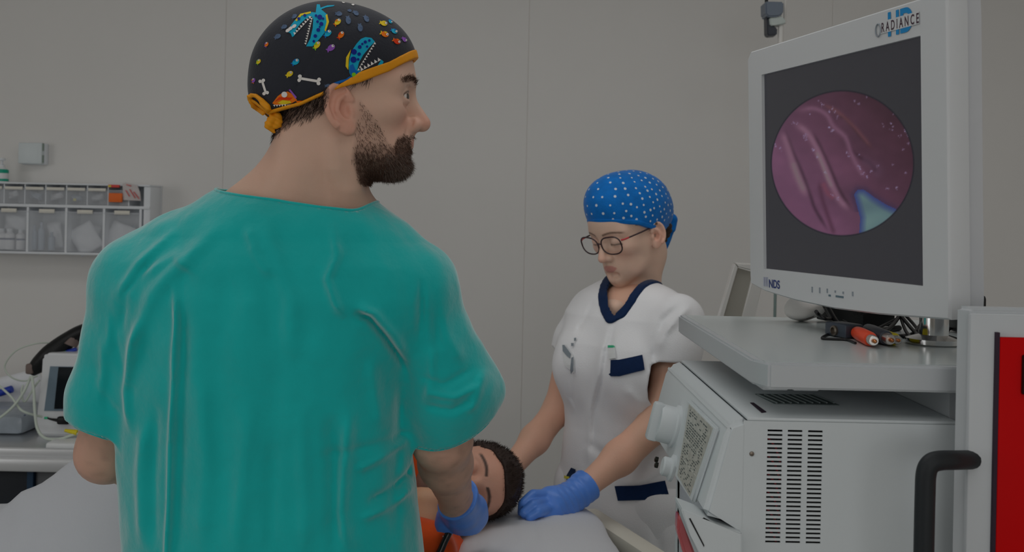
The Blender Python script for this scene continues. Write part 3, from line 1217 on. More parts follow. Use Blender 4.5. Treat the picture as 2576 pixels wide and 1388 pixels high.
def shirt_keep(v):
    P = v.astype(np.float32)
    s = doc_sleeves(P)
    left = v[:, 0] < -0.35
    e = np.where(left, v @ HEM_L[0] - HEM_L[1], v @ HEM_R[0] - HEM_R[1])
    # open the end of each sleeve
    k = ~((s < -0.0015) & (np.abs(e) < 0.0085))
    k &= v[:, 2] > 0.80
    # neck opening: straight across the back, an oval in front
    r2 = ((v[:, 0] - NECK_C[0]) / 0.125) ** 2 + ((v[:, 1] - NECK_C[1]) / 0.125) ** 2
    k &= ~((r2 < 1) & (v @ COLLAR[0] > COLLAR[1]))
    q = ((v[:, 0] - NECK_C[0]) / 0.088) ** 2 + ((v[:, 1] - NECK_C[1] - 0.012) / 0.085) ** 2
    k &= ~((q < 1) & (v[:, 2] > 1.40) & (v[:, 1] > 1.475))
    return k


shirt = sdf_obj('scrub_shirt', doc_shirt, (-0.80, 1.28, 0.78), (0.06, 1.72, 1.62), 0.0036, M_TEAL, doctor, keep=shirt_keep, solid=0.0022)
shirt['label'] = 'loose teal short-sleeved scrub shirt'


def rim_loop(o, sel, cen, ea, eb, n=48, width=0.12, arc=None):
    """smooth closed line along the cut edge of an open surface"""
    tv = np.zeros(len(o.data.vertices) * 3)
    o.data.vertices.foreach_get('co', tv)
    tv = tv.reshape(-1, 3)
    nf = len(o.data.polygons)
    qd_ = np.zeros(nf * 4, np.int32)
    o.data.loops.foreach_get('vertex_index', qd_)
    qd_ = qd_.reshape(-1, 4)
    e = np.sort(np.vstack([qd_[:, [i, (i + 1) % 4]] for i in range(4)]), 1)
    k_ = e[:, 0].astype(np.int64) * len(tv) + e[:, 1]
    u_, c_ = np.unique(k_, return_counts=True)
    b_ = u_[c_ == 1]
    bv = tv[np.unique(np.concatenate([b_ // len(tv), b_ % len(tv)]))]
    bv = bv[sel(bv)]
    an = np.arctan2((bv - cen) @ eb, (bv - cen) @ ea)
    out = []
    for t_ in (np.linspace(-math.pi, math.pi, n, endpoint=False) if arc is None else np.linspace(arc[0], arc[1], n)):
        w_ = np.exp(-(np.angle(np.exp(1j * (an - t_))) / width) ** 2)
        if w_.sum() > 1e-6:
            out.append((bv * w_[:, None]).sum(0) / w_.sum())
    return out + out[:2] if arc is None else out


_ex, _ey, _ez = np.eye(3)
for nm, sel_, cen_, arc_ in (('neck_hem', lambda v: (v[:, 2] > 1.40) & (np.abs(v[:, 0] - NECK_C[0]) < 0.16) & (v[:, 1] < 1.478), NECK_C, (-math.pi + 0.05, -0.05)),
                       ('sleeve_hem', lambda v: (v[:, 2] < 1.35) & (v[:, 2] > 1.0) & (v[:, 0] < -0.50), np.array(SLV_L[0][3]), (-math.pi - 1.0, -1.0)),
                       ('sleeve_hem', lambda v: (v[:, 2] < 1.35) & (v[:, 2] > 1.0) & (v[:, 0] > -0.17), np.array(SLV_R[0][3]), (-math.pi + 0.75, 1.4))):
    lp_ = rim_loop(shirt, sel_, cen_, _ex, _ey, arc=arc_, width=0.09)
    bm = bmesh.new()
    add_tube(bm, lp_, 0.0024, 8)
    bm_obj(nm, bm, M_TEAL, shirt, smooth=True)


def doc_trousers(P):
    d = None
    for sx in (-1, 1):
        e = chain(P, [(-0.345 + sx * 0.085, 1.50, 1.0), (-0.345 + sx * 0.10, 1.50, 0.55), (-0.345 + sx * 0.105, 1.52, 0.06)], [0.105, 0.088, 0.085])
        d = e if d is None else smin(d, e, 0.05)
    d = smin(d, ell(P, (-0.345, 1.50, 0.93), (0.19, 0.135, 0.14)), 0.05)
    return d - 0.002 * WR1(P) - 0.002


sdf_obj('scrub_trousers', doc_trousers, (-0.70, 1.30, 0.04), (0.0, 1.72, 1.12), 0.008, M_TEAL, doctor,
        keep=lambda v: v[:, 2] > 0.07, solid=0.002)
M_CLOG = mat('white_clog_rubber', rgb(225, 225, 222), 0.5)
for sx in (-1, 1):
    cx = -0.345 + sx * 0.10

    def clog(P, cx=cx):
        d = ell(P, (cx, 1.57, 0.045), (0.050, 0.145, 0.055))
        d = smin(d, ell(P, (cx, 1.63, 0.03), (0.052, 0.09, 0.045)), 0.03)
        return smax(d, 0.002 - P[:, 2], 0.006)
    sdf_obj('clog', clog, (cx - 0.08, 1.38, -0.01), (cx + 0.08, 1.76, 0.13), 0.005, M_CLOG, doctor)
# ------------------------------------------------------------------ the doctor's cap
M_CAPB = mat('black_print_cotton', rgb(44, 46, 54), 0.75, 0.25, noise=0.10, nscale=14, bump=0.25, bscale=300, sheen=0.15)
M_ORANGE = mat('orange_bias_tape', rgb(240, 158, 20), 0.6, 0.3, noise=0.06, nscale=40, bump=0.2, bscale=300)
M_PRINT = mat('cap_print_ink', attr='Col', rough=0.75, spec=0.2)
CAPW = Waves(21, 12, 25, 70)


def cap_shape(L):
    d = ell(L, (-0.018, 0, 0.041), (0.113, 0.0895, 0.1075))
    d = smin(d, ell(L, (0.035, 0, 0.062), (0.066, 0.067, 0.062)), 0.03)
    # fullness gathered at the back
    d = smin(d, ell(L, (-0.080, 0, 0.010), (0.040, 0.055, 0.040)), 0.03)
    # seam between the side and back panels
    sx = L[:, 0] + 0.035 + 0.55 * (L[:, 2] - 0.10) * -1.0
    d = d + 0.0016 * np.exp(-((L[:, 0] + 0.052 - 0.55 * (L[:, 2] - 0.04)) / 0.0022) ** 2) * (L[:, 2] < 0.12)
    return d - 0.0010 * CAPW(L)


def cap_edge(L):
    """height above the rim of the cap"""
    zl = np.interp(L[:, 0], [-0.14, -0.122, -0.105, -0.06, -0.025, 0.0, 0.03, 0.06, 0.105], [0.016, 0.004, -0.012, -0.003, 0.011, 0.021, 0.033, 0.045, 0.072])
    return L[:, 2] - zl


def cap_f(P):
    L = DH.loc(P)
    return smax(cap_shape(L), -cap_edge(L) * 0.9, 0.003)


cap = sdf_obj('surgical_cap', cap_f, (-0.43, 1.31, 1.55), (-0.08, 1.60, 1.85), 0.0028, M_CAPB, doctor)
cap['label'] = 'black cap printed with sea monsters, fish and bones'


def trim_f(P):
    L = DH.loc(P)
    e = cap_edge(L)
    w = np.interp(L[:, 0], [-0.14, -0.01, 0.004, 0.02, 0.07, 0.11], [0.0022, 0.0022, 0.004, 0.0068, 0.0060, 0.0066])
    return np.maximum(np.maximum(cap_shape(L) - 0.0022, -(cap_shape(L) + 0.006)), np.abs(e - w * 0.35 + 0.001) - w)


trim = sdf_obj('orange_trim', trim_f, (-0.43, 1.31, 1.55), (-0.08, 1.60, 1.76), 0.0016, M_ORANGE, cap)
trim['label'] = 'orange bias-tape edge'


CAP_BVH = bvh_of(cap)
CAMO = Vector((0, 0, HC))


def on(bvh, u, v, lift, Y=1.44):
    d = (Vector(at(u, v, 1.0)) - CAMO).normalized()
    hit, nor, _, _ = bvh.ray_cast(CAMO, d)
    return np.array(at(u, v, Y)) if hit is None else np.array(hit + nor * lift)


TIE1 = [on(CAP_BVH, u, v, 0.004, 1.43) for (u, v) in ((634, 240), (650, 240), (664, 252), (678, 270), (692, 287), (703, 292))]
TIE2 = [on(CAP_BVH, u, v, 0.004, 1.43) for (u, v) in ((634, 242), (641, 258), (652, 274), (668, 279))]
TIE3 = A3((698, 290, 1.402), (684, 300, 1.402), (677, 314, 1.404), (688, 330, 1.408))
TIE4 = A3((692, 292, 1.402), (701, 301, 1.403), (699, 313, 1.405), (686, 320, 1.405))


def ties_f(P):
    # knot and two tails behind the head
    d = chain(P, TIE1, [0.0026, 0.0034, 0.0042, 0.0048, 0.0052, 0.003])
    d = np.minimum(d, chain(P, TIE2, [0.003, 0.0042, 0.0040, 0.003]))
    d = np.minimum(d, chain(P, TIE3, [0.0055, 0.006, 0.0065, 0.003]))
    d = np.minimum(d, chain(P, TIE4, [0.005, 0.0055, 0.0055, 0.003]))
    return d + 0.0007 * np.sin(P[:, 2] * 900 + P[:, 0] * 500)


tie = sdf_obj('cap_tie', ties_f, (-0.41, 1.33, 1.62), (-0.30, 1.48, 1.72), 0.0015, M_ORANGE, cap)
tie['label'] = 'orange ties knotted behind the head'

# ---- print on the cap: shapes given in photo pixels, laid on to the cloth from the side
PRN_V, PRN_F, PRN_C = [], [], []
C_TEAL, C_BLUE, C_NAVY = rgb(20, 170, 205), rgb(20, 105, 190), rgb(15, 40, 140)
C_YEL, C_ORG, C_RED, C_WHT, C_PUR, C_SLATE, C_GRN = rgb(235, 205, 40), rgb(240, 120, 20), rgb(225, 60, 15), rgb(235, 230, 225), rgb(150, 90, 190), rgb(88, 108, 138), rgb(130, 205, 40)


def pz(x, y):
    return (580 + x / 2.669, y / 2.669)


def lay(poly, col, layer=1, bvh=None, store=None, step=7.0, lift=0.0005):
    """cut a flat motif into small triangles and lay it on the surface below"""
    bm = bmesh.new()
    vs = [bm.verts.new((u, v, 0)) for (u, v) in poly]
    for tri in tessellate_polygon([[Vector((u, v, 0)) for (u, v) in poly]]):
        try:
            bm.faces.new([vs[i] for i in tri])
        except ValueError:
            pass
    for _ in range(5):
        es = [e for e in bm.edges if e.calc_length() > step]
        if not es:
            break
        bmesh.ops.subdivide_edges(bm, edges=es, cuts=1)
        bmesh.ops.triangulate(bm, faces=[f for f in bm.faces if len(f.verts) > 3])
    V, F, C = store
    bm.verts.ensure_lookup_table()
    bm.verts.index_update()
    idx = {}
    for v in bm.verts:
        p = at(v.co.x, v.co.y, 1.0)
        dirv = (Vector(p) - CAMO).normalized()
        hit, nor, _, dist = bvh.ray_cast(CAMO, dirv)
        if hit is None or nor.dot(dirv) > -0.10:
            continue
        q = hit + nor * (lift * layer)
        idx[v.index] = len(V)
        V.append(tuple(q))
        C.append(col)
    for f in bm.faces:
        if all(v.index in idx for v in f.verts):
            F.append(tuple(idx[v.index] for v in f.verts))
    bm.free()


def pr(pts, col, layer=1):
    lay([pz(*p) for p in pts], col, layer, CAP_BVH, (PRN_V, PRN_F, PRN_C))


def disc(x, y, r, col, layer=2, n=9, ry=None, a=0.0):
    ry = ry or r
    pr([(x + r * math.cos(2 * math.pi * k / n) * math.cos(a) - ry * math.sin(2 * math.pi * k / n) * math.sin(a),
         y + r * math.cos(2 * math.pi * k / n) * math.sin(a) + ry * math.sin(2 * math.pi * k / n) * math.cos(a)) for k in range(n)], col, layer)


def teeth(a, b, n, size, side, col=C_WHT, layer=3):
    a, b = np.array(a, float), np.array(b, float)
    t = (b - a) / n
    nn = np.array((-t[1], t[0])) / np.linalg.norm(t) * size * side
    for k in range(n):
        p = a + t * k
        pr([tuple(p), tuple(p + t * 0.9), tuple(p + t * 0.45 + nn)], col, layer)


def fish(x, y, s, ang, c1, c2, eye=True):
    ca, sa = math.cos(ang), math.sin(ang)

    def T(px, py):
        return (x + s * (px * ca - py * sa), y + s * (px * sa + py * ca))
    pr([T(-0.55, 0), T(-0.95, -0.42), T(-1.2, -0.45), T(-1.02, 0), T(-1.2, 0.45), T(-0.95, 0.42)], c2, 1)
    pr([T(0.9 * math.cos(t), 0.62 * math.sin(t)) for t in np.linspace(0, 2 * math.pi, 12, endpoint=False)], c1, 2)
    pr([T(-0.1, -0.1), T(0.3, -0.6), T(-0.4, -0.55)], c2, 3)
    if eye:
        pr([T(0.48 + 0.3 * math.cos(t), -0.08 + 0.3 * math.sin(t)) for t in np.linspace(0, 2 * math.pi, 8, endpoint=False)], C_WHT, 4)
        pr([T(0.55 + 0.11 * math.cos(t), -0.05 + 0.11 * math.sin(t)) for t in np.linspace(0, 2 * math.pi, 6, endpoint=False)], rgb(20, 20, 30), 5)


def bone(a, b, w):
    a, b = np.array(a, float), np.array(b, float)
    t = (b - a) / np.linalg.norm(b - a)
    n = np.array((-t[1], t[0]))
    pr([tuple(a + n * w * 0.5), tuple(b + n * w * 0.5), tuple(b - n * w * 0.5), tuple(a - n * w * 0.5)], C_WHT, 1)
    for p, s in ((a, -1), (b, 1)):
        for q in (-1, 1):
            c = p + t * s * w * 0.2 + n * q * w * 0.75
            disc(c[0], c[1], w * 0.78, C_WHT, 2)


# sea monster above the ear
pr([(905, 250), (945, 255), (968, 280), (930, 320), (890, 370), (862, 420), (850, 470), (880, 480), (930, 474), (980, 450), (1012, 400), (1027, 415),
    (1005, 455), (960, 485), (905, 508), (860, 518), (815, 524), (798, 490), (793, 440), (800, 390), (815, 340), (845, 295), (875, 262)], C_TEAL, 1)
pr([(800, 440), (822, 430), (838, 470), (870, 488), (935, 482), (900, 506), (850, 516), (815, 520), (800, 490)], C_BLUE, 2)
pr([(808, 332), (776, 385), (772, 445), (790, 470), (793, 400)], C_YEL, 1)
for (x, y, r) in ((903, 285, 11), (866, 318, 13), (828, 350, 19), (862, 365, 12), (824, 402, 21), (883, 298, 8), (930, 275, 9), (915, 315, 8), (855, 400, 9)):
    disc(x, y, r, C_NAVY, 3)
teeth((966, 284), (848, 474), 11, 15, -1)
teeth((872, 478), (1010, 402), 6, 24, -1)
disc(826, 502, 15, C_GRN, 4)
disc(908, 520, 12, C_GRN, 2, ry=8, a=-0.6)
disc(968, 484, 13, C_WHT, 2, ry=8)
pr([(800, 512), (775, 530), (735, 540), (692, 556), (700, 566), (745, 554), (785, 545), (792, 585), (812, 545), (822, 520)], C_BLUE, 1)
# sea monster on the crown
pr([(580, 30), (600, 32), (606, 62), (650, 100), (655, 150), (632, 220), (590, 270), (552, 312), (508, 312), (536, 260), (552, 190), (556, 130), (545, 112),
    (505, 128), (470, 160), (440, 200), (430, 240), (415, 250), (405, 225), (378, 215), (400, 180), (430, 140), (470, 100), (540, 82), (572, 86)], C_TEAL, 1)
pr([(650, 98), (660, 150), (640, 215), (630, 205), (645, 150), (638, 105)], C_YEL, 2)
pr([(435, 140), (470, 96), (540, 80), (540, 92), (478, 108), (446, 146)], C_YEL, 2)
for (x, y, r) in ((600, 120, 17), (610, 165, 14), (590, 205, 13), (570, 245, 12), (560, 280, 9), (585, 150, 9), (622, 130, 8), (600, 185, 7), (575, 110, 9), (500, 108, 10), (460, 130, 10)):
    disc(x, y, r, C_NAVY, 3)
teeth((552, 125), (508, 305), 11, 15, 1)
teeth((545, 118), (430, 240), 8, 18, 1)
for (x, y) in ((405, 195), (430, 180), (388, 208)):
    disc(x, y, 17, C_WHT, 3, ry=11, a=-0.6)
pr([(600, 55), (650, 38), (700, 36), (690, 44), (640, 52), (606, 66)], C_TEAL, 1)
# orange monster at the back
pr([(282, 692), (318, 645), (350, 622), (385, 614), (425, 636), (447, 672), (412, 692), (350, 704), (300, 704)], C_ORG, 1)
pr([(318, 690), (350, 672), (400, 676), (412, 690), (350, 700)], C_YEL, 2)
pr([(300, 680), (330, 650), (420, 655), (400, 668), (330, 668)], C_RED, 2)
disc(364, 634, 20, C_WHT, 3)
teeth((290, 702), (412, 696), 7, 13, 1)
pr([(392, 604), (402, 598), (446, 650), (440, 664)], C_PUR, 2)
pr([(440, 676), (515, 674), (470, 690), (490, 724), (468, 716), (448, 694)], C_ORG, 1)
bone((468, 526), (590, 546), 17)
bone((214, 546), (238, 622), 15)
bone((765, 0), (822, 14), 17)
for (x, y, s, a, c1, c2) in ((720, 150, 27, -0.75, C_YEL, C_ORG), (655, 226, 29, -0.7, C_TEAL, C_BLUE), (742, 236, 28, -0.9, C_ORG, C_RED), (582, 304, 30, -0.9, C_YEL, C_GRN),
                              (676, 322, 31, -0.6, C_PUR, C_PUR), (440, 416, 29, -0.6, C_TEAL, C_BLUE), (400, 496, 27, -0.6, C_YEL, C_YEL), (192, 414, 20, -0.9, C_YEL, C_GRN),
                              (1028, 160, 26, 0.3, C_YEL, C_YEL), (1098, 212, 24, 0.5, C_TEAL, C_BLUE), (1035, 232, 29, 0.4, C_ORG, C_YEL), (1115, 280, 27, 0.5, C_RED, C_ORG),
                              (1165, 268, 20, 0.8, C_PUR, C_PUR), (1072, 148, 16, 0.8, C_TEAL, C_BLUE), (1205, 360, 15, 0.6, C_TEAL, C_BLUE), (245, 300, 18, -1.0, C_ORG, C_PUR),
                              (158, 540, 18, -1.2, C_PUR, C_ORG), (640, 655, 15, 0.2, C_SLATE, C_BLUE)):
    fish(x, y, s, a, c1, c2)
for (x, y, s, a) in ((728, 96, 24, 0.1), (790, 140, 28, 1.4), (842, 92, 22, 0.6), (912, 130, 25, 1.0), (870, 190, 27, 1.4), (800, 75, 14, 0.2), (432, 112, 20, -0.7), (364, 182, 21, -0.4),
                     (320, 246, 24, -0.5), (655, 575, 20, -0.1), (735, 572, 18, 0.0), (560, 690, 13, -0.3), (1080, 468, 16, -0.5), (1145, 425, 13, -0.5)):
    fish(x, y, s, a, C_SLATE, C_SLATE, eye=False)
# the far side of the cap carries the same cloth
Ln = DH.loc(np.array(PRN_V))
Lm = Ln * np.array((1, -1, 1))
far = DH.o + (Lm * DH.s) @ DH.R.T
nV = len(PRN_V)
PRN_F += [tuple(i + nV for i in f[::-1]) for f in PRN_F]
PRN_V += [tuple(p) for p in far]
PRN_C += PRN_C[:nV]
me = fast_mesh('print', np.array(PRN_V), np.array(PRN_F), np.array(PRN_C))
prn = link('print', me, M_PRINT, cap)
prn['kind'] = 'stuff'
prn['label'] = 'colourful sea monsters, fish and bones printed on the cloth'
# ------------------------------------------------------------------ the doctor's gloved right hand
DW = at(1155, 1262, 1.69)
DG = dict(
    index=A3((1139, 1312, 1.770), (1127, 1334, 1.778), (1115, 1332, 1.760), (1114, 1316, 1.748)),
    middle=A3((1163, 1320, 1.775), (1153, 1344, 1.775), (1133, 1344, 1.758), (1125, 1326, 1.745)),
    ring=A3((1187, 1314, 1.775), (1181, 1338, 1.772), (1161, 1342, 1.755), (1147, 1328, 1.745)),
    little=A3((1203, 1300, 1.770), (1199, 1322, 1.768), (1183, 1330, 1.755), (1167, 1322, 1.745)),
    thumb=A3((1135, 1278, 1.725), (1115, 1296, 1.738), (1109, 1318, 1.750), (1115, 1338, 1.756)))
GW = Waves(31, 12, 60, 150)


def doc_glove(P):
    d = rc(P, at(1159, 1278, 1.715), at(1171, 1306, 1.752), 0.031, 0.030)
    d = smin(d, rc(P, at(1192, 1275, 1.735), at(1199, 1296, 1.765), 0.020, 0.017), 0.02)
    d = smin(d, rc(P, at(1147, 1290, 1.735), at(1143, 1308, 1.765), 0.022, 0.018), 0.02)
    for k, r in (('index', 0.0105), ('middle', 0.0108), ('ring', 0.0102), ('little', 0.0092), ('thumb', 0.0118)):
        d = smin(d, chain(P, DG[k], [r * 1.12, r, r * 0.95, r * 0.86]), 0.006)
    # cuff
    cf = rc(P, at(1149, 1252, 1.68), at(1159, 1280, 1.715), 0.0365, 0.032)
    cf = smax(cf, -((P - at(1151, 1256, 1.685).astype(np.float32)) @ _n(at(1159, 1280, 1.715) - at(1149, 1252, 1.68)).astype(np.float32)) - 0.004 + 0.35 * (P[:, 0] - at(1151, 1256, 1.685)[0]) * -1, 0.002)
    d = smin(d, cf, 0.008)
    return d - 0.0011 * GW(P)


g = sdf_obj('glove', doc_glove, at(1077, 1380, 1.66) * np.array((1, 0, 1)) + np.array((0, 1.62, 0)), (0.02, 1.84, 1.12), 0.0022, M_GLOVE, doctor)
g['label'] = 'blue nitrile glove on the right hand'
# ------------------------------------------------------------------ the nurse
M_WHITE = mat('white_uniform_cotton', rgb(252, 252, 254), 0.75, 0.2, noise=0.02, nscale=20, bump=0.25, bscale=420, sheen=0.2)
M_NAVY = mat('navy_cotton', rgb(16, 42, 82), 0.8, 0.2, noise=0.10, nscale=60, bump=0.25, bscale=420, sheen=0.2)
M_CAPN = mat('blue_cap_cotton', rgb(0, 116, 204), 0.75, 0.25, noise=0.16, nscale=45, bump=0.3, bscale=300, sheen=0.2)
NH = Frame(at(1584, 587, 2.30), (-0.72, -0.61, -0.33), (-0.06, 0, 1), 0.93)
NHP = dict(lips=0.84, eye_open=0.0, lid_line=0.50, brow=0.72, nose=0.90, ear=0.90, jaw=0.84, chin=0.014)
N_NECK = [NH.w(-0.025, 0, -0.04), at(1612, 690, 2.33), at(1602, 790, 2.34)]


def nurse_head(P):
    d = head_world(P, NH, NHP)
    d = smin(d, chain(P, N_NECK, [0.047, 0.047, 0.055]), 0.025)
    d = smin(d, ell(P, at(1590, 800, 2.30), (0.09, 0.08, 0.06)), 0.04)
    # collar bones
    d = smin(d, rc(P, at(1552, 770, 2.24), at(1500, 756, 2.34), 0.010, 0.010), 0.02)
    return d


NB_C = np.array((0.268, 2.30, 0.0))
NB = Frame(NB_C, (-0.70, -0.71, 0), (0, 0, 1))
N_ARM_L = A3((1712, 810, 2.19), (1690, 930, 2.175), (1654, 1062, 2.16), (1560, 1150, 2.11), (1466, 1230, 2.05), (1440, 1245, 2.03))
N_ARM_R = A3((1492, 778, 2.40), (1432, 900, 2.42), (1404, 1030, 2.42), (1345, 1105, 2.36), (1276, 1188, 2.28), (1240, 1215, 2.24))


def nurse_arms(P):
    d = chain(P, N_ARM_L, [0.036, 0.0385, 0.036, 0.0335, 0.0225, 0.0185], 0.02)
    d = smin(d, chain(P, N_ARM_R, [0.030, 0.033, 0.033, 0.032, 0.023, 0.021], 0.02), 0.01)
    d = smin(d, rc(P, NB.w(0, 0, 1.30), NB.w(0, 0, 0.95), 0.075, 0.08), 0.05)
    d = smin(d, rc(P, N_ARM_L[0], N_ARM_R[0], 0.036, 0.030), 0.05)
    for s in (-1, 1):
        d = smin(d, chain(P, [NB.w(0, s * 0.08, 0.88), NB.w(0.0, s * 0.08, 0.46), NB.w(-0.01, s * 0.08, 0.08)], [0.07, 0.05, 0.035]), 0.05)
    return d


def nurse_colors(v):
    c = face_colors(v, NH, rgb(240, 202, 180), 0.9, flush=0.10, lipc=rgb(214, 146, 136), cz=0.014)
    L = NH.loc(v)
    b = brow_mask(L, 0.028, 0.0026)[:, None] * 0.75
    c = c * (1 - b) + np.array(rgb(88, 58, 44)) * b
    # lash line of the lowered lids
    Q = L.copy()
    Q[:, 1] = np.abs(Q[:, 1])
    w = Q - np.array((0.0770, 0.0315, 0.009))
    ang = np.arctan2(w[:, 2], np.sqrt(w[:, 0] ** 2 + w[:, 1] ** 2))
    b = (np.exp(-((ang + 0.50) / 0.14) ** 2) * (np.linalg.norm(w, axis=1) < 0.019) * (w[:, 0] > -0.004))[:, None] * 0.85
    c = c * (1 - b) + np.array(rgb(48, 32, 28)) * b
    # hair line round the ears and the nape
    m = ((L[:, 0] < -0.030) & (L[:, 2] > -0.05 + 0.2 * (L[:, 0] + 0.1)) & (L[:, 2] < 0.05))[:, None] * 0.9
    m = np.maximum(m, ((L[:, 0] > -0.01) & (L[:, 0] < 0.045) & (L[:, 2] > 0.026 + 0.3 * (L[:, 0] - 0.02)) & (np.abs(L[:, 1]) > 0.055))[:, None] * 0.85)
    c = c * (1 - m) + np.array(rgb(50, 34, 28)) * m
    return c


nhv, nhq = surface(nurse_head, (0.10, 2.12, 1.20), (0.42, 2.48, 1.66), 0.0021)
nhv, nhq = cull(nhv, nhq, nhv[:, 2] > 1.225)
nav, naq = surface(nurse_arms, (-0.10, 1.94, 0.0), (0.52, 2.60, 1.42), 0.0055)
nac = skin_colors(rgb(234, 184, 158))(nav)
vv, qq = join_vf([(nhv, nhq), (nav, naq)])
nurse = link('person', fast_mesh('person', vv, qq, np.vstack([nurse_colors(nhv), nac])), M_SKIN, smooth=True)
tag(nurse, 'nurse in white uniform, blue dotted cap and glasses looking down', 'person')
origin_to(nurse, NB_C)

# ---- hair at the nape
def nurse_hair(P):
    L = NH.loc(P)
    d = ell(L, (-0.078, 0, -0.012), (0.036, 0.058, 0.040))
    d = smin(d, ell(L, (-0.072, 0, -0.045), (0.022, 0.030, 0.018)), 0.02)
    return (d - 0.0018 * np.sin(L[:, 2] * 500 + 40 * L[:, 1])) * NH.s


sdf_obj('hair', nurse_hair, (0.22, 2.20, 1.36), (0.48, 2.52, 1.56), 0.003, M_HAIR, nurse)['label'] = 'dark brown hair gathered under the cap'


# ---- cap
NCW = Waves(41, 12, 25, 60)


def ncap_shape(L):
    d = ell(L, (-0.018, 0, 0.050), (0.112, 0.090, 0.098))
    d = smin(d, ell(L, (0.030, 0, 0.092), (0.066, 0.066, 0.058)), 0.03)
    d = smin(d, ell(L, (-0.085, 0, 0.020), (0.042, 0.055, 0.045)), 0.03)
    return d - 0.0020 * NCW(L)


def ncap_edge(L):
    zl = np.interp(L[:, 0], [-0.14, -0.10, -0.05, 0.0, 0.04, 0.11], [-0.030, -0.024, -0.010, 0.008, 0.034, 0.062])
    return L[:, 2] - zl


def ncap_f(P):
    L = NH.loc(P)
    return smax(ncap_shape(L), -ncap_edge(L), 0.003) * NH.s


ncap = sdf_obj('surgical_cap', ncap_f, (0.10, 2.10, 1.38), (0.48, 2.52, 1.68), 0.0030, M_CAPN, nurse)
ncap['label'] = 'blue cotton cap with small white dots'


def nhem_f(P):
    L = NH.loc(P)
    s = ncap_shape(L)
    return np.maximum(np.maximum(s - 0.0012, -(s + 0.004)), np.abs(ncap_edge(L) - 0.006) - 0.006) * NH.s


sdf_obj('cap_hem', nhem_f, (0.10, 2.10, 1.38), (0.48, 2.52, 1.62), 0.0020, M_CAPN, ncap)


def nknot_f(P):
    p = [at(1676, 540, 2.40), at(1690, 552, 2.40), at(1688, 575, 2.40)]
    d = chain(P, p, [0.010, 0.013, 0.010])
    d = np.minimum(d, chain(P, A3((1688, 560, 2.40), (1680, 600, 2.405), (1660, 634, 2.40), (1652, 658, 2.385)), [0.007, 0.006, 0.007, 0.005]))
    d = np.minimum(d, chain(P, A3((1690, 575, 2.40), (1684, 600, 2.41), (1668, 640, 2.41)), [0.006, 0.006, 0.005]))
    return d - 0.0012 * NCW(P * 3)


sdf_obj('cap_tie', nknot_f, (0.28, 2.34, 1.36), (0.42, 2.46, 1.56), 0.0024, M_CAPN, ncap)
DOT_V, DOT_F, DOT_C = [], [], []
NC_BVH = bvh_of(ncap)
M_DOT = mat('white_dots', attr='Col', rough=0.8, spec=0.2)
rg = np.random.default_rng(5)


def surf_disc(c, nor, r, col, V, F, C, n=7, lift=0.0006):
    nor = np.array(nor)
    a = _n(np.cross(nor, (0.3, 0.2, 0.9)))
    b = np.cross(nor, a)
    i0 = len(V)
    V.append(tuple(c + nor * lift))
    C.append(col)
    for k in range(n):
        t = 2 * math.pi * k / n
        V.append(tuple(c + nor * lift + r * (math.cos(t) * a + math.sin(t) * b)))
        C.append(col)
    for k in range(n):
        F.append((i0, i0 + 1 + k, i0 + 1 + (k + 1) % n))


# dots in staggered rows round the crown
for iz, el in enumerate(np.linspace(-0.25, 1.40, 12)):
    nn_ = max(3, int(27 * math.cos(el)))
    for k in range(nn_):
        az = 2 * math.pi * (k + 0.5 * (iz % 2)) / nn_ + rg.normal() * 0.03
        dl = np.array((math.cos(el) * math.cos(az), math.cos(el) * math.sin(az), math.sin(el + rg.normal() * 0.02)))
        o_ = NH.w(-0.015, 0, 0.04)
        hit, nor, _, _ = NC_BVH.ray_cast(Vector(o_ + NH.R @ dl * 0.3), Vector(-(NH.R @ dl)))
        if hit is not None and ncap_edge(NH.loc(np.array(hit)[None]))[0] > 0.004:
            surf_disc(np.array(hit), nor, 0.0029 * rg.uniform(0.8, 1.1), rgb(215, 228, 240), DOT_V, DOT_F, DOT_C)
me = fast_mesh('dots', np.array(DOT_V), np.array(DOT_F), np.array(DOT_C))
link('dots', me, M_DOT, ncap)['kind'] = 'stuff'

# ---- glasses
M_GLF = mat('dark_glasses_frame', rgb(52, 26, 34), 0.25, 0.6)
M_GLR = mat('red_temple', rgb(200, 40, 52), 0.3, 0.6)
M_LENS = mat('spectacle_lens', (1, 1, 1), 0.03, 0.5, alpha=0.03)
GO = np.array((0.0005, 0.0, 0.0025))


def lens_loop(s, k=1.0, n=28):
    out = []
    for i in range(n):
        a = 2 * math.pi * i / n
        ca, sa = math.cos(a), math.sin(a)
        y = 0.0355 + 0.0300 * k * np.sign(ca) * abs(ca) ** 0.85
        z = 0.002 + 0.0215 * k * np.sign(sa) * abs(sa) ** 0.85 + 0.004 * max(ca, 0) * (sa > 0)
        x = 0.1035 - 0.22 * max(y - 0.02, 0) ** 1.2 + 0.10 * z
        out.append(NH.w(*(np.array((x, y * s, z)) + GO)))
    return out


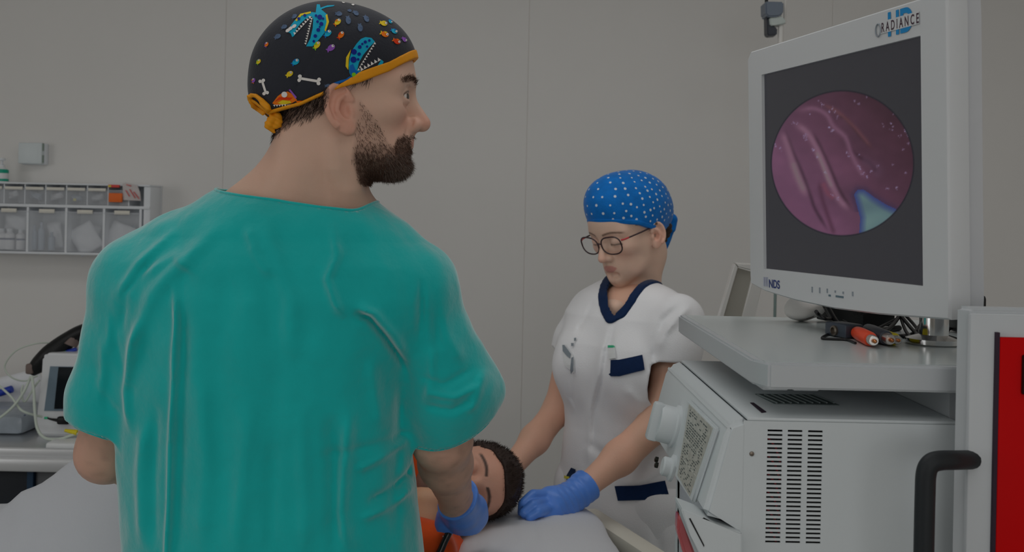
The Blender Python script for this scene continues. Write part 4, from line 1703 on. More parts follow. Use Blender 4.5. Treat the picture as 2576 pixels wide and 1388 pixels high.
glasses = empty('glasses', NH.w(0.1, 0, 0), None, None)
glasses.parent = nurse
glasses.matrix_parent_inverse = world_of(nurse).inverted()
glasses['label'] = 'dark-rimmed glasses with red temples'
for s in (1, -1):
    lp = lens_loop(s)
    bm = bmesh.new()
    add_tube(bm, lp + [lp[0], lp[1]], 0.0016, 8, cap=False)
    bm_obj('rim', bm, M_GLF, glasses, smooth=True)
    li = lens_loop(s, 0.97)
    mesh_pd('lens', [NH.w(0.1035, 0.0345 * s, 0.002)] + li, [(0, i + 1, (i + 1) % len(li) + 1) for i in range(len(li))], M_LENS, glasses)
    tube('hinge', [NH.w(*(np.array((x, y * s, z)) + GO)) for (x, y, z) in ((0.0960, 0.0655, 0.014), (0.091, 0.0715, 0.014), (0.078, 0.0740, 0.014))], 0.0019, M_GLR, glasses, smoothpts=8)
    tube('temple', [NH.w(*(np.array((x, y * s, z)) + GO)) for (x, y, z) in ((0.080, 0.0740, 0.014), (0.040, 0.0770, 0.013), (0.0, 0.0805, 0.012), (-0.014, 0.081, 0.0), (-0.020, 0.079, -0.014))],
         0.0017, M_GLF, glasses, smoothpts=16)
tube('bridge', [NH.w(*(np.array(p) + GO)) for p in ((0.1045, 0.0060, 0.006), (0.1070, 0.0, 0.009), (0.1045, -0.0060, 0.006))], 0.0014, M_GLF, glasses, smoothpts=8)

# ---- uniform
_nz = np.array([0.55, 0.72, 0.85, 0.95, 1.05, 1.15, 1.24, 1.30, 1.345, 1.38], np.float32)
_nw = np.array([0.205, 0.200, 0.188, 0.168, 0.156, 0.164, 0.172, 0.160, 0.115, 0.06], np.float32)
_nd = np.array([0.135, 0.130, 0.122, 0.108, 0.103, 0.110, 0.112, 0.095, 0.070, 0.04], np.float32)
NSL_L = (A3((1706, 806, 2.19), (1694, 870, 2.18), (1676, 960, 2.17)), [0.051, 0.053, 0.054])
NSL_R = (A3((1496, 780, 2.40), (1450, 850, 2.41), (1418, 920, 2.42)), [0.047, 0.043, 0.041])
NHEM_L = plane3(at(1620, 920, 2.19), at(1680, 914, 2.12), at(1742, 924, 2.17))
NHEM_R = plane3(at(1398, 882, 2.42), at(1415, 900, 2.38), at(1440, 925, 2.40))
NWR = Waves(51, 12, 18, 50, (1, 1, 0.6))
NWR2 = Waves(52, 14, 60, 140)


def NXZ(*pp):
    return [at(u, v, 2.20)[[0, 2]] for (u, v) in pp]


NFOLD = [
    (NXZ((1540, 800), (1512, 880), (1500, 960), (1488, 1040), (1484, 1140), (1480, 1260)), 0.006, 0.0045),
    (NXZ((1552, 805), (1526, 880), (1512, 960), (1498, 1040), (1494, 1140)), 0.005, -0.0045),
    (NXZ((1730, 760), (1690, 790), (1655, 830), (1636, 880)), 0.008, 0.006),
    (NXZ((1700, 760), (1660, 800), (1640, 850), (1628, 920)), 0.007, -0.007),
    (NXZ((1500, 760), (1480, 800), (1450, 850)), 0.008, -0.004),
    (NXZ((1440, 930), (1446, 1000), (1442, 1080)), 0.008, -0.004),
    (NXZ((1560, 960), (1600, 1000), (1620, 1060)), 0.010, 0.004),
    (NXZ((1470, 1120), (1530, 1150), (1600, 1170)), 0.010, -0.004),
    (NXZ((1690, 1140), (1620, 1190), (1560, 1210)), 0.008, 0.004),
    (NXZ((1480, 1180), (1470, 1280), (1480, 1388)), 0.012, 0.004),
    (NXZ((1640, 1270), (1650, 1388)), 0.012, -0.005),
]


def nurse_torso(P):
    L = NB.loc(P)
    d = loft(np.stack([L[:, 1], L[:, 0], L[:, 2]], 1), _nz, np.zeros_like(_nz), _nw, 0.0, _nd)
    # bust
    for s in (-1, 1):
        d = smin(d, ell(L, (0.072, s * 0.072, 1.185), (0.058, 0.068, 0.070)), 0.05)
    return smax(d, L[:, 2] - 1.365, 0.03)


def nurse_sleeves(P):
    return np.minimum(chain(P, *NSL_L, 0.03), chain(P, *NSL_R, 0.03))


def nurse_tunic(P):
    d = nurse_torso(P)
    d = smin(d, rc(P, at(1640, 776, 2.28), NSL_L[0][0], 0.042, 0.049), 0.05)
    d = smin(d, rc(P, at(1560, 755, 2.36), NSL_R[0][0], 0.050, 0.046), 0.05)
    s = nurse_sleeves(P)
    d = smin(d, s, 0.018)
    near = np.abs(d) < 0.03
    f = np.zeros(len(P), np.float32)
    if near.any():
        fr = near & (((P - NB_C.astype(np.float32)) @ np.array((0.2, -1, 0), np.float32)) > 0)
        if fr.any():
            f[fr] += folds(P[fr], NFOLD)
        f[near] += 0.0012 * NWR(P[near]) + 0.0005 * NWR2(P[near])
    return d - f - 0.003


# neck opening: loop lying on the shoulders
N_LOOP = [at(1543, 775, 2.20), at(1527, 752, 2.235), at(1526, 726, 2.28), at(1552, 700, 2.35), at(1610, 684, 2.385), at(1656, 686, 2.37), at(1650, 708, 2.31), at(1612, 744, 2.26), at(1575, 770, 2.215)]
N_LC = np.mean(N_LOOP, 0)
_u, _s, _vt = np.linalg.svd(np.array(N_LOOP) - N_LC)
N_LN = _vt[2] if _vt[2][2] > 0 else -_vt[2]
N_LA, N_LB = _vt[0], _vt[1]
N_L2 = np.array([((p - N_LC) @ N_LA, (p - N_LC) @ N_LB) for p in catmull(N_LOOP + [N_LOOP[0]], 60)])


def in_loop(v, grow=0.0):
    q = np.stack([(v - N_LC) @ N_LA, (v - N_LC) @ N_LB], 1)
    ang = np.arctan2(q[:, 1], q[:, 0])
    la = np.arctan2(N_L2[:, 1], N_L2[:, 0])
    lr = np.linalg.norm(N_L2, axis=1)
    o = np.argsort(la)
    return np.linalg.norm(q, axis=1) < np.interp(ang, la[o], lr[o], period=2 * math.pi) + grow


def tunic_keep(v):
    P = v.astype(np.float32)
    slv = nurse_sleeves(P) < nurse_torso(P)
    near = v[:, 1] < 2.30
    k = ~(slv & near & (v @ NHEM_L[0] < NHEM_L[1]))
    k &= ~(slv & ~near & (v @ NHEM_R[0] < NHEM_R[1]))
    k &= ~(in_loop(v) & (np.abs((v - N_LC) @ N_LN) < 0.10) & (v[:, 2] > 1.22))
    return k & (v[:, 2] > 0.70)


tunic = sdf_obj('tunic', nurse_tunic, (0.0, 2.02, 0.68), (0.56, 2.58, 1.46), 0.0040, M_WHITE, nurse, keep=tunic_keep, solid=0.002)
tunic['label'] = 'white short-sleeved tunic with navy trim'
# the collar follows the cut edge of the neck opening
_tv = np.zeros(len(tunic.data.vertices) * 3)
tunic.data.vertices.foreach_get('co', _tv)
_tv = _tv.reshape(-1, 3)
_ec = {}
for p_ in tunic.data.polygons:
    for e_ in p_.edge_keys:
        _ec[e_] = _ec.get(e_, 0) + 1
_bi = np.unique([i for e_, c_ in _ec.items() if c_ == 1 for i in e_])
_bv = _tv[_bi]
_bv = _bv[(_bv[:, 2] > 1.22) & in_loop(_bv, 0.02)]
_an = np.arctan2((_bv - N_LC) @ N_LB, (_bv - N_LC) @ N_LA)
COLL = []
for t_ in np.linspace(-math.pi, math.pi, 30, endpoint=False):
    w_ = np.exp(-((np.angle(np.exp(1j * (_an - t_)))) / 0.10) ** 2)
    COLL.append((_bv * w_[:, None]).sum(0) / max(w_.sum(), 1e-6))
COLL.append(COLL[0])


def collar_f(P):
    band = chain(P, [tuple(c) for c in COLL], [0.0165] * len(COLL))
    out = np.full(len(P), 0.05, np.float32)
    m = band < 0.03
    if m.any():
        d = nurse_tunic(P[m])
        ins = np.where(in_loop(P[m].astype(np.float64), -0.004), 0.01, -1)
        out[m] = np.maximum(np.maximum(np.maximum(d - 0.0045, -(d + 0.004)), band[m]), ins)
    return out


collar = sdf_obj('collar', collar_f, (0.15, 2.12, 1.25), (0.42, 2.46, 1.46), 0.0030, M_NAVY, tunic)
collar['label'] = 'navy collar band'


def nurse_skirt(P):
    d = None
    for s in (-1, 1):
        e = chain(P, [NB.w(0, s * 0.085, 0.90), NB.w(0, s * 0.085, 0.5), NB.w(0, s * 0.085, 0.05)], [0.098, 0.082, 0.075])
        d = e if d is None else smin(d, e, 0.05)
    return d - 0.002 * NWR(P)


sdf_obj('trousers', nurse_skirt, (0.0, 2.04, 0.03), (0.54, 2.56, 1.02), 0.008, M_WHITE, nurse, keep=lambda v: v[:, 2] > 0.05, solid=0.002)
for s in (-1, 1):
    c = NB.w(0.05, s * 0.085, 0.0)

    def shoe(P, c=c):
        L = NB.loc(P)
        d = ell(L, (0.05, s * 0.085, 0.04), (0.125, 0.045, 0.05))
        return smax(d, 0.002 - P[:, 2], 0.005)
    sdf_obj('shoe', shoe, (c[0] - 0.16, c[1] - 0.16, -0.01), (c[0] + 0.16, c[1] + 0.16, 0.11), 0.005, M_CLOG, nurse)

# pockets, badge and pens, laid on the cloth
TB = bvh_of(tunic)


def patch(name, poly, material, parent, lift=0.0025, thick=0.0015, label=None, bvh=None):
    V, F, C = [], [], []
    lay(poly, (1, 1, 1), 1, bvh or TB, (V, F, C), step=16, lift=lift)
    me = bpy.data.meshes.new(name)
    me.from_pydata(V, [], F)
    me.update()
    o = link(name, me, material, parent)
    md = o.modifiers.new('thickness', 'SOLIDIFY')
    md.thickness = thick
    if label:
        o['label'] = label
    return o


patch('pocket_trim', [(1539, 906), (1560, 905), (1590, 899), (1616, 893), (1619, 910), (1622, 930), (1590, 938), (1560, 946), (1540, 946), (1534, 941), (1538, 938)], M_NAVY, tunic, label='navy band on the chest pocket')
patch('pocket_trim', [(1548, 1222), (1610, 1219), (1672, 1208), (1682, 1246), (1686, 1252), (1620, 1257), (1556, 1259)], M_NAVY, tunic, label='navy band on the lower pocket')
patch('pocket_trim', [(1426, 1200), (1440, 1176), (1450, 1180), (1452, 1214), (1434, 1216)], M_NAVY, tunic, label='navy band on the other side pocket')
patch('yellow_pen', [(1425, 1196), (1437, 1199), (1437, 1205), (1425, 1203)], mat('yellow_plastic', rgb(225, 215, 70), 0.4), tunic, lift=0.005)
patch('pen', [(1534, 876), (1549, 876), (1552, 902), (1537, 904)], mat('white_plastic', rgb(236, 238, 238), 0.4), tunic, lift=0.003, thick=0.004)
patch('pen_cap', [(1535, 871), (1548, 871), (1549, 877), (1535, 877)], mat('green_plastic', rgb(60, 190, 140), 0.4), tunic, lift=0.003, thick=0.004)
M_BADGE = mat('badge_print', rgb(140, 150, 158), 0.5)
patch('name_badge', [(1418, 880), (1443, 893), (1447, 936), (1424, 920)], mat('white_plastic'), tunic, lift=0.003, label='small white name badge')
patch('badge_print', [(1419, 869), (1424, 869), (1440, 891), (1438, 902), (1430, 896), (1420, 884)], M_BADGE, tunic, lift=0.0052, thick=0.0005)
patch('badge_print', [(1441, 900), (1446, 898), (1446, 930), (1440, 938), (1438, 928)], M_BADGE, tunic, lift=0.0052, thick=0.0005)
patch('badge_clip', [(1447, 852), (1452, 851), (1452, 858), (1447, 859)], M_BADGE, tunic, lift=0.0042, thick=0.0005)
patch('badge_clip', [(1440, 864), (1446, 864), (1446, 871), (1440, 871)], M_BADGE, tunic, lift=0.0042, thick=0.0005)

# ---- gloves
NG = dict(
    index=A3((1378, 1244, 1.990), (1342, 1244, 1.962), (1316, 1266, 1.945), (1314, 1288, 1.955)),
    middle=A3((1374, 1262, 1.978), (1340, 1270, 1.938), (1318, 1288, 1.928), (1326, 1300, 1.945)),
    ring=A3((1380, 1278, 1.968), (1352, 1288, 1.926), (1332, 1300, 1.922), (1342, 1308, 1.940)),
    little=A3((1388, 1292, 1.970), (1366, 1300, 1.948), (1350, 1305, 1.945), (1360, 1306, 1.960)),
    thumb=A3((1420, 1238, 2.03), (1392, 1240, 2.025), (1366, 1256, 2.02), (1350, 1270, 2.01)))
GW2 = Waves(33, 14, 60, 170)


def nurse_glove(P):
    d = rc(P, at(1432, 1252, 2.030), at(1392, 1266, 1.992), 0.026, 0.029)
    d = smin(d, rc(P, at(1425, 1278, 2.010), at(1390, 1284, 1.985), 0.020, 0.019), 0.02)
    d = smin(d, rc(P, at(1430, 1244, 2.030), at(1378, 1248, 1.995), 0.018, 0.015), 0.02)
    for k, r in (('index', 0.0108), ('middle', 0.0110), ('ring', 0.0105), ('little', 0.0095), ('thumb', 0.011)):
        d = smin(d, chain(P, NG[k], [r * 1.15, r, r * 0.95, r * 0.85]), 0.0035)
    ax = _n(np.array(N_ARM_L[3]) - np.array(N_ARM_L[4]))
    cf = rc(P, at(1440, 1250, 2.034), np.array(N_ARM_L[4]) + ax * 0.06, 0.0305, 0.037)
    cf = smax(cf, (P - np.array(N_ARM_L[4], np.float32)) @ ax.astype(np.float32) - 0.016, 0.002)
    d = smin(d, cf, 0.008)
    cr = np.clip((0.010 - (P - np.array(N_ARM_L[4], np.float32)) @ ax.astype(np.float32)) / 0.012, 0.15, 1)
    return d - cr * (0.0013 * GW2(P) + 0.0009 * np.sin((P @ ax.astype(np.float32)) * 420) * (P[:, 0] > at(1400, 1260, 2.0)[0]))


g = sdf_obj('glove', nurse_glove, (0.0, 1.88, 0.88), (0.20, 2.14, 1.05), 0.0024, M_GLOVE, nurse)
g['label'] = 'blue nitrile glove resting on the pillow'


def nurse_glove2(P):
    a, b = at(1276, 1188, 2.28), at(1232, 1225, 2.22)
    d = rc(P, a, b, 0.027, 0.030)
    for k in range(4):
        p = b + np.array((-0.015 + 0.006 * k, -0.02, -0.012 * k + 0.015))
        d = smin(d, chain(P, [p, p + np.array((-0.03, -0.03, -0.01)), p + np.array((-0.045, -0.05, -0.03))], [0.011, 0.010, 0.009]), 0.006)
    return d


g = sdf_obj('glove', nurse_glove2, (-0.16, 2.08, 0.82), (0.06, 2.36, 1.04), 0.0035, M_GLOVE, nurse)
g['label'] = 'blue nitrile glove behind the patient'
# ------------------------------------------------------------------ stretcher, bedding and patient
M_SHEET = mat('white_sheet', rgb(194, 196, 201), 0.8, 0.15, noise=0.015, nscale=8, bump=0.2, bscale=250, sheen=0.15)
M_MATT = mat('grey_mattress_vinyl', rgb(120, 128, 138), 0.5)
M_CREAM = mat('cream_moulded_plastic', rgb(226, 222, 208), 0.45, 0.4)
M_STEEL = mat('brushed_steel', rgb(190, 192, 195), 0.28, 0.5, metal=1.0)
M_RUBBER = mat('black_rubber', rgb(24, 24, 26), 0.6)
M_ORSHIRT = mat('orange_cotton', rgb(226, 84, 30), 0.8, 0.15, noise=0.12, nscale=25, bump=0.25, bscale=300, sheen=0.2)
BO = np.array((0.165, 2.03, 0.0))
BS = _n((-0.978, -0.208, 0))
BT = np.array((-BS[1] * -1, 0, 0))
BT = np.array((BS[1], -BS[0], 0.0))          # across the bed, away from the doctor
BEDZ = 0.872


def bed(s, t, z=0.0):
    return BO + BS * s + BT * t + np.array((0, 0, z))


BR = np.stack([BS, BT, (0, 0, 1)], 1)
stretcher = empty('stretcher', bed(0.9, 0, 0), 'hospital stretcher carrying the patient, cream head edge', 'stretcher')
box('mattress', bed(0.93, 0, BEDZ - 0.05), (1.86, 0.54, 0.09), M_MATT, stretcher, bevel=0.02, R=BR)
box('deck', bed(0.93, 0, BEDZ - 0.115), (1.84, 0.52, 0.035), M_CREAM, stretcher, bevel=0.008, R=BR)
pa, pb = at(1463, 1283, 2.16), at(1660, 1412, 1.86)
ed = _n(pb - pa)
et = _n(np.cross((0, 0, 1), ed))
box('head_edge', (pa + pb) / 2 + et * 0.02 - np.array((0, 0, 0.02)), (float(np.linalg.norm(pb - pa)) + 0.03, 0.048, 0.040), M_CREAM, stretcher, bevel=0.012,
    R=np.stack([ed, et, np.cross(ed, et)], 1))
for s_ in (0.2, 1.6):
    for t_ in (-0.2, 0.2):
        boxleg = tube('leg', [bed(s_, t_, BEDZ - 0.12), bed(s_, t_, 0.12)], 0.02, M_STEEL, stretcher, seg=12)
        w = lathe('caster', [(0.02, -0.014), (0.055, -0.014), (0.06, -0.008), (0.06, 0.008), (0.055, 0.014), (0.02, 0.014)], bed(s_, t_, 0.06), M_RUBBER, stretcher, axis=BT, seg=20)
for t_ in (-0.2, 0.2):
    tube('cross_bar', [bed(0.2, t_, 0.3), bed(1.6, t_, 0.3)], 0.015, M_STEEL, stretcher)

# ---- patient
PH = Frame(at(1156, 1216, 1.95), (0.30, -0.92, 0.24), (0.95, 0.30, 0.06), 0.90)
PHP = dict(age=0.7, eye_open=0.0, lid_line=0.45, brow=1.0, nose=1.05, ear=1.0, jaw=1.0, chin=0.01)


def pat_head(P):
    d = head_world(P, PH, PHP)
    d = smin(d, chain(P, [PH.w(-0.025, 0, -0.03), bed(0.31, 0.0, BEDZ + 0.15), bed(0.40, 0.0, BEDZ + 0.14)], [0.055, 0.058, 0.075]), 0.03)
    return d


PW = at(1078, 1352, 1.835)


def pat_body(P):
    d = chain(P, [bed(0.38, 0.02, BEDZ + 0.14), bed(0.60, 0.02, BEDZ + 0.13), bed(0.78, 0.02, BEDZ + 0.12)], [0.10, 0.105, 0.10], 0.05)
    d = smin(d, chain(P, [bed(0.80, 0.02, BEDZ + 0.11), bed(1.10, 0.02, BEDZ + 0.036), bed(1.50, 0.02, BEDZ + 0.034), bed(1.64, 0.02, BEDZ + 0.040)], [0.09, 0.038, 0.032, 0.028]), 0.05)
    d = smin(d, chain(P, [bed(0.40, -0.05, BEDZ + 0.08), bed(0.52, -0.17, BEDZ + 0.07), PW], [0.055, 0.04, 0.030], 0.03), 0.03)
    return d


PHAND = [A3((1050, 1252, 1.855), (1047, 1236, 1.868), (1052, 1232, 1.890), (1062, 1244, 1.905)),
         A3((1066, 1246, 1.850), (1064, 1229, 1.866), (1070, 1226, 1.890), (1078, 1240, 1.905)),
         A3((1084, 1250, 1.850), (1084, 1234, 1.866), (1090, 1232, 1.888), (1096, 1248, 1.900)),
         A3((1098, 1262, 1.855), (1101, 1250, 1.870), (1106, 1250, 1.886), (1110, 1262, 1.896)),
         A3((1094, 1322, 1.845), (1108, 1305, 1.856), (1112, 1284, 1.866), (1108, 1268, 1.872))]


def pat_hand(P):
    d = rc(P, PW, at(1068, 1318, 1.84), 0.030, 0.031)
    d = smin(d, rc(P, at(1066, 1318, 1.842), at(1074, 1266, 1.852), 0.031, 0.030), 0.02)
    d = smin(d, rc(P, at(1056, 1300, 1.845), at(1054, 1262, 1.855), 0.022, 0.019), 0.015)
    d = smin(d, rc(P, at(1086, 1302, 1.845), at(1092, 1268, 1.857), 0.022, 0.018), 0.015)
    for f, r in zip(PHAND, (0.0105, 0.0110, 0.0108, 0.0098, 0.0115)):
        d = smin(d, chain(P, f, [r * 1.1, r, r * 0.95, r * 0.85]), 0.006)
    return d


def pat_colors(v):
    c = face_colors(v, PH, rgb(222, 166, 142), 0.8, flush=0.16, cz=0.01)
    L = PH.loc(v)
    b = np.clip(beard_mask(L) * 0.75, 0, 0.75)[:, None]
    c = c * (1 - b) + np.array(rgb(62, 44, 38)) * b
    b = brow_mask(L, 0.030, 0.0038)[:, None] * 0.9
    c = c * (1 - b) + np.array(rgb(40, 28, 24)) * b
    Q = L.copy()
    Q[:, 1] = np.abs(Q[:, 1])
    w = Q - np.array((0.0770, 0.0315, 0.009))
    ang = np.arctan2(w[:, 2], np.sqrt(w[:, 0] ** 2 + w[:, 1] ** 2))
    b = (np.exp(-((ang + 0.45) / 0.13) ** 2) * (np.linalg.norm(w, axis=1) < 0.019) * (w[:, 0] > -0.004))[:, None] * 0.85
    c = c * (1 - b) + np.array(rgb(40, 26, 22)) * b
    b = (((L[:, 0] < -0.02) & (L[:, 2] > -0.05)) | (L[:, 2] > 0.075 - 0.35 * np.maximum(0.06 - L[:, 0], 0)))[:, None] * 0.8
    c = c * (1 - b) + np.array(rgb(38, 28, 25)) * b
    return c


a1 = surface(pat_head, (-0.38, 1.80, 0.84), (0.06, 2.22, 1.16), 0.0026)
a2 = surface(pat_body, bed(1.85, 0.2, 0.84) * np.array((1, 0, 1)) + np.array((0, 1.5, 0)), (0.0, 2.35, 1.20), 0.008)
a3 = surface(pat_hand, (-0.24, 1.78, 0.88), (-0.08, 1.93, 1.08), 0.0024)
vv, qq = join_vf([a1, a2, a3])
patient = link('person', fast_mesh('person', vv, qq, np.vstack([pat_colors(a1[0]), skin_colors(rgb(218, 164, 138))(a2[0]), skin_colors(rgb(226, 172, 136))(a3[0])])), M_SKIN, smooth=True)
tag(patient, 'dark-haired patient lying on his side on the stretcher with eyes closed', 'person')
origin_to(patient, bed(0.5, 0, BEDZ))
PHW = Waves(61, 14, 90, 260)


def pat_hair(P):
    L = PH.loc(P)
    d = ell(L, (-0.010, 0, 0.046), (0.1015, 0.0815, 0.0905))
    d = smin(d, ell(L, (0.040, 0, 0.056), (0.064, 0.067, 0.064)), 0.02)
    # hair line: forehead, temples, nape
    zl = np.interp(L[:, 0], [-0.12, -0.05, 0.0, 0.020, 0.036, 0.060, 0.11], [-0.050, -0.040, 0.010, 0.016, 0.044, 0.066, 0.072])
    zl = zl - 0.30 * np.maximum(np.abs(L[:, 1]) - 0.035, 0) * (L[:, 0] > 0.04)
    d = smax(d, zl - L[:, 2], 0.006)
    return (d - 0.0016 * PHW(L)) * PH.s


hair = sdf_obj('hair', pat_hair, (-0.20, 1.80, 0.84), (0.08, 2.16, 1.16), 0.0026, M_HAIR, patient)
hair['label'] = 'short dark brown hair'
r_, n_ = sample_faces(hair, lambda c: np.ones(len(c)), 6000, 11)
tag(strands('hair_strands', r_, n_ * 0.8 + PH.d(0.5, 0, 0.5), 0.007, 0.00042, M_HAIR, patient, seed=12, jitter=0.4), 'short hair', kind='stuff')


def pat_shirt(P):
    d = chain(P, [bed(0.36, 0.02, BEDZ + 0.14), bed(0.56, 0.02, BEDZ + 0.125), bed(0.68, 0.02, BEDZ + 0.115)], [0.112, 0.115, 0.10], 0.05)
    d = smin(d, chain(P, [bed(0.40, -0.05, BEDZ + 0.08), bed(0.46, -0.17, BEDZ + 0.075), at(1070, 1392, 1.80)], [0.075, 0.062, 0.055]), 0.03)
    d = smin(d, chain(P, [bed(0.36, -0.06, BEDZ + 0.07), at(1112, 1400, 1.86)], [0.075, 0.050]), 0.03)
    return d - 0.003 * Waves(62, 10, 25, 80)(P)


ps = sdf_obj('shirt', pat_shirt, bed(0.95, 0.25, 0.80) * np.array((1, 0, 1)) + np.array((0, 1.60, 0)), (0.0, 2.32, 1.20), 0.005, M_ORSHIRT, patient)
ps['label'] = 'orange cotton shirt'
wband = tube('wristband', [PW + 0.034 * np.array((math.cos(a), 0.5 * math.sin(a), 0.75 * math.sin(a))) + np.array((0.006, 0, 0.002)) for a in np.linspace(0, 2 * math.pi, 22)], 0.004,
             mat('grey_blue_plastic', rgb(120, 130, 160), 0.3), patient, seg=8)

# ---- sheet over the legs: a draped height field
ns, nt_ = 150, 110
S_ = np.linspace(0.46, 1.90, ns)
T_ = np.linspace(-0.52, 0.52, nt_)
HT = lambda s: np.interp(s, [0.40, 0.60, 0.78, 0.87, 0.95, 1.01, 1.08, 1.18, 1.3, 1.5, 1.66, 1.78, 1.90], [0.30, 0.285, 0.260, 0.222, 0.174, 0.134, 0.092, 0.084, 0.086, 0.09, 0.10, 0.06, 0.006])
SS, TT = np.meshgrid(S_, T_, indexing='ij')
hw = 0.285
ov = np.maximum(np.abs(TT) - hw, 0)
tt = np.clip(TT, -hw, hw)
wid = np.interp(SS, [0.4, 0.9, 1.3, 1.9], [0.155, 0.165, 0.150, 0.14])
Z = BEDZ + 0.012 + HT(SS) * np.exp(-np.abs((tt - 0.02) / wid) ** 2.6) - ov * 1.5
Z += 0.004 * np.sin(SS * 26 + TT * 22) * np.exp(-((TT + 0.1) / 0.2) ** 2) + 0.0025 * np.sin(SS * 55 - TT * 37)
fl_ = np.exp(-((TT - (-0.05 - 0.5 * (SS - 1.1))) / 0.018) ** 2) * 0.007 + np.exp(-((SS - 1.04 - 0.15 * TT) / 0.012) ** 2) * 0.004
Z += fl_
Tn = tt + np.sign(TT) * np.minimum(ov * 0.12, 0.02) + np.sign(TT) * 0.012 * np.sin(SS * 30) * np.clip(ov / 0.1, 0, 1)
W = BO + SS[..., None] * BS + Tn[..., None] * BT
W[..., 2] = Z
idx = np.arange(ns * nt_).reshape(ns, nt_)
qd = np.stack([idx[:-1, :-1], idx[1:, :-1], idx[1:, 1:], idx[:-1, 1:]], -1).reshape(-1, 4)
sheet = link('sheet', fast_mesh('sheet', W.reshape(-1, 3), qd), M_SHEET, smooth=True)
md = sheet.modifiers.new('thickness', 'SOLIDIFY')
md.thickness = 0.003
tag(sheet, 'white sheet draped over the patient at the left', 'sheet')
origin_to(sheet, bed(1.2, 0, BEDZ))

# ---- pillow
M_PILLOW = mat('white_pillowcase', rgb(216, 217, 221), 0.8, 0.15, noise=0.015, nscale=8, bump=0.2, bscale=250, sheen=0.15)
PIL_C = bed(0.145, -0.075, BEDZ + 0.038)
PWV = Waves(63, 10, 12, 40)
PFOLD = [[at(u, v, 1.86)[[0, 2]] for (u, v) in pl] for pl in (((1300, 1312), (1230, 1335), (1150, 1372), (1110, 1400)), ((1330, 1322), (1250, 1345), (1190, 1385)), ((1350, 1335), (1290, 1350), (1220, 1392)))]


def pillow_f(P):
    L = (P - PIL_C.astype(np.float32)) @ BR.astype(np.float32)
    q = np.abs(L) / np.array((0.165, 0.215, 0.044), np.float32)
    k = (q[:, 0] ** 3.0 + q[:, 1] ** 3.0) ** (2 / 3.0) + q[:, 2] ** 2
    d = (np.sqrt(k) - 1) * 0.044
    # dent under the head
    d = d + 0.012 * np.exp(-(((L[:, 0] - 0.10) / 0.08) ** 2 + ((L[:, 1] - 0.07) / 0.12) ** 2)) * (L[:, 2] > 0)
    for pl in PFOLD:
        e, t = dist_poly(P[:, [0, 2]], pl)
        d = d + 0.0025 * np.exp(-(e / 0.005) ** 2) * (L[:, 1] < 0.1)
    return (d - 0.0018 * PWV(P)) * 0.9


lo = PIL_C - np.array((0.34, 0.34, 0.10))
pillow = sdf_obj('pillow', pillow_f, lo, PIL_C + np.array((0.34, 0.34, 0.10)), 0.006, M_PILLOW)
tag(pillow, 'white pillow under the patient and the gloved hand', 'pillow')
origin_to(pillow, PIL_C - np.array((0, 0, 0.044)))

# ---- endoscope tube
M_SCOPE = mat('black_endoscope_sheath', rgb(16, 16, 18), 0.3, 0.5)
sc_pts = [PH.w(0.085, 0, -0.055), at(1120, 1300, 1.80), at(1131, 1330, 1.752), at(1118, 1362, 1.742), at(1100, 1400, 1.735), at(1065, 1450, 1.72), at(980, 1480, 1.70), at(850, 1400, 1.68), at(700, 1240, 1.67), at(530, 1120, 1.66)]
scope = empty('endoscope', at(1100, 1400, 1.735), 'black flexible endoscope tube held by the doctor', 'endoscope')
tube('insertion_tube', sc_pts, 0.0062, M_SCOPE, scope, seg=12, smoothpts=70)
M_MARK = mat('white_depth_mark', rgb(220, 220, 215), 0.5)
for t_ in (0.30, 0.62):
    p_ = at(1118, 1362, 1.742) * (1 - t_) + at(1131, 1330, 1.752) * t_
    ax_ = _n(at(1131, 1330, 1.752) - at(1118, 1362, 1.742))
    lathe('depth_mark', [(0.0061, -0.0012), (0.0066, -0.0010), (0.0066, 0.0010), (0.0061, 0.0012)], p_, M_MARK, scope, axis=ax_, seg=14)
lathe('control_body', [(0.010, -0.07), (0.018, -0.055), (0.020, -0.01), (0.024, 0.02), (0.020, 0.06), (0.012, 0.075)], at(505, 1112, 1.66), M_SCOPE, scope, axis=(0.4, 0.1, 0.9), seg=18)
# ------------------------------------------------------------------ things on and by the back wall, left
M_CLEAR = mat('clear_bin_plastic', rgb(236, 240, 246), 0.25, 0.5, alpha=0.22)
M_GREYP = mat('pale_grey_plastic', rgb(234, 238, 242), 0.4, 0.4)
M_LABEL = mat('paper_label', rgb(238, 234, 222), 0.8, 0.1)
M_DARKIN = mat('bin_shadow_grey', rgb(150, 160, 170), 0.6)
OY = 3.38                                       # front of the rack
ox1 = at(376, 550, OY)[0]
ox0 = ox1 - 0.60
oz1 = at(190, 461, OY)[2]
oz0 = at(190, 641, OY)[2]
zm1 = at(190, 515, OY)[2]
zm0 = at(190, 523, OY)[2]
rack = empty('bin_rack', ((ox0 + ox1) / 2, WALL_Y, oz0), 'grey wall rack with two rows of clear tip-out bins', 'storage rack')
boxb('back_panel', (ox0, WALL_Y - 0.012, oz0), (ox1, WALL_Y - 0.001, oz1), M_GREYP, rack)
boxb('top_panel', (ox0, OY, oz1 - 0.006), (ox1, WALL_Y - 0.012, oz1), M_GREYP, rack, bevel=0.002)
boxb('bottom_panel', (ox0, OY, oz0), (ox1, WALL_Y - 0.012, oz0 + 0.008), M_GREYP, rack, bevel=0.002)
boxb('middle_shelf', (ox0, OY, zm0), (ox1, WALL_Y - 0.012, zm1), M_GREYP, rack, bevel=0.002)
for x in (ox0, ox1 - 0.022):
    boxb('end_panel', (x, OY + 0.004, oz0 + 0.008), (x + 0.022, WALL_Y - 0.012, oz1 - 0.006), M_GREYP, rack, bevel=0.002)


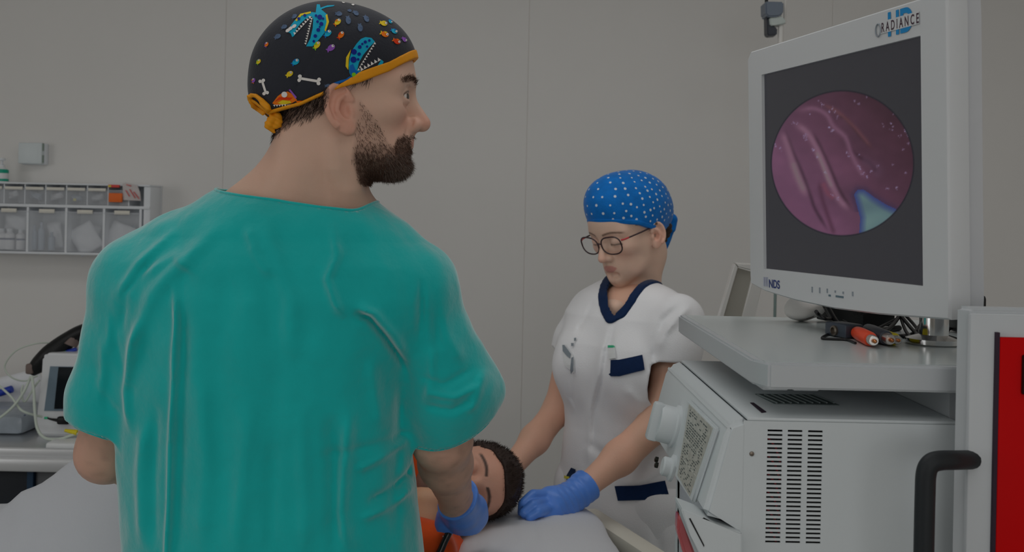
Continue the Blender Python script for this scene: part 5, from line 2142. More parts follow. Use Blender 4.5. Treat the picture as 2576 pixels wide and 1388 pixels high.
def tip_bin(x0, x1, z0, z1, lw, lh, lo):
    """a clear tip-out bin: tray with sides, sloping front with a lip, paper label"""
    dark = mat('bin_shadow_grey')
    b = boxb('bin', (x0 + 0.0015, OY + 0.004, z0 + 0.001), (x1 - 0.0015, OY + 0.006, z1 - 0.012), M_CLEAR, rack)
    bm = bmesh.new()
    for x in (x0 + 0.0022, x1 - 0.0022):
        add_box(bm, (x, OY + 0.05, (z0 + z1) / 2 - 0.004), (0.0014, 0.09, (z1 - z0) - 0.012))
    add_box(bm, ((x0 + x1) / 2, OY + 0.05, z0 + 0.003), (x1 - x0 - 0.004, 0.09, 0.002))
    bm_obj('tray', bm, M_CLEAR, b)
    boxb('grip_lip', (x0 + 0.003, OY - 0.006, z1 - 0.016), (x1 - 0.003, OY + 0.006, z1 - 0.0135), M_CLEAR, b, bevel=0.001)
    zc = z1 - lo
    boxb('label_card', ((x0 + x1) / 2 - lw / 2, OY - 0.0008, zc - lh / 2), ((x0 + x1) / 2 + lw / 2, OY + 0.0030, zc + lh / 2), M_LABEL, b)
    return b


xi0, xi1 = ox0 + 0.022, ox1 - 0.022
np_ = 8
pt = (at(270, 490, OY)[0] - at(8, 490, OY)[0]) / 5
xt = [at(8, 490, OY)[0] + pt * k for k in range(-1, 7)]
for k in range(len(xt) - 1):
    if k < 6:
        tip_bin(xt[k], xt[k + 1], zm1, oz1 - 0.007, 0.058, 0.0095, 0.0125)
tip_bin(xt[6], xt[6] + pt, zm1, oz1 - 0.007, 0.045, 0.007, 0.030)
for x in xt[1:]:
    boxb('divider', (x - 0.0015, OY + 0.006, zm1), (x + 0.0015, WALL_Y - 0.012, oz1 - 0.006), M_GREYP, rack)
xl = [at(u, 580, OY)[0] for u in (-26, 68, 165, 260, 352)]
for a, b in zip(xl[:-1], xl[1:]):
    tip_bin(a, b, oz0 + 0.009, zm0, 0.050, 0.0125, 0.0120)
for x in xl:
    boxb('divider', (x - 0.0035, OY + 0.002, oz0 + 0.008), (x + 0.0035, WALL_Y - 0.012, zm0), M_GREYP, rack)

# contents
M_PACK = mat('white_sterile_pouch', rgb(236, 238, 242), 0.5, 0.4, noise=0.05, nscale=40)
M_PACKG = mat('clear_blue_pouch', rgb(178, 190, 204), 0.35, 0.5, noise=0.1, nscale=30)


def pouch(name, c, sx, sz, tilt, material, label, group=None, th=0.012, seed=0):
    n, m = 9, 11
    rg = np.random.default_rng(seed)
    ca, sa = math.cos(tilt), math.sin(tilt)
    V, F = [], []
    for side in (-1, 1):
        for i in range(n):
            for j in range(m):
                a, b = -1 + 2 * i / (n - 1), -1 + 2 * j / (m - 1)
                puff = (1 - a ** 4) * (1 - b ** 4)
                x, z = a * sx / 2 * (1 - 0.05 * abs(b)), b * sz / 2
                V.append((c[0] + x * ca - z * sa, c[1] + side * (puff * th * 0.5 + 0.0005) + 0.003 * math.sin(5 * a + 4 * b + seed), c[2] + x * sa + z * ca))
    for s in range(2):
        o = s * n * m
        for i in range(n - 1):
            for j in range(m - 1):
                f = (o + i * m + j, o + (i + 1) * m + j, o + (i + 1) * m + j + 1, o + i * m + j + 1)
                F.append(f if s == 0 else f[::-1])
    bd = [i * m for i in range(n)] + [(n - 1) * m + j for j in range(1, m)] + [i * m + m - 1 for i in range(n - 2, -1, -1)] + [j for j in range(m - 2, 0, -1)]
    for k in range(len(bd)):
        a, b = bd[k], bd[(k + 1) % len(bd)]
        F.append((a, b, b + n * m, a + n * m)[::-1])
    o = mesh_pd(name, V, F, material, None, smooth=True)
    tag(o, label, 'pouch', group)
    lowest = min(v[2] for v in V)
    origin_to(o, (c[0], c[1], lowest))
    return o


def inrow(k, u, v, Y=OY + 0.045):
    return at(u, v, Y)


pouch('dressing_pouch', at(216, 600, OY + 0.04), 0.088, 0.095, 0.55, M_PACK, 'creased white pouch filling the third lower bin', seed=1)
pouch('dressing_pouch', at(226, 590, OY + 0.065), 0.060, 0.070, -0.3, M_PACK, 'white pouch tucked behind the creased one in the third lower bin', seed=6)
pouch('dressing_pouch', at(302, 598, OY + 0.04), 0.084, 0.095, -0.35, M_PACK, 'slanting white pouch in the lower bin nearest the doctor', seed=2)
pouch('dressing_pouch', at(330, 600, OY + 0.065), 0.045, 0.085, 0.25, M_PACKG, 'bluish pouch behind the slanting one in the lower bin nearest the doctor', seed=3)
for i, (u, v, sx, sz, tl, lb) in enumerate(((30, 490, 0.045, 0.022, 0.3, 'small speckled pouch in the leftmost full upper bin'), (88, 492, 0.050, 0.022, -0.2, 'flat grey pouch in the second upper bin'),
                                             (142, 494, 0.048, 0.020, 0.25, 'pale pouch in the third upper bin'), (192, 497, 0.045, 0.018, -0.1, 'small pouch with yellow tag in the fourth upper bin'),
                                             (243, 497, 0.046, 0.020, 0.2, 'pale pouch in the fifth upper bin, beside the orange packet'))):
    pouch('small_pouch', at(u, v, OY + 0.045), sx, sz, tl, M_PACKG if i % 2 else M_PACK, lb, th=0.02, seed=10 + i)
boxb('yellow_tag', at(184, 505, OY + 0.02), at(192, 499, OY + 0.022), mat('yellow_plastic'))
tag(bpy.data.objects['yellow_tag'], 'tiny yellow tag in the fourth upper bin', 'tag')
pouch('syringe_pouch', at(138, 592, OY + 0.065), 0.050, 0.088, 0.15, M_PACK, 'white pouch standing behind the ampoules in the second lower bin', seed=31)
pouch('syringe_pouch', at(40, 560, OY + 0.065), 0.075, 0.05, -0.1, M_PACK, 'white pouch lying across the top of the bottle bin', seed=32)
# bottles in the lower left bin, ampoules in the second
M_BOTW = mat('white_bottle_plastic', rgb(240, 240, 242), 0.35, 0.5)
M_NAVYP = mat('navy_label_print', rgb(10, 38, 90), 0.6)
M_BLK = mat('black_plastic', rgb(14, 15, 17), 0.45, 0.4)
zb = oz0 + 0.013
for i, (u, r, h, lb) in enumerate(((2, 0.020, 0.068, 'white bottle with navy stripe at the far left of the lower bins'), (24, 0.017, 0.068, 'white bottle with navy stripe in the middle of the first lower bin'),
                                   (52, 0.014, 0.066, 'narrow white bottle with navy stripe beside the first lower divider'))):
    p = at(u, 600, OY + 0.04)
    t = empty('bottle', (p[0], p[1], zb), lb, 'bottle')
    lathe('body', [(r * 0.9, 0), (r, 0.003), (r, h * 0.72), (r * 0.45, h * 0.84), (r * 0.45, h * 0.88)], (p[0], p[1], zb), M_BOTW, t, seg=20)
    lathe('cap', [(r * 0.55, h * 0.86), (r * 0.55, h)], (p[0], p[1], zb), M_GREYP, t, seg=16)
    lathe('label_stripe', [(r * 1.01, h * 0.46), (r * 1.015, h * 0.47), (r * 1.015, h * 0.54), (r * 1.01, h * 0.55)], (p[0], p[1], zb), M_NAVYP, t, seg=20)
for i, (u, lb) in enumerate(((86, 'slim clear ampoule, leftmost in the second lower bin'), (104, 'taller clear ampoule, second in the second lower bin'), (130, 'short clear ampoule, rightmost in the second lower bin'))):
    p = at(u, 600, OY + 0.04)
    h = (0.082, 0.092, 0.060)[i]
    t = lathe('ampoule', [(0.009, 0), (0.0105, 0.002), (0.0105, h * 0.7), (0.004, h * 0.82), (0.005, h)], (p[0], p[1], zb), M_PACKG, None, seg=16)
    tag(t, lb, 'ampoule')
    origin_to(t, (p[0], p[1], zb))
pk = box('blister_packet', at(291, 497, OY - 0.008), (0.044, 0.010, 0.030), mat('orange_packet', rgb(244, 112, 26), 0.5), None, bevel=0.002)
tag(pk, 'bright orange packet in the upper row of bins', 'packet')
pk = box('packet', at(287, 468, OY - 0.008), (0.036, 0.010, 0.009), mat('red_packet', rgb(226, 70, 60), 0.5), None, bevel=0.001)
tag(pk, 'small red packet above the orange packet', 'packet')
box('print_patch', at(276, 468, OY - 0.0135), (0.009, 0.001, 0.006), mat('yellow_plastic'), pk)
cw = empty('printed_wrapper', at(330, 512, OY - 0.006), 'clear wrapper with red print hanging at the end of the upper bins', 'wrapper')
wr_p = [(308, 462), (316, 459), (345, 466), (352, 484), (354, 505), (310, 503)]
V = [at(u, v, OY - 0.006 + 0.002 * math.sin(u)) for (u, v) in wr_p]
bm = bmesh.new()
fv = [bm.verts.new(v) for v in V]
f_ = bm.faces.new(fv)
r_ = bmesh.ops.extrude_face_region(bm, geom=[f_])
for v in [g for g in r_['geom'] if isinstance(g, bmesh.types.BMVert)]:
    v.co.y += 0.004
bm_obj('film', bm, mat('clear_film', rgb(226, 218, 216), 0.3, 0.5, alpha=0.75), cw)
M_REDP = mat('red_print', rgb(226, 84, 84), 0.6)
for (u0, v0, u1, v1) in ((316, 478, 326, 494), (326, 476, 340, 498), (336, 482, 350, 500), (318, 464, 330, 468)):
    a, b = at(u0, v0, OY - 0.0085), at(u1, v1, OY - 0.0085)
    tube('print_stroke', [a, b], 0.0014, M_REDP, cw, seg=6)

# ---- wall box and sanitiser bottle
sb = empty('wall_box', at(80, 385, WALL_Y), 'small white square box on the wall above the bins', 'wall box')
a, b = at(46, 358, 3.455), at(104, 412, 3.455)
boxb('cover', (a[0], 3.455, b[2]), (b[0], 3.475, a[2]), mat('white_abs', rgb(222, 230, 232), 0.4), sb, bevel=0.003)
boxb('base', (a[0] + 0.002, 3.475, b[2] - 0.002), (b[0] + 0.004, WALL_Y - 0.0005, a[2] - 0.001), M_GREYP, sb, bevel=0.002)
for v0, v1 in ((360, 379), (390, 409)):
    c0, c1 = at(104, v0, 3.46), at(104, v1, 3.46)
    boxb('side_slot', (b[0] - 0.001, 3.459, c1[2]), (b[0] + 0.0015, 3.470, c0[2]), mat('slot_grey', rgb(150, 165, 155), 0.7), sb)
p = at(4, 455, 3.43)
bt = empty('pump_bottle', (p[0], 3.43, oz1), 'white pump bottle with teal label standing on the bin rack', 'bottle')
bz = oz1
lathe('body', [(0.019, 0.0), (0.021, 0.003), (0.021, 0.040), (0.010, 0.050), (0.008, 0.056)], (p[0], 3.43, bz), M_BOTW, bt, seg=24)
M_TEALP = mat('teal_plastic', rgb(0, 170, 140), 0.4)
lathe('label_band', [(0.0212, 0.003), (0.0215, 0.004), (0.0215, 0.010), (0.0212, 0.011)], (p[0], 3.43, bz), M_TEALP, bt, seg=24)
lathe('label_band', [(0.0212, 0.030), (0.0215, 0.031), (0.0215, 0.040), (0.018, 0.043)], (p[0], 3.43, bz), M_TEALP, bt, seg=24)
lathe('pump_neck', [(0.009, 0.050), (0.009, 0.058), (0.004, 0.060), (0.004, 0.072), (0.011, 0.073), (0.011, 0.080)], (p[0], 3.43, bz), M_GREYP, bt, seg=18)
tube('nozzle', [(p[0], 3.43, bz + 0.077), (p[0] + 0.010, 3.42, bz + 0.078), (p[0] + 0.014, 3.412, bz + 0.072)], 0.0035, M_GREYP, bt, smoothpts=8)

# ---- instrument trolley
TY0, TY1 = 2.72, 3.40
M_INOX = mat('trolley_stainless', rgb(206, 208, 210), 0.32, 0.5, metal=0.85)
M_RAIL = mat('pale_rail', rgb(224, 225, 226), 0.35, 0.5, metal=0.3)
tz = at(100, 1128, TY0)[2]
tx0, tx1 = -1.75, -0.82
trolley = empty('trolley', (-1.3, 3.05, 0), 'stainless instrument trolley with two pale front rails', 'trolley')
boxb('top_tray', (tx0, TY0, tz - 0.014), (tx1, TY1, tz - 0.002), M_INOX, trolley, bevel=0.003)
boxb('front_rail', (tx0, TY0 - 0.012, tz - 0.024), (tx1, TY0 + 0.006, tz + 0.002), M_RAIL, trolley, bevel=0.005)
z2 = at(100, 1158, TY0 - 0.02)[2]
boxb('lower_rail', (tx0, TY0 - 0.03, z2 - 0.030), (tx1, TY0 - 0.006, z2 + 0.006), M_RAIL, trolley, bevel=0.008)
boxb('shelf', (tx0, TY0 - 0.006, z2 - 0.022), (tx1, TY1, z2 - 0.012), M_INOX, trolley)
M_DKBLUE = mat('dark_blue_cabinet', rgb(26, 32, 42), 0.5)
M_BLUEP = mat('blue_post', rgb(28, 62, 92), 0.5)
for k, (a, b) in enumerate(((tx0 + 0.03, at(66, 1220, TY0)[0]), (at(84, 1220, TY0)[0], tx1 - 0.02))):
    dr = boxb('drawer_stack', (a, TY0 + 0.01, 0.10), (b, TY1 - 0.02, z2 - 0.030), M_DKBLUE if k == 0 else mat('grey_drawer', rgb(96, 98, 102), 0.5), trolley, bevel=0.004)
    for z in (0.30, 0.50, 0.68):
        boxb('drawer_handle', ((a + b) / 2 - 0.08, TY0 - 0.004, z), ((a + b) / 2 + 0.08, TY0 + 0.012, z + 0.015), M_BLK, dr, bevel=0.003)
px_ = at(75, 1220, TY0)[0]
boxb('post', (px_ - 0.008, TY0 + 0.0, 0.10), (px_ + 0.008, TY0 + 0.03, z2 - 0.030), M_BLUEP, trolley)
for x in (tx0 + 0.06, tx1 - 0.06):
    for y in (TY0 + 0.06, TY1 - 0.06):
        lathe('caster', [(0.012, -0.012), (0.045, -0.012), (0.05, -0.006), (0.05, 0.006), (0.045, 0.012), (0.012, 0.012)], (x, y, 0.05), M_RUBBER, trolley, axis=(1, 0, 0), seg=18)
        tube('caster_stem', [(x, y, 0.05), (x, y, 0.105)], 0.012, M_STEEL, trolley)

# ---- patient monitor on the trolley
M_MONW = mat('monitor_white_plastic', rgb(226, 228, 230), 0.4, 0.4)
M_DARKSC = mat('dark_screen_glass', rgb(10, 20, 26), 0.08, 0.6)
M_GREYB = mat('grey_blue_panel', rgb(112, 132, 146), 0.4)
DY = 2.88
a = at(104, 888, DY)
b = at(104, 1078, DY)
tm = empty('vital_signs_monitor', (a[0] + 0.13, DY + 0.08, tz), 'white vital signs monitor with dark screen and black carry handle', 'monitor')
zbm = tz - 0.002
bm = bmesh.new()
prof = [(a[0] + 0.012, a[2]), (a[0] + 0.27, a[2]), (a[0] + 0.285, a[2] - 0.02), (a[0] + 0.285, zbm), (a[0] - 0.012, zbm), (a[0] - 0.006, zbm + 0.02), (a[0] + 0.002, a[2] - 0.012)]
f0 = [bm.verts.new((x, DY, z)) for x, z in prof]
f1 = [bm.verts.new((x, DY + 0.16, z)) for x, z in prof]
bm.faces.new(f0)
bm.faces.new(f1[::-1])
for i in range(len(prof)):
    bm.faces.new((f0[i], f0[(i + 1) % len(prof)], f1[(i + 1) % len(prof)], f1[i]))
bmesh.ops.bevel(bm, geom=bm.edges[:], offset=0.006, segments=2, affect='EDGES')
bm_obj('case', bm, M_MONW, tm, smooth=True, sharp=40)
s0, s1 = at(124, 920, DY), at(112, 1034, DY)
mesh_pd('bezel', [at(126, 921, DY - 0.002), at(340, 924, DY - 0.002), at(340, 1036, DY - 0.002), at(111, 1033, DY - 0.002), at(126, 921, DY + 0.004), at(340, 924, DY + 0.004), at(340, 1036, DY + 0.004), at(111, 1033, DY + 0.004)],
        [(0, 3, 2, 1), (4, 5, 6, 7), (0, 1, 5, 4), (1, 2, 6, 5), (2, 3, 7, 6), (3, 0, 4, 7)], M_GREYB, tm)
mesh_pd('screen', [at(147, 923, DY - 0.004), at(335, 926, DY - 0.004), at(335, 1030, DY - 0.004), at(136, 1028, DY - 0.004), at(147, 923, DY), at(335, 926, DY), at(335, 1030, DY), at(136, 1028, DY)],
        [(0, 3, 2, 1), (4, 5, 6, 7), (0, 1, 5, 4), (1, 2, 6, 5), (2, 3, 7, 6), (3, 0, 4, 7)], M_DARKSC, tm)
bm = bmesh.new()
add_tube(bm, catmull(A3((78, 934, DY + 0.05), (100, 915, DY + 0.05), (125, 890, DY + 0.05), (165, 860, DY + 0.06), (215, 832, DY + 0.06), (280, 825, DY + 0.06)), 24), [0.018, 0.028, 0.030, 0.028, 0.024, 0.020], 12, squash=0.9)
bm_obj('carry_handle', bm, M_BLK, tm, smooth=True)
tube('handle_band', A3((176, 868, DY + 0.05), (186, 848, DY + 0.055)), 0.020, mat('taupe_strap', rgb(120, 104, 98), 0.6), tm, seg=12)
box('handle_end', at(80, 926, DY + 0.045), (0.022, 0.04, 0.030), mat('taupe_strap'), tm, bevel=0.006)
pl_ = empty('cable_plug', at(160, 1056, DY - 0.02), 'black cable plug with green tip in front of the vital signs monitor', 'plug')
bm = bmesh.new()
add_box(bm, at(160, 1057, DY - 0.02), (0.034, 0.016, 0.022), None, 0.005)
bm_obj('housing', bm, M_BLK, pl_, smooth=True)
tube('lead', A3((146, 1057, DY - 0.02), (128, 1054, DY - 0.02), (116, 1050, DY - 0.02)), [0.005, 0.003, 0.002], M_BLK, pl_, smoothpts=8)
tube('green_tip', A3((112, 1051, DY - 0.02), (120, 1051, DY - 0.02)), 0.0035, mat('green_plastic'), pl_)
tube('lead', A3((174, 1057, DY - 0.02), (196, 1060, DY - 0.02), (230, 1068, DY - 0.01), (260, 1090, DY - 0.03)), 0.003, M_BLK, pl_, smoothpts=8)
M_CABLE = mat('pale_green_cable', rgb(206, 216, 204), 0.45, 0.4)


def cable(pts, r, label, material=None, name='cable', n=40):
    o = tube(name, pts, r, material or M_CABLE, None, seg=8, smoothpts=n)
    tag(o, label, 'cable')
    origin_to(o, pts[-1])
    return o


cable(A3((130, 862, 2.93), (90, 864, 2.90), (40, 882, 2.88), (12, 920, 2.88), (28, 948, 2.88), (62, 958, 2.90), (95, 945, 2.92)), 0.0022, 'thin green cable looped in the air left of the monitor handle')
cable(A3((80, 945, 2.84), (85, 985, 2.83), (88, 1040, 2.82), (95, 1080, 2.81), (115, 1102, 2.80), (150, 1104, 2.79), (190, 1092, 2.80), (240, 1088, 2.82)), 0.0042, 'thick pale cable hanging in a U in front of the vital signs monitor')
cable(A3((78, 946, 2.85), (60, 985, 2.83), (35, 1020, 2.82), (0, 1050, 2.81), (-40, 1068, 2.82)), 0.0036, 'pale cable sweeping down to the left edge over the trolley')
cable(A3((-30, 950, 2.84), (0, 972, 2.84), (30, 1000, 2.84), (52, 1030, 2.83), (80, 1042, 2.84), (106, 1048, 2.86)), 0.0034, 'pale cable crossing from the left edge to the monitor base')
cable(A3((100, 955, 2.86), (85, 975, 2.86), (62, 1010, 2.86), (54, 985, 2.87), (58, 968, 2.88)), 0.0028, 'short pale cable curled beside the cable bundle')
yt = tube('yellow_connector', A3((163, 1082, 2.80), (194, 1088, 2.80)), [0.004, 0.008], mat('yellow_bright', rgb(235, 215, 20), 0.4), None, seg=10)
tag(yt, 'yellow cable connector lying at the monitor foot', 'connector')
origin_to(yt, at(178, 1090, 2.80))
# plastic pouches and blue wrap on the trolley
bp = box('instrument_pack', at(24, 1062, 2.98) * np.array((1, 1, 0)) + np.array((-0.06, 0, tz + 0.0265)), (0.30, 0.22, 0.055), mat('clear_grey_pack', rgb(176, 186, 196), 0.25, 0.5, noise=0.2, nscale=18, alpha=0.85), None, bevel=0.018)
tag(bp, 'clear plastic instrument pack on the trolley at the left', 'pack')
o2 = pouch('sterile_wrap', at(22, 1000, 3.14) + np.array((0, 0, 0.012)), 0.22, 0.11, 0.25, mat('white_sterile_pouch'), 'white sterile wrap with blue edge behind the plastic pack', th=0.03, seed=20)
bl = tube('blue_strip', A3((-30, 994, 3.09), (0, 988, 3.09), (30, 978, 3.09)), 0.011, mat('blue_tape', rgb(30, 62, 176), 0.5), o2, seg=8)
bb = tube('blue_rod', A3((-20, 1078, 2.90), (30, 1058, 2.90), (64, 1048, 2.90)), 0.0065, mat('blue_rod_plastic', rgb(22, 58, 104), 0.4), None, seg=10)
tag(bb, 'dark blue rod lying across the plastic pack', 'rod')
bw = box('white_tray', at(170, 1112, 2.77) + np.array((0.02, 0, -0.004)), (0.13, 0.07, 0.018), mat('white_plastic'), None, bevel=0.006)
tag(bw, 'low white tray at the front of the trolley', 'tray')
lid = empty('blue_pen_lid', at(172, 882, 2.93), 'blue and green marker lying on the vital signs monitor', 'marker')
tube('blue_body', A3((168, 885, 2.93), (192, 878, 2.93)), 0.006, mat('blue_tape'), lid, seg=10)
tube('green_end', A3((160, 887, 2.93), (168, 885, 2.93)), 0.006, mat('green_plastic'), lid, seg=10)
# ------------------------------------------------------------------ the endoscopy cart, right
M_CARTW = mat('cart_white_enamel', rgb(196, 200, 203), 0.35, 0.45, noise=0.01, nscale=10)
M_CARTG = mat('cart_shelf_grey', rgb(196, 204, 204), 0.22, 0.5)
M_DEVW = mat('device_white_steel', rgb(216, 222, 224), 0.45, 0.4, noise=0.01, nscale=10)
M_BLACKH = mat('black_handle_foam', rgb(30, 34, 38), 0.55, 0.4, bump=0.1, bscale=300)
M_INSIDE = mat('device_dark_inside', rgb(26, 26, 28), 0.8)
M_REDPAN = mat('red_gloss_panel', rgb(205, 0, 3), 0.4, 0.06)
M_SCREW = mat('dull_screw', rgb(120, 110, 100), 0.35, metal=0.8)
SHY0, SHY1 = 1.15, 1.70
shx = at(1908, 913, SHY0)[0]
shz = at(1908, 913, SHY0)[2]
cart = empty('equipment_cart', (0.62, 1.42, 0), 'white equipment cart with grey shelf, black handle and red panel', 'cart')
# shelf: slab with a chamfered front corner
bm = bmesh.new()
pl2 = [(shx, SHY0 + 0.035), (shx + 0.012, SHY0), (0.86, SHY0), (0.86, SHY1), (shx, SHY1)]
tz_, bz_ = shz, shz - 0.029
f0 = [bm.verts.new((x, y, tz_)) for x, y in pl2]
f1 = [bm.verts.new((x, y, bz_)) for x, y in pl2]
bm.faces.new(f0)
bm.faces.new(f1[::-1])
for i in range(len(pl2)):
    bm.faces.new((f0[i], f1[i], f1[(i + 1) % len(pl2)], f0[(i + 1) % len(pl2)]))
bmesh.ops.bevel(bm, geom=bm.edges[:], offset=0.0025, segments=2, affect='EDGES')
bm_obj('shelf_edge', bm, M_CARTW, cart, smooth=True, sharp=40)
boxb('shelf_top', (shx + 0.010, SHY0 + 0.012, shz - 0.001), (0.85, SHY1 - 0.006, shz + 0.0006), M_CARTG, cart)
# rear column (right) with the red panel
twx = at(2418, 900, 1.10)[0]
twz = at(2430, 772, 1.10)[2]
bm = bmesh.new()
prof = [(twx, 1.118), (twx + 0.008, 1.095), (0.95, 1.095), (0.95, 1.118)]
f0 = [bm.verts.new((x, y, twz)) for x, y in prof]
f1 = [bm.verts.new((x, y, 0.12)) for x, y in prof]
bm.faces.new(f0)
bm.faces.new(f1[::-1])
for i in range(len(prof)):
    bm.faces.new((f0[i], f1[i], f1[(i + 1) % len(prof)], f0[(i + 1) % len(prof)]))
bmesh.ops.bevel(bm, geom=bm.edges[:], offset=0.004, segments=3, affect='EDGES')
col_ = bm_obj('column', bm, M_CARTW, cart, smooth=True, sharp=40)
boxb('column_body', (0.66, 1.118, 0.16), (0.94, 1.72, twz - 0.12), M_CARTW, cart, bevel=0.004)
bxr = at(2440, 900, 1.088)[0]
boxb('column_cover', (bxr, 1.088, 0.16), (0.93, 1.096, twz - 0.006), M_CARTW, cart, bevel=0.002)
ra = at(2519, 849, 1.08)
boxb('red_panel', (ra[0], 1.082, 0.40), (0.90, 1.089, ra[2]), M_REDPAN, cart, bevel=0.001)
boxb('panel_gasket', (ra[0] - 0.0035, 1.083, 0.40), (ra[0], 1.0885, ra[2] + 0.005), mat('dark_gasket', rgb(40, 12, 40), 0.6), cart)
da = at(2572, 892, 1.08)
boxb('panel_handle', (da[0], 1.076, at(2572, 992, 1.08)[2]), (da[0] + 0.03, 1.083, da[2]), M_BLK, cart, bevel=0.002)
# push handle
tube('push_handle', A3((2445, 1156, 1.095), (2400, 1157, 1.070), (2365, 1158, 1.062), (2342, 1166, 1.06), (2330, 1190, 1.06), (2327, 1250, 1.06), (2324, 1388, 1.06), (2322, 1520, 1.06)), 0.0102, M_BLACKH, cart, seg=16, smoothpts=50)
# chassis of the cart down to the floor
boxb('lower_shelf', (shx - 0.02, SHY0, 0.20), (0.90, SHY1, 0.23), M_CARTW, cart, bevel=0.004)
for (x, y) in ((shx + 0.05, SHY0 + 0.05), (shx + 0.05, SHY1 - 0.05), (0.80, SHY0 + 0.05), (0.80, SHY1 - 0.05)):
    lathe('caster', [(0.012, -0.014), (0.055, -0.014), (0.06, -0.007), (0.06, 0.007), (0.055, 0.014), (0.012, 0.014)], (x, y, 0.06), M_RUBBER, cart, axis=(1, 0, 0), seg=20)
    tube('caster_stem', [(x, y, 0.06), (x, y, 0.20)], 0.014, M_STEEL, cart)

# ---- the light source box under the shelf
GY0, GY1 = 1.165, 1.62
ga, gb_, gc_, gd_ = at(1880, 1049, GY0), at(1828, 1072, GY0), at(1768, 1296, GY0), at(1790, 1400, GY0)
gtop = ga[2]
gbot = 0.90
gxr = at(2413, 1060, GY0)[0] - 0.001
dev = empty('light_source', (0.40, 1.40, gbot), 'white light source unit with vent slots and tilted front label', 'medical device')
lowx = gd_[0]
# side with real slots: cells of a grid, the slots left open
SLU = [(1928, 1966), (1979, 2016), (2030, 2067)]
SLV0, SLV1, SLN = 1081, 1366, 26
xsl = [(at(a, 1220, GY0)[0], at(b, 1220, GY0)[0]) for a, b in SLU]
ztop, zbot = at(1990, SLV0, GY0)[2], at(1990, SLV1, GY0)[2]
pit = (ztop - zbot) / (SLN - 0.5)
zs_ = [gtop - 0.004]
for k in range(SLN):
    zs_ += [ztop - pit * k, ztop - pit * k - pit * 0.46]
zs_.append(gbot)
xs_ = [ga[0] - 0.004]
for a, b in xsl:
    xs_ += [a, b]
xs_.append(gxr)
bm = bmesh.new()
for i in range(len(xs_) - 1):
    for j in range(len(zs_) - 1):
        if i % 2 == 1 and j % 2 == 1:
            continue
        if i % 2 == 0 and j > 0:
            continue
        z1, z0 = (zs_[0], zs_[-1]) if i % 2 == 0 else (zs_[j], zs_[j + 1])
        add_box(bm, ((xs_[i] + xs_[i + 1]) / 2, GY0 + 0.001, (z0 + z1) / 2), (xs_[i + 1] - xs_[i], 0.002, abs(z1 - z0)))
bmesh.ops.remove_doubles(bm, verts=bm.verts[:], dist=0.00002)
side = bm_obj('side_panel', bm, M_DEVW, dev)
side['label'] = 'white side panel with three columns of slots'
boxb('interior', (xs_[1] - 0.01, GY0 + 0.012, gbot + 0.01), (xs_[-2] + 0.01, GY0 + 0.10, gtop - 0.02), M_INSIDE, dev)
for k in range(6):
    z = ztop - pit * (2 + 4 * k)
    tube('inner_wire', [(xs_[1] + 0.002, GY0 + 0.010, z), (xs_[1] + 0.012, GY0 + 0.009, z - 0.012), (xs_[1] + 0.018, GY0 + 0.010, z - 0.03)], 0.0012, mat('red_wire', rgb(170, 20, 40), 0.5), dev, seg=6)
boxb('top_cover', (ga[0], GY0, gtop - 0.004), (gxr, GY1, gtop), M_DEVW, dev, bevel=0.0015)
boxb('back_panel', (ga[0], GY1 - 0.002, gbot), (gxr, GY1, gtop - 0.004), M_DEVW, dev)
boxb('bottom_panel', (ga[0], GY0, gbot), (gxr, GY1, gbot + 0.003), M_DEVW, dev)
# moulded front: profile in x-z, run through the depth
prof = [(ga[0] + 0.002, gtop), (gb_[0] + 0.004, gb_[2] + 0.003), (gb_[0], gb_[2] - 0.004), (gc_[0], gc_[2]), (gc_[0] + 0.048, gc_[2] - 0.012), (gc_[0] + 0.050, gbot), (ga[0] + 0.002, gbot)]
bm = bmesh.new()
f0 = [bm.verts.new((x, GY0 - 0.0005, z)) for x, z in prof]
f1 = [bm.verts.new((x, GY1, z)) for x, z in prof]
bm.faces.new(f0)
bm.faces.new(f1[::-1])
for i in range(len(prof)):
    bm.faces.new((f0[i], f0[(i + 1) % len(prof)], f1[(i + 1) % len(prof)], f1[i]))
bmesh.ops.bevel(bm, geom=bm.edges[:], offset=0.006, segments=3, affect='EDGES')
front = bm_obj('front_moulding', bm, M_DEVW, dev, smooth=True, sharp=40)
# plane of the sloping front
FN = _n(np.cross(np.array((gc_[0] - gb_[0], 0, gc_[2] - gb_[2])), (0, 1, 0)))
if FN[0] > 0:
    FN = -FN
FP = np.array((gb_[0], GY0, gb_[2] - 0.004))
FD = _n(np.array((gc_[0] - gb_[0], 0, gc_[2] - gb_[2])))       # down the slope


def onfront(u, v, lift=0.0):
    d = at(u, v, 1.0) - np.array((0, 0, HC))
    o = np.array((0, 0, HC))
    t = ((FP - o) @ FN) / (d @ FN)
    return o + d * t + FN * lift


def slab(name, pts, thick, nrm, material, parent, bevel=0.0):
    bm = bmesh.new()
    a = [bm.verts.new(p) for p in pts]
    b = [bm.verts.new(np.array(p) - nrm * thick) for p in pts]
    bm.faces.new(a)
    bm.faces.new(b[::-1])
    for i in range(len(pts)):
        bm.faces.new((a[i], a[(i + 1) % len(pts)], b[(i + 1) % len(pts)], b[i]))
    if bevel:
        bmesh.ops.bevel(bm, geom=bm.edges[:], offset=bevel, segments=2, affect='EDGES')
    return bm_obj(name, bm, material, parent, smooth=bool(bevel), sharp=40 if bevel else None)


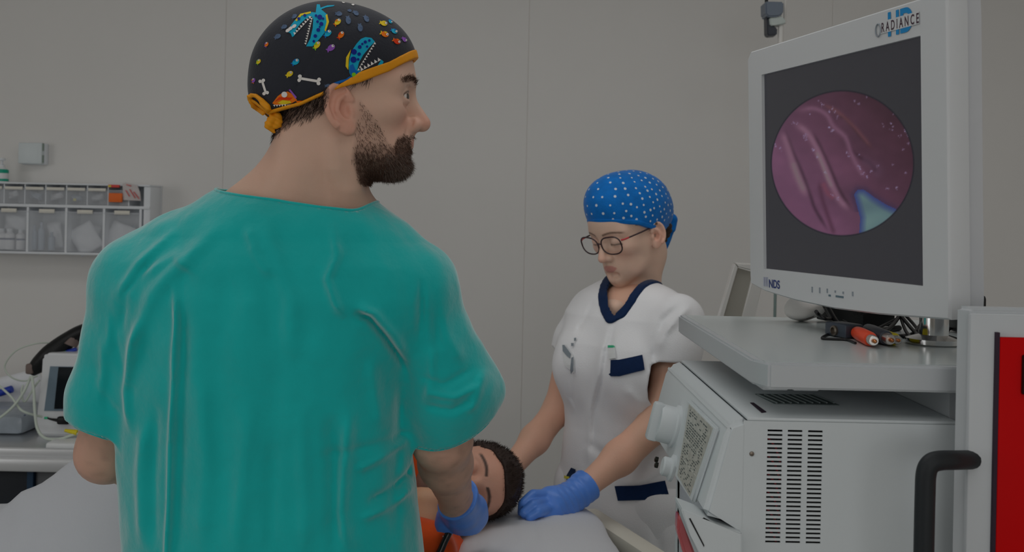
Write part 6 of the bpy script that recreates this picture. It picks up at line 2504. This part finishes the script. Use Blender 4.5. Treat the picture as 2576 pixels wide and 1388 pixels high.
FRQ = [(1741, 1008), (1813, 1078), (1752, 1268), (1708, 1202)]
slab('label_frame', [onfront(u, v, 0.006) for u, v in FRQ], 0.0058, FN, M_DEVW, dev, bevel=0.002)
M_LBL = mat('printed_instruction_label', rgb(188, 188, 178), 0.35, 0.4, noise=0.22, nscale=160)
LBQ = [(1745, 1019), (1806, 1080), (1748, 1252), (1716, 1198)]
lab = slab('instruction_label', [onfront(u, v, 0.0064) for u, v in LBQ], 0.0004, FN, M_LBL, dev)
lab['label'] = 'printed instruction label'
M_INK = mat('label_ink_grey', rgb(84, 96, 98), 0.6)
M_LINE = mat('label_line_pale', rgb(222, 222, 214), 0.5)


def fq(s, t):
    q = np.array(LBQ, float)
    a = q[0] * (1 - s) + q[1] * s
    b = q[3] * (1 - s) + q[2] * s
    p = a * (1 - t) + b * t
    return onfront(p[0], p[1], 0.0068)


rg = np.random.default_rng(3)
bm = bmesh.new()
for row in range(26):
    t = 0.05 + row * 0.036
    s = 0.08
    while s < 0.9:
        w = rg.uniform(0.02, 0.09)
        dark = rg.random() < (0.95 if 0.22 < t < 0.42 else 0.45)
        if dark:
            q = [fq(s, t), fq(min(s + w, 0.94), t), fq(min(s + w, 0.94), t + 0.014), fq(s, t + 0.014)]
            bm.faces.new([bm.verts.new(p) for p in q])
        s += w + rg.uniform(0.015, 0.06)
o_ = bm_obj('label_print', bm, M_INK, lab)
o_['kind'] = 'stuff'
for t in (0.44, 0.70):
    q = [fq(0.02, t), fq(0.98, t), fq(0.98, t + 0.014), fq(0.02, t + 0.014)]
    mesh_pd('label_rule', q, [(0, 1, 2, 3)], M_LINE, lab)
# knob, connector and screws on the front
kc = onfront(1701, 1073, 0.0)
kb = empty('rotary_knob', kc, None)
kb.parent = dev
kb.matrix_parent_inverse = world_of(dev).inverted()
lathe('knob_body', [(0.030, -0.002), (0.030, 0.004), (0.0265, 0.006), (0.0265, 0.024), (0.024, 0.027)], kc, M_DEVW, kb, axis=FN, seg=28)
bm = bmesh.new()
add_box(bm, kc + FN * 0.030, (0.016, 0.020, 0.054), np.stack([FN, (0, 1, 0), np.cross(FN, (0, 1, 0))], 1), 0.004)
bm_obj('knob_grip', bm, M_DEVW, kb, smooth=True, sharp=40)
cc = onfront(1694, 1178, 0.0)
lathe('light_port', [(0.018, 0.0), (0.018, 0.004), (0.013, 0.006), (0.013, 0.014), (0.011, 0.016), (0.005, 0.016)], cc, M_DEVW, dev, axis=FN, seg=24)
for v in (1162, 1176):
    lathe('port_pin', [(0.004, 0.0), (0.004, 0.004), (0.002, 0.005)], onfront(1676, v, 0.012), mat('dark_metal', rgb(60, 58, 52), 0.3, metal=0.8), dev, axis=FN, seg=12)
sp = at(1891, 1141, GY0)
lathe('screw', [(0.0028, 0.0), (0.0026, 0.001), (0.001, 0.0014)], (sp[0], GY0, sp[2]), M_SCREW, dev, axis=(0, -1, 0), seg=14)
# lower drawer nose with a slot
nz = []
NQ = [(1712, 1278), (1768, 1300), (1800, 1322), (1868, 1340), (1868, 1420), (1772, 1420), (1736, 1345)]
noseo = slab('drawer_nose', [at(u, v, GY0 - 0.012) for u, v in NQ], 0.05, np.array((0, -1.0, 0)), M_DEVW, dev, bevel=0.0018)
slab('drawer_slot', [at(u, v, GY0 - 0.0126) for u, v in ((1733, 1304), (1737, 1303), (1772, 1371), (1771, 1376))], 0.002, np.array((0, -1.0, 0)), M_INSIDE, dev)
M_REDT = mat('red_translucent', rgb(206, 104, 108), 0.3, 0.5)
rt = slab('red_flap', [at(u, v, 1.24) for u, v in ((1706, 1288), (1712, 1300), (1752, 1400), (1722, 1400), (1703, 1335))], 0.02, np.array((0, -1.0, 0)), M_REDT, dev, bevel=0.003)
# vent grille on the top and a small slot
M_VENT = mat('vent_dark_grey', rgb(86, 98, 98), 0.6)
gv = [at(u, v, 1.0) for u, v in ((1894, 984), (2040, 984), (2118, 1018), (1944, 1018))]


def ontop(u, v, lift=0.0):
    d = at(u, v, 1.0) - np.array((0, 0, HC))
    t = (gtop + lift - HC) / d[2]
    return np.array((0, 0, HC)) + d * t


slab('top_vent', [ontop(u, v, 0.001) for u, v in ((1900, 990), (2050, 992), (2112, 1018), (1948, 1014))], 0.0012, np.array((0, 0, 1.0)), M_VENT, dev)
for k in range(9):
    a_ = ontop(1906 + k * 17.5, 992, 0.0016)
    b_ = ontop(1954 + k * 18.0, 1013, 0.0016)
    tube('vent_rib', [a_, b_], 0.0012, mat('vent_rib_grey', rgb(120, 130, 130), 0.5), dev, seg=6)
slab('top_slot', [ontop(u, v, 0.0008) for u, v in ((1887, 1012), (1896, 1012), (1928, 1035), (1916, 1037))], 0.0010, np.array((0, 0, 1.0)), mat('dark_gasket'), dev)
# brackets under the shelf
for u in (1945, 2022):
    p = at(u, 982, 1.20)
    box('shelf_bracket', (p[0], 1.22, bz_ - 0.004), (0.030, 0.06, 0.008), M_CARTW, cart, bevel=0.002)
boxb('rear_shade_board', (0.375, SHY1 - 0.03, 0.23), (0.66, SHY1 - 0.02, bz_), M_CARTW, cart)  # added board, keeps light out of the gap under the shelf
boxb('side_shade_board', (0.512, 1.19, 0.23), (0.522, SHY1 - 0.03, bz_), M_CARTW, cart)  # added to block light from the right and darken the gap
# blocks on which the unit stands inside the cart
boxb('unit_support', (ga[0] + 0.02, GY0 + 0.03, 0.23), (gxr - 0.02, GY1 - 0.03, gbot), mat('cart_grey_box', rgb(190, 194, 196), 0.5), cart, bevel=0.004)

# ------------------------------------------------------------------ the video monitor
ME = _n((0.274, -0.962, 0))
MU = _n(np.array((-0.962, -0.274, 0)) * 0.036 + np.array((0, 0, 1.0)))
MN = _n(np.cross(ME, MU))
if MN[1] > 0:
    MN = -MN
MC = (at(2318, 405, 1.2327) + at(1919, 432, 1.5946)) / 2
HW, HH = 0.188, 0.1505


def mp(a, b, lift=0.0):
    return MC + ME * a + MU * b + MN * lift


def scr(u, v):
    """position on the front plane of the monitor seen at a photo pixel"""
    o = np.array((0, 0, HC))
    d = at(u, v, 1.0) - o
    p = o + d * (((MC - o) @ MN) / (d @ MN)) - MC
    return p @ ME, p @ MU


M_BEZ = mat('monitor_bezel_white', rgb(214, 216, 218), 0.4, 0.4)
M_BEZ2 = mat('monitor_back_white', rgb(208, 210, 214), 0.45, 0.4)
mon = empty('video_monitor', mp(0, -0.2, -0.03), 'large white video monitor showing a round endoscope picture', 'monitor')
BOTa = [-0.232, -0.188, -0.1, 0.0, 0.1, 0.188, 0.234]
BOTb = [0.026, 0.035, 0.042, 0.045, 0.043, 0.0385, 0.036]
outer = []
for a in np.linspace(-0.230, 0.234, 25):
    outer.append((a, -HH - np.interp(a, BOTa, BOTb)))
for b in np.linspace(-0.165, 0.175, 12):
    outer.append((0.2355, b))
outer.append((0.2345, 0.190))
for a in np.linspace(0.228, -0.222, 25):
    outer.append((a, HH + 0.045 - 0.004 * (0.228 - a) / 0.45))
for b in np.linspace(0.182, -0.165, 12):
    outer.append((-0.231, b))


def ray_rect(p):
    k = max(abs(p[0]) / HW, abs(p[1]) / HH)
    return (p[0] / k, p[1] / k)


inner = [ray_rect(p) for p in outer]
# make sure that the corners of the picture are hit
for cx, cy in ((-HW, -HH), (HW, -HH), (HW, HH), (-HW, HH)):
    j = min(range(len(inner)), key=lambda i: (inner[i][0] - cx) ** 2 + (inner[i][1] - cy) ** 2)
    inner[j] = (cx, cy)
bm = bmesh.new()
N_ = len(outer)
r0 = [bm.verts.new(mp(a, b, -0.006)) for a, b in inner]
r1 = [bm.verts.new(mp(a, b, 0.0)) for a, b in inner]
r2 = [bm.verts.new(mp(a * 0.990, b * 0.988, 0.0004)) for a, b in outer]
r3 = [bm.verts.new(mp(a, b, -0.003)) for a, b in outer]
r4 = [bm.verts.new(mp(a, b, -0.028)) for a, b in outer]
for ra_, rb_ in ((r0, r1), (r1, r2), (r2, r3), (r3, r4)):
    for i in range(N_):
        bm.faces.new((ra_[i], ra_[(i + 1) % N_], rb_[(i + 1) % N_], rb_[i]))
bez = bm_obj('bezel', bm, M_BEZ, mon, smooth=True, sharp=35)
bm = bmesh.new()
s1 = [bm.verts.new(mp(a * 0.985, b * 0.985, -0.0285)) for a, b in outer]
s2 = [bm.verts.new(mp(a * 0.985, b * 0.985, -0.050)) for a, b in outer]
s3 = [bm.verts.new(mp(a * 0.80, b * 0.80, -0.072)) for a, b in outer]
for ra_, rb_ in ((s1, s2), (s2, s3)):
    for i in range(N_):
        bm.faces.new((ra_[i], ra_[(i + 1) % N_], rb_[(i + 1) % N_], rb_[i]))
bm.faces.new(s3)
bm.faces.new(s1[::-1])
bm_obj('back_cover', bm, M_BEZ2, mon, smooth=True, sharp=35)

# the picture on the screen, painted point by point
ga_, gb2 = np.linspace(-HW, HW, 330), np.linspace(-HH, HH, 264)
AA, BB = np.meshgrid(ga_, gb2, indexing='ij')
Wp = MC + AA[..., None] * ME + BB[..., None] * MU - MN * 0.005
fa, fb_ = Wp[..., 0] / Wp[..., 1] * FPX, (HC - Wp[..., 2]) / Wp[..., 1] * FPX
uu = U0 + fa * CR - fb_ * SR
vv_ = V0 + fa * SR + fb_ * CR
zx, zy = (uu - 1900) * 3.3045, (vv_ - 200) * 3.3045
PP = np.stack([zx.ravel(), zy.ravel()], 1).astype(np.float32)
n_ = len(PP)
img = np.zeros((n_, 3))
img[:] = np.array((44, 44, 48))  # even grey glow painted in for the room's reflection on the glass
r_in = ((PP[:, 0] - 725) / 592) ** 2 + ((PP[:, 1] - 696) / 602) ** 2
base = np.zeros((n_, 3))
g1 = np.clip((PP[:, 0] - 150) / 1150 + (600 - PP[:, 1]) / 1500, 0, 1)[:, None]
base[:] = np.array((104, 66, 92)) * (1 - g1) + np.array((58, 32, 44)) * g1
wv = Waves(71, 12, 0.004, 0.02)
wv2 = Waves(72, 16, 0.02, 0.08)
P3 = np.concatenate([PP, np.zeros((n_, 1), np.float32)], 1)
base += (5 * wv(P3) + 1.6 * wv2(P3))[:, None] * np.array((1, 0.6, 0.8))


def stroke(pts, w, col, k=1.0, soft=2.0):
    global base
    d, t = dist_poly(PP, catmull(np.array(pts, float), 24))
    m = (k * np.exp(-(d / w) ** soft) * np.clip(np.minimum(t, 1 - t) / 0.12 + 0.15, 0, 1))[:, None]
    base = base * (1 - m) + np.array(col) * m


stroke([(250, 420), (310, 590), (395, 790), (460, 970), (500, 1080), (600, 1250)], 16, (58, 32, 50), 0.8)
stroke([(480, 440), (560, 600), (640, 780), (700, 920), (800, 1080)], 16, (54, 28, 44), 0.85)
stroke([(760, 470), (800, 580), (860, 640), (960, 700), (1020, 780)], 18, (54, 28, 44), 0.7)
stroke([(700, 300), (760, 330), (860, 450), (970, 570)], 16, (50, 26, 36), 0.7)
stroke([(530, 850), (560, 1000), (620, 1180), (660, 1290)], 20, (72, 38, 58), 0.7)
stroke([(220, 430), (270, 560), (320, 720), (370, 850), (430, 980)], 30, (122, 86, 106), 0.85)
stroke([(320, 360), (430, 440), (520, 590), (590, 750), (640, 880), (700, 1000), (790, 1090)], 28, (124, 88, 108), 0.9)
stroke([(500, 590), (550, 690), (600, 820), (640, 900)], 17, (124, 106, 112), 0.7)
stroke([(310, 680), (350, 800), (410, 930)], 26, (118, 102, 106), 0.6)
stroke([(350, 262), (480, 240), (590, 290), (650, 390), (750, 480), (800, 620), (860, 740), (920, 820)], 22, (112, 76, 98), 0.85)
stroke([(560, 205), (680, 265), (790, 360), (880, 460), (970, 570)], 18, (96, 58, 66), 0.75)
stroke([(560, 850), (600, 940), (660, 990)], 24, (120, 60, 76), 0.5)
stroke([(880, 660), (960, 700), (1020, 740), (1000, 820)], 40, (84, 58, 78), 0.5)
stroke([(250, 1010), (350, 1100), (430, 1200)], 70, (106, 66, 92), 0.4)
# wet glints
rg = np.random.default_rng(17)
gl = [(570, 210), (545, 195), (640, 245), (660, 275), (690, 300), (610, 265), (400, 470), (430, 500), (420, 465), (345, 372), (320, 360), (640, 420), (620, 400), (455, 290), (1150, 390), (1130, 365), (1140, 420), (1150, 285),
      (1245, 430), (1262, 462), (1212, 470), (1275, 540), (870, 740), (860, 720), (895, 785), (925, 805), (970, 762), (1010, 715), (870, 625), (170, 552), (215, 575), (1170, 905), (1250, 772), (1100, 905), (1140, 712),
      (925, 145), (860, 205), (480, 590), (510, 640), (580, 770), (760, 610), (780, 640), (690, 1000), (640, 960), (1070, 380), (1235, 580), (820, 175)]
for i, (x, y) in enumerate(gl):
    for q in range(4):
        dx, dy = rg.normal(size=2) * (9 if q else 0)
        d2 = ((PP[:, 0] - x - dx) ** 2 + (PP[:, 1] - y - dy) ** 2) / rg.uniform(3.5, 7) ** 2
        m = np.exp(-d2)[:, None] * rg.uniform(0.2, 0.65)
        base = base * (1 - m) + np.array((150, 140, 176)) * m
# instrument tip at the lower right
TIPP = [(820, 955), (852, 912), (910, 918), (985, 975), (1090, 1040), (1200, 1090), (1150, 1330), (860, 1330), (872, 1150)]
from_in = np.zeros(n_, bool)
tp = np.array(TIPP, float)
j_ = len(tp) - 1
for i_ in range(len(tp)):
    xi, yi, xj, yj = tp[i_][0], tp[i_][1], tp[j_][0], tp[j_][1]
    c_ = ((yi > PP[:, 1]) != (yj > PP[:, 1])) & (PP[:, 0] < (xj - xi) * (PP[:, 1] - yi) / (yj - yi + 1e-9) + xi)
    from_in ^= c_
    j_ = i_
d_, _ = dist_poly(PP, np.vstack([tp, tp[:1]]))
ins = np.where(from_in, np.clip(d_ / 60, 0, 1), 0)[:, None]
tipc = np.array((48, 58, 112)) * (1 - ins) + (np.array((80, 104, 110)) + (10 * wv(P3 * 2))[:, None] * np.array((1, 1.2, 0.8))) * ins
shadow = np.exp(-(d_ / 30) ** 2)[:, None] * (~from_in)[:, None] * (PP[:, 1] < 1100)[:, None] * 0.5
base = base * (1 - shadow) + np.array((44, 34, 66)) * shadow
base = np.where(from_in[:, None], tipc, base)
m = np.clip((1 - r_in) / 0.012, 0, 1)[:, None]
edge = np.exp(-((r_in - 1.0) / 0.02) ** 2)[:, None]
img = img * (1 - m) + base * m
img = img * (1 - 0.75 * edge) + np.array((16, 16, 26)) * 0.75 * edge
img = np.clip(img, 0, 255) / 255.0
lc = np.where(img <= 0.04045, img / 12.92, ((img + 0.055) / 1.055) ** 2.4)
idx = np.arange(330 * 264).reshape(330, 264)
qd = np.stack([idx[:-1, :-1], idx[1:, :-1], idx[1:, 1:], idx[:-1, 1:]], -1).reshape(-1, 4)
M_SCREEN = bpy.data.materials.new('lit_screen')
M_SCREEN.use_nodes = True
nt = M_SCREEN.node_tree
bs = nt.nodes['Principled BSDF']
at_ = nt.nodes.new('ShaderNodeAttribute')
at_.attribute_name = 'Col'
bs.inputs['Base Color'].default_value = (0.012, 0.012, 0.014, 1)
bs.inputs['Roughness'].default_value = 0.22
bs.inputs['Specular IOR Level'].default_value = 0.35
nt.links.new(at_.outputs['Color'], bs.inputs['Emission Color'])
bs.inputs['Emission Strength'].default_value = 2 ** (-SC.view_settings.exposure) * 0.80
scrn = link('screen', fast_mesh('screen', Wp.reshape(-1, 3), qd, lc), M_SCREEN, mon)
scrn['label'] = 'screen with a round pink endoscope picture'
# lettering on the bezel
M_LBLUE = mat('logo_blue', rgb(10, 140, 205), 0.5)
M_LDARK = mat('logo_dark', rgb(74, 52, 66), 0.5)
M_LGREY = mat('logo_grey', rgb(150, 158, 166), 0.5)
M_LNAVY = mat('logo_navy', rgb(40, 62, 130), 0.5)


def blk(name, u0, v0, u1, v1, size, s, m, lift, bold=0.0, spacing=None):
    a0, b0 = scr(u0, v0)
    a1, b1 = scr(u1, v1)
    return text_mesh(name, s, mp(a0, b0, 0.0), ME, MU, size, m, bez, lift=lift, width=a1 - a0, bold=bold)


hdh = scr(2238, 45)[1] - scr(2236, 90)[1]
la, lb_ = scr(2234, 90)
lb2 = scr(2296, 74)
ltz = 0.0010
tm_ = text_mesh('logo_letters', 'HD', mp(la, lb_, 0), ME, MU, 0.0400, M_LBLUE, bez, lift=ltz, width=(lb2[0] - la), bold=0.0016)
tm_['label'] = 'blue HD lettering'
ra0, rb0 = scr(2219, 82)
ra1, rb1 = scr(2313, 60)
strip0, strip1 = scr(2217, 84), scr(2314, 40)
slab('logo_band', [mp(ra0 - 0.002, rb0 - 0.0015, ltz + 0.0002), mp(ra1 + 0.001, rb0 - 0.0015, ltz + 0.0002), mp(ra1 + 0.001, rb0 + 0.0138, ltz + 0.0002), mp(ra0 - 0.002, rb0 + 0.0138, ltz + 0.0002)], 0.0001, MN, M_BEZ, bez)
tm_ = text_mesh('logo_letters', 'R A D I A N C E', mp(ra0, rb0, 0), ME, MU, 0.0170, M_LDARK, bez, lift=ltz + 0.0004, width=ra1 - ra0, bold=0.0003)
tm_['label'] = 'dark RADIANCE lettering'
oa, ob = scr(2211, 76)
bm = bmesh.new()
add_tube(bm, [mp(oa + 0.0052 * math.cos(t), ob + 0.0080 * math.sin(t), ltz + 0.0004) for t in np.linspace(0, 2 * math.pi, 20)], 0.0009, 6, cap=False)
bm_obj('logo_ring', bm, M_LGREY, bez, smooth=True)
na, nb_ = scr(1935, 722)
na1, _ = scr(1962, 722)
tm_ = text_mesh('brand_letters', 'NDS', mp(na, nb_, 0), ME, MU, 0.0175, M_LNAVY, bez, lift=ltz, width=na1 - na, bold=0.0003)
tm_['label'] = 'navy NDS lettering'
for k in range(3):
    a0, b0 = scr(1922 + 4 * k, 719 + 0.3 * k)
    slab('brand_bar', [mp(a0, b0, ltz), mp(a0 + 0.0030, b0, ltz), mp(a0 + 0.0030, b0 + 0.014, ltz), mp(a0, b0 + 0.014, ltz)], 0.0003, MN, mat('logo_pale_blue', rgb(180, 184, 205), 0.5), bez)
for (u, v, h) in ((2044, 728, 0.008), (2063, 730, 0.008), (2082, 731, 0.006), (2102, 733, 0.003), (2122, 736, 0.003), (2146, 739, 0.006)):
    a0, b0 = scr(u, v)
    box('control_mark', mp(a0, b0, 0.0004), (0.0028, h, 0.0012), M_LGREY, bez, R=np.stack([ME, MU, MN], 1))
for (u, v, w) in ((2088, 743, 0.005), (2113, 746, 0.018)):
    a0, b0 = scr(u, v)
    box('control_caption', mp(a0, b0, 0.0004), (w, 0.0026, 0.0010), mat('caption_slate', rgb(100, 122, 134), 0.5), bez, R=np.stack([ME, MU, MN], 1))
# stand: chrome post on the shelf carrying the monitor
pp_ = at(2349, 858, 1.36)
PX, PY = pp_[0], 1.36
st = [(0.034, 0.0), (0.036, 0.002), (0.036, 0.008), (0.026, 0.011), (0.0185, 0.013), (0.0185, 0.10), (0.017, 0.30)]
lathe('stand_post', st, (PX, PY, shz + 0.0006), mat('chrome', rgb(205, 205, 205), 0.10, 0.5, metal=1.0), mon, seg=32)
box('mount_block', mp(0.02, -0.02, -0.085), (0.10, 0.10, 0.03), M_BLK, mon, bevel=0.006, R=np.stack([ME, MU, MN], 1))
tube('mount_arm', [(PX, PY, shz + 0.29), (PX, PY, MC[2] - 0.02), mp(0.02, -0.02, -0.075)], 0.014, M_BLK, mon, seg=12)

# ------------------------------------------------------------------ cables and small things on the shelf
M_CBL = mat('black_cable_rubber', rgb(14, 14, 16), 0.45, 0.4)


def onshelf(u, v, lift=0.0):
    d = at(u, v, 1.0) - np.array((0, 0, HC))
    t = (shz + 0.0006 + lift - HC) / d[2]
    return np.array((0, 0, HC)) + d * t


def lie(pts, r):
    """points on the shelf; the third number is a height above it"""
    return [onshelf(p[0], p[1], 0.0) + np.array((0, 0, r + (p[2] if len(p) > 2 else 0.0))) for p in pts]


def shelf_cable(pts, r, label, n=40):
    o = tube('cable', lie(pts, r), r, M_CBL, None, seg=8, smoothpts=n)
    tag(o, label, 'cable')
    p = lie(pts[:1], 0)[0]
    origin_to(o, p)
    return o


shelf_cable([(2052, 842, 0.03), (2058, 840, 0.025), (2075, 842, 0.02), (2092, 832, 0.015)], 0.0028, 'short black cable end pointing left on the shelf')
shelf_cable([(2095, 838, 0.0), (2078, 846, 0.0), (2068, 854, 0.0), (2095, 856, 0.0), (2130, 858, 0.0), (2152, 866, 0.0)], 0.0018, 'thin black cable looped in front of the adapter')
shelf_cable([(2040, 822, 0.055), (2062, 822, 0.04), (2085, 828, 0.02), (2110, 834, 0.005), (2160, 838, 0.0), (2215, 838, 0.0), (2262, 832, 0.0)], 0.0042, 'thick black cable hanging down behind the adapter')
shelf_cable([(2180, 846, 0.0), (2215, 836, 0.006), (2250, 828, 0.012), (2285, 822, 0.02), (2300, 812, 0.03)], 0.0022, 'black cable rising from the plugs to the right')
shelf_cable([(2180, 842, 0.0), (2225, 850, 0.0), (2262, 848, 0.0), (2295, 842, 0.0), (2320, 830, 0.01)], 0.0022, 'black cable running flat behind the plugs')
shelf_cable([(2255, 818, 0.03), (2275, 838, 0.005), (2292, 852, 0.0), (2308, 852, 0.0), (2312, 842, 0.0), (2300, 832, 0.006), (2270, 822, 0.02)], 0.0024, 'black cable looped beside the chrome post')
shelf_cable([(2150, 828, 0.02), (2200, 826, 0.025), (2250, 822, 0.03), (2300, 818, 0.03)], 0.0045, 'thick black cable under the monitor edge')
shelf_cable([(2120, 834, 0.012), (2160, 842, 0.004), (2205, 846, 0.0), (2240, 838, 0.006), (2262, 826, 0.02), (2240, 818, 0.03)], 0.0030, 'black cable coiled loosely between the adapter and the plugs')
shelf_cable([(2230, 816, 0.035), (2262, 828, 0.02), (2290, 838, 0.006), (2306, 846, 0.0), (2296, 854, 0.0), (2270, 850, 0.0)], 0.0026, 'black cable dropping behind the yellow ringed plug')
shelf_cable([(2060, 818, 0.05), (2080, 828, 0.03), (2102, 836, 0.012), (2125, 840, 0.002)], 0.0040, 'thick black cable falling to the left end of the adapter')
shelf_cable([(2385, 836, 0.0), (2400, 830, 0.008), (2425, 818, 0.02)], 0.0020, 'short black cable right of the chrome post')
ad = empty('power_adapter', onshelf(2130, 845), 'black adapter block with a round socket lying on the shelf', 'adapter')
ax0, ax1 = onshelf(2096, 842), onshelf(2150, 852)
dx = _n(ax1 - ax0)
dz_ = np.array((0, 0, 1.0))
RA = np.stack([dx, np.cross(dz_, dx), dz_], 1)
cA = (ax0 + ax1) / 2 + np.array((0, 0, 0.010))
box('housing', cA, (float(np.linalg.norm(ax1 - ax0)), 0.030, 0.019), mat('slate_plastic', rgb(58, 66, 78), 0.4), ad, bevel=0.003, R=RA)
lathe('socket', [(0.0070, 0.0), (0.0070, 0.003), (0.0045, 0.004), (0.004, 0.001)], cA - RA[:, 1] * 0.015 + np.array((0, 0, -0.001)), mat('dull_screw'), ad, axis=tuple(-RA[:, 1]), seg=18)
ab = box('black_box', onshelf(2160, 818) + np.array((0.0, 0.02, 0.018)), (0.115, 0.06, 0.032), M_BLK, None, bevel=0.003, R=RA)
tag(ab, 'flat black converter box behind the adapter on the shelf', 'converter')


def rca(u0, v0, u1, v1, r, sleeve, ring, name, label):
    p0, p1 = onshelf(u0, v0), onshelf(u1, v1)
    p0, p1 = p0 + np.array((0, 0, r)), p1 + np.array((0, 0, r))
    d = _n(p1 - p0)
    L = float(np.linalg.norm(p1 - p0))
    t = empty('plug', (p0 + p1) / 2 - np.array((0, 0, r)), label, 'plug')
    lathe('sleeve', [(r * 0.55, 0), (r * 0.9, L * 0.1), (r, L * 0.3), (r, L * 0.78), (r * 0.9, L * 0.84)], p0, sleeve, t, axis=d, seg=18)
    lathe('ring', [(r * 0.70, L * 0.80), (r * 0.72, L * 0.98), (r * 0.6, L), (r * 0.3, L)], p0, mat('nickel', rgb(210, 205, 200), 0.25, metal=0.9), t, axis=d, seg=18)
    lathe('pin', [(r * 0.28, L * 0.9), (r * 0.28, L * 1.06), (r * 0.1, L * 1.08)], p0, ring, t, axis=d, seg=12)
    return t


M_OR = mat('orange_plug_plastic', rgb(240, 72, 22), 0.35)
M_COP = mat('copper_pin', rgb(190, 120, 70), 0.3, metal=0.7)
rca(2152, 852, 2198, 876, 0.0095, M_OR, M_COP, 'a', 'orange cable plug in front of the others on the shelf')
rca(2178, 846, 2240, 874, 0.0100, mat('slate_plastic'), M_COP, 'b', 'dark grey cable plug beside the orange plug')
rca(2214, 858, 2258, 872, 0.0085, mat('yellow_bright'), M_COP, 'c', 'yellow and white ringed plug, rightmost on the shelf')
# crumpled tissue behind the cables
TW = Waves(81, 12, 60, 160)
tc = onshelf(2030, 812) + np.array((0, 0.02, 0.018))


def tissue_f(P):
    return ell(P, tc, (0.030, 0.026, 0.017)) - 0.0062 * TW(P)


ts = sdf_obj('tissue', tissue_f, tc - 0.06, tc + 0.06, 0.003, mat('white_tissue', rgb(236, 232, 228), 0.85))
tag(ts, 'crumpled white tissue on the shelf under the monitor', 'tissue')
bag = box('black_bag', onshelf(2424, 842) + np.array((0.012, 0.02, 0.03)), (0.03, 0.07, 0.058), M_BLK, None, bevel=0.006)
tag(bag, 'small black block on the shelf beside the column', 'block')

# ------------------------------------------------------------------ tall things behind the cart
LY = 3.05
lp = empty('camera_pole', (at(1968, 700, LY)[0], LY, 0), 'white pole with a grey clamp and camera head behind the monitor', 'pole stand')  # pole stand with a camera-like device on top
M_POLEW = mat('pole_white', rgb(232, 230, 226), 0.35)
pxl = at(1964, 90, LY)
tube('pole', [(pxl[0], LY, at(1964, 58, LY)[2]), (pxl[0], LY, 1.42)], 0.0085, M_POLEW, lp, seg=16)
p9 = at(1952, 780, LY)
tube('lower_pole', [(pxl[0], LY, 1.46), (pxl[0] - 0.001, LY, 0.05)], 0.0045, mat('pole_grey_green', rgb(130, 150, 148), 0.35, metal=0.4), lp, seg=12)
for k in range(5):
    t = 2 * math.pi * k / 5
    tube('base_leg', [(pxl[0], LY, 0.06), (pxl[0] + 0.20 * math.cos(t), LY + 0.20 * math.sin(t), 0.02)], 0.012, M_POLEW, lp, seg=10)
M_SLG = mat('pole_head_grey', rgb(112, 124, 140), 0.35, 0.5)
slab('head', [at(u, v, LY - 0.03) for u, v in ((1925, 3), (1972, 4), (1971, 34), (1958, 42), (1933, 42), (1926, 36))], 0.06, np.array((0, -1.0, 0)), M_SLG, lp, bevel=0.004)
slab('clamp', [at(u, v, LY - 0.02) for u, v in ((1936, 44), (1962, 42), (1964, 36), (1970, 44), (1979, 54), (1974, 60), (1946, 64), (1938, 64))], 0.05, np.array((0, -1.0, 0)), mat('clamp_pale', rgb(200, 210, 206), 0.4), lp, bevel=0.003)
slab('camera', [at(u, v, LY - 0.01) for u, v in ((1929, 40), (1936, 50), (1944, 66), (1956, 70), (1955, 88), (1934, 90), (1930, 86))], 0.04, np.array((0, -1.0, 0)), mat('camera_dark', rgb(44, 50, 62), 0.4), lp, bevel=0.003)
tube('side_rod', [at(1976, 0, LY + 0.02) + np.array((0, 0, 0.12)), at(1974, 60, LY + 0.02)], 0.0045, M_POLEW, lp, seg=10)
tube('top_rod', [at(1928, 3, LY) + np.array((0, 0, 0.10)), at(1928, 6, LY)], 0.005, M_BLK, lp, seg=10)
# tilted tray stand
QY = 2.02
ts2 = empty('tilted_frame', (at(1870, 760, QY)[0], QY, 0), 'slanted white frame with a grey board standing behind the cart', 'stand')
slab('board', [at(u, v, QY) for u, v in ((1855, 673), (1900, 686), (1900, 716), (1868, 800), (1843, 870), (1798, 870), (1818, 797))], 0.012, np.array((0, -1.0, 0)), mat('grey_board', rgb(176, 172, 162), 0.7), ts2)
slab('frame_rail', [at(u, v, QY - 0.006) for u, v in ((1848, 662), (1858, 670), (1820, 797), (1800, 870), (1790, 870), (1810, 797))], 0.022, np.array((0, -1.0, 0)), M_POLEW, ts2, bevel=0.002)
slab('frame_rail', [at(u, v, QY - 0.006) for u, v in ((1848, 661), (1905, 664), (1905, 684), (1856, 672))], 0.022, np.array((0, -1.0, 0)), M_POLEW, ts2, bevel=0.002)
slab('frame_rail', [at(u, v, QY - 0.008) for u, v in ((1892, 700), (1922, 700), (1899, 800), (1880, 870), (1845, 870), (1868, 797))], 0.026, np.array((0, -1.0, 0)), M_POLEW, ts2, bevel=0.002)
qx = at(1838, 860, QY)[0]
tube('post', [(qx, QY, at(1838, 850, QY)[2]), (qx, QY, 0.03)], 0.015, M_POLEW, ts2, seg=12)
for k in range(4):
    t = math.pi / 4 + math.pi / 2 * k
    tube('foot', [(qx, QY, 0.05), (qx + 0.12 * math.cos(t), QY + 0.12 * math.sin(t), 0.014)], 0.012, M_POLEW, ts2, seg=10)
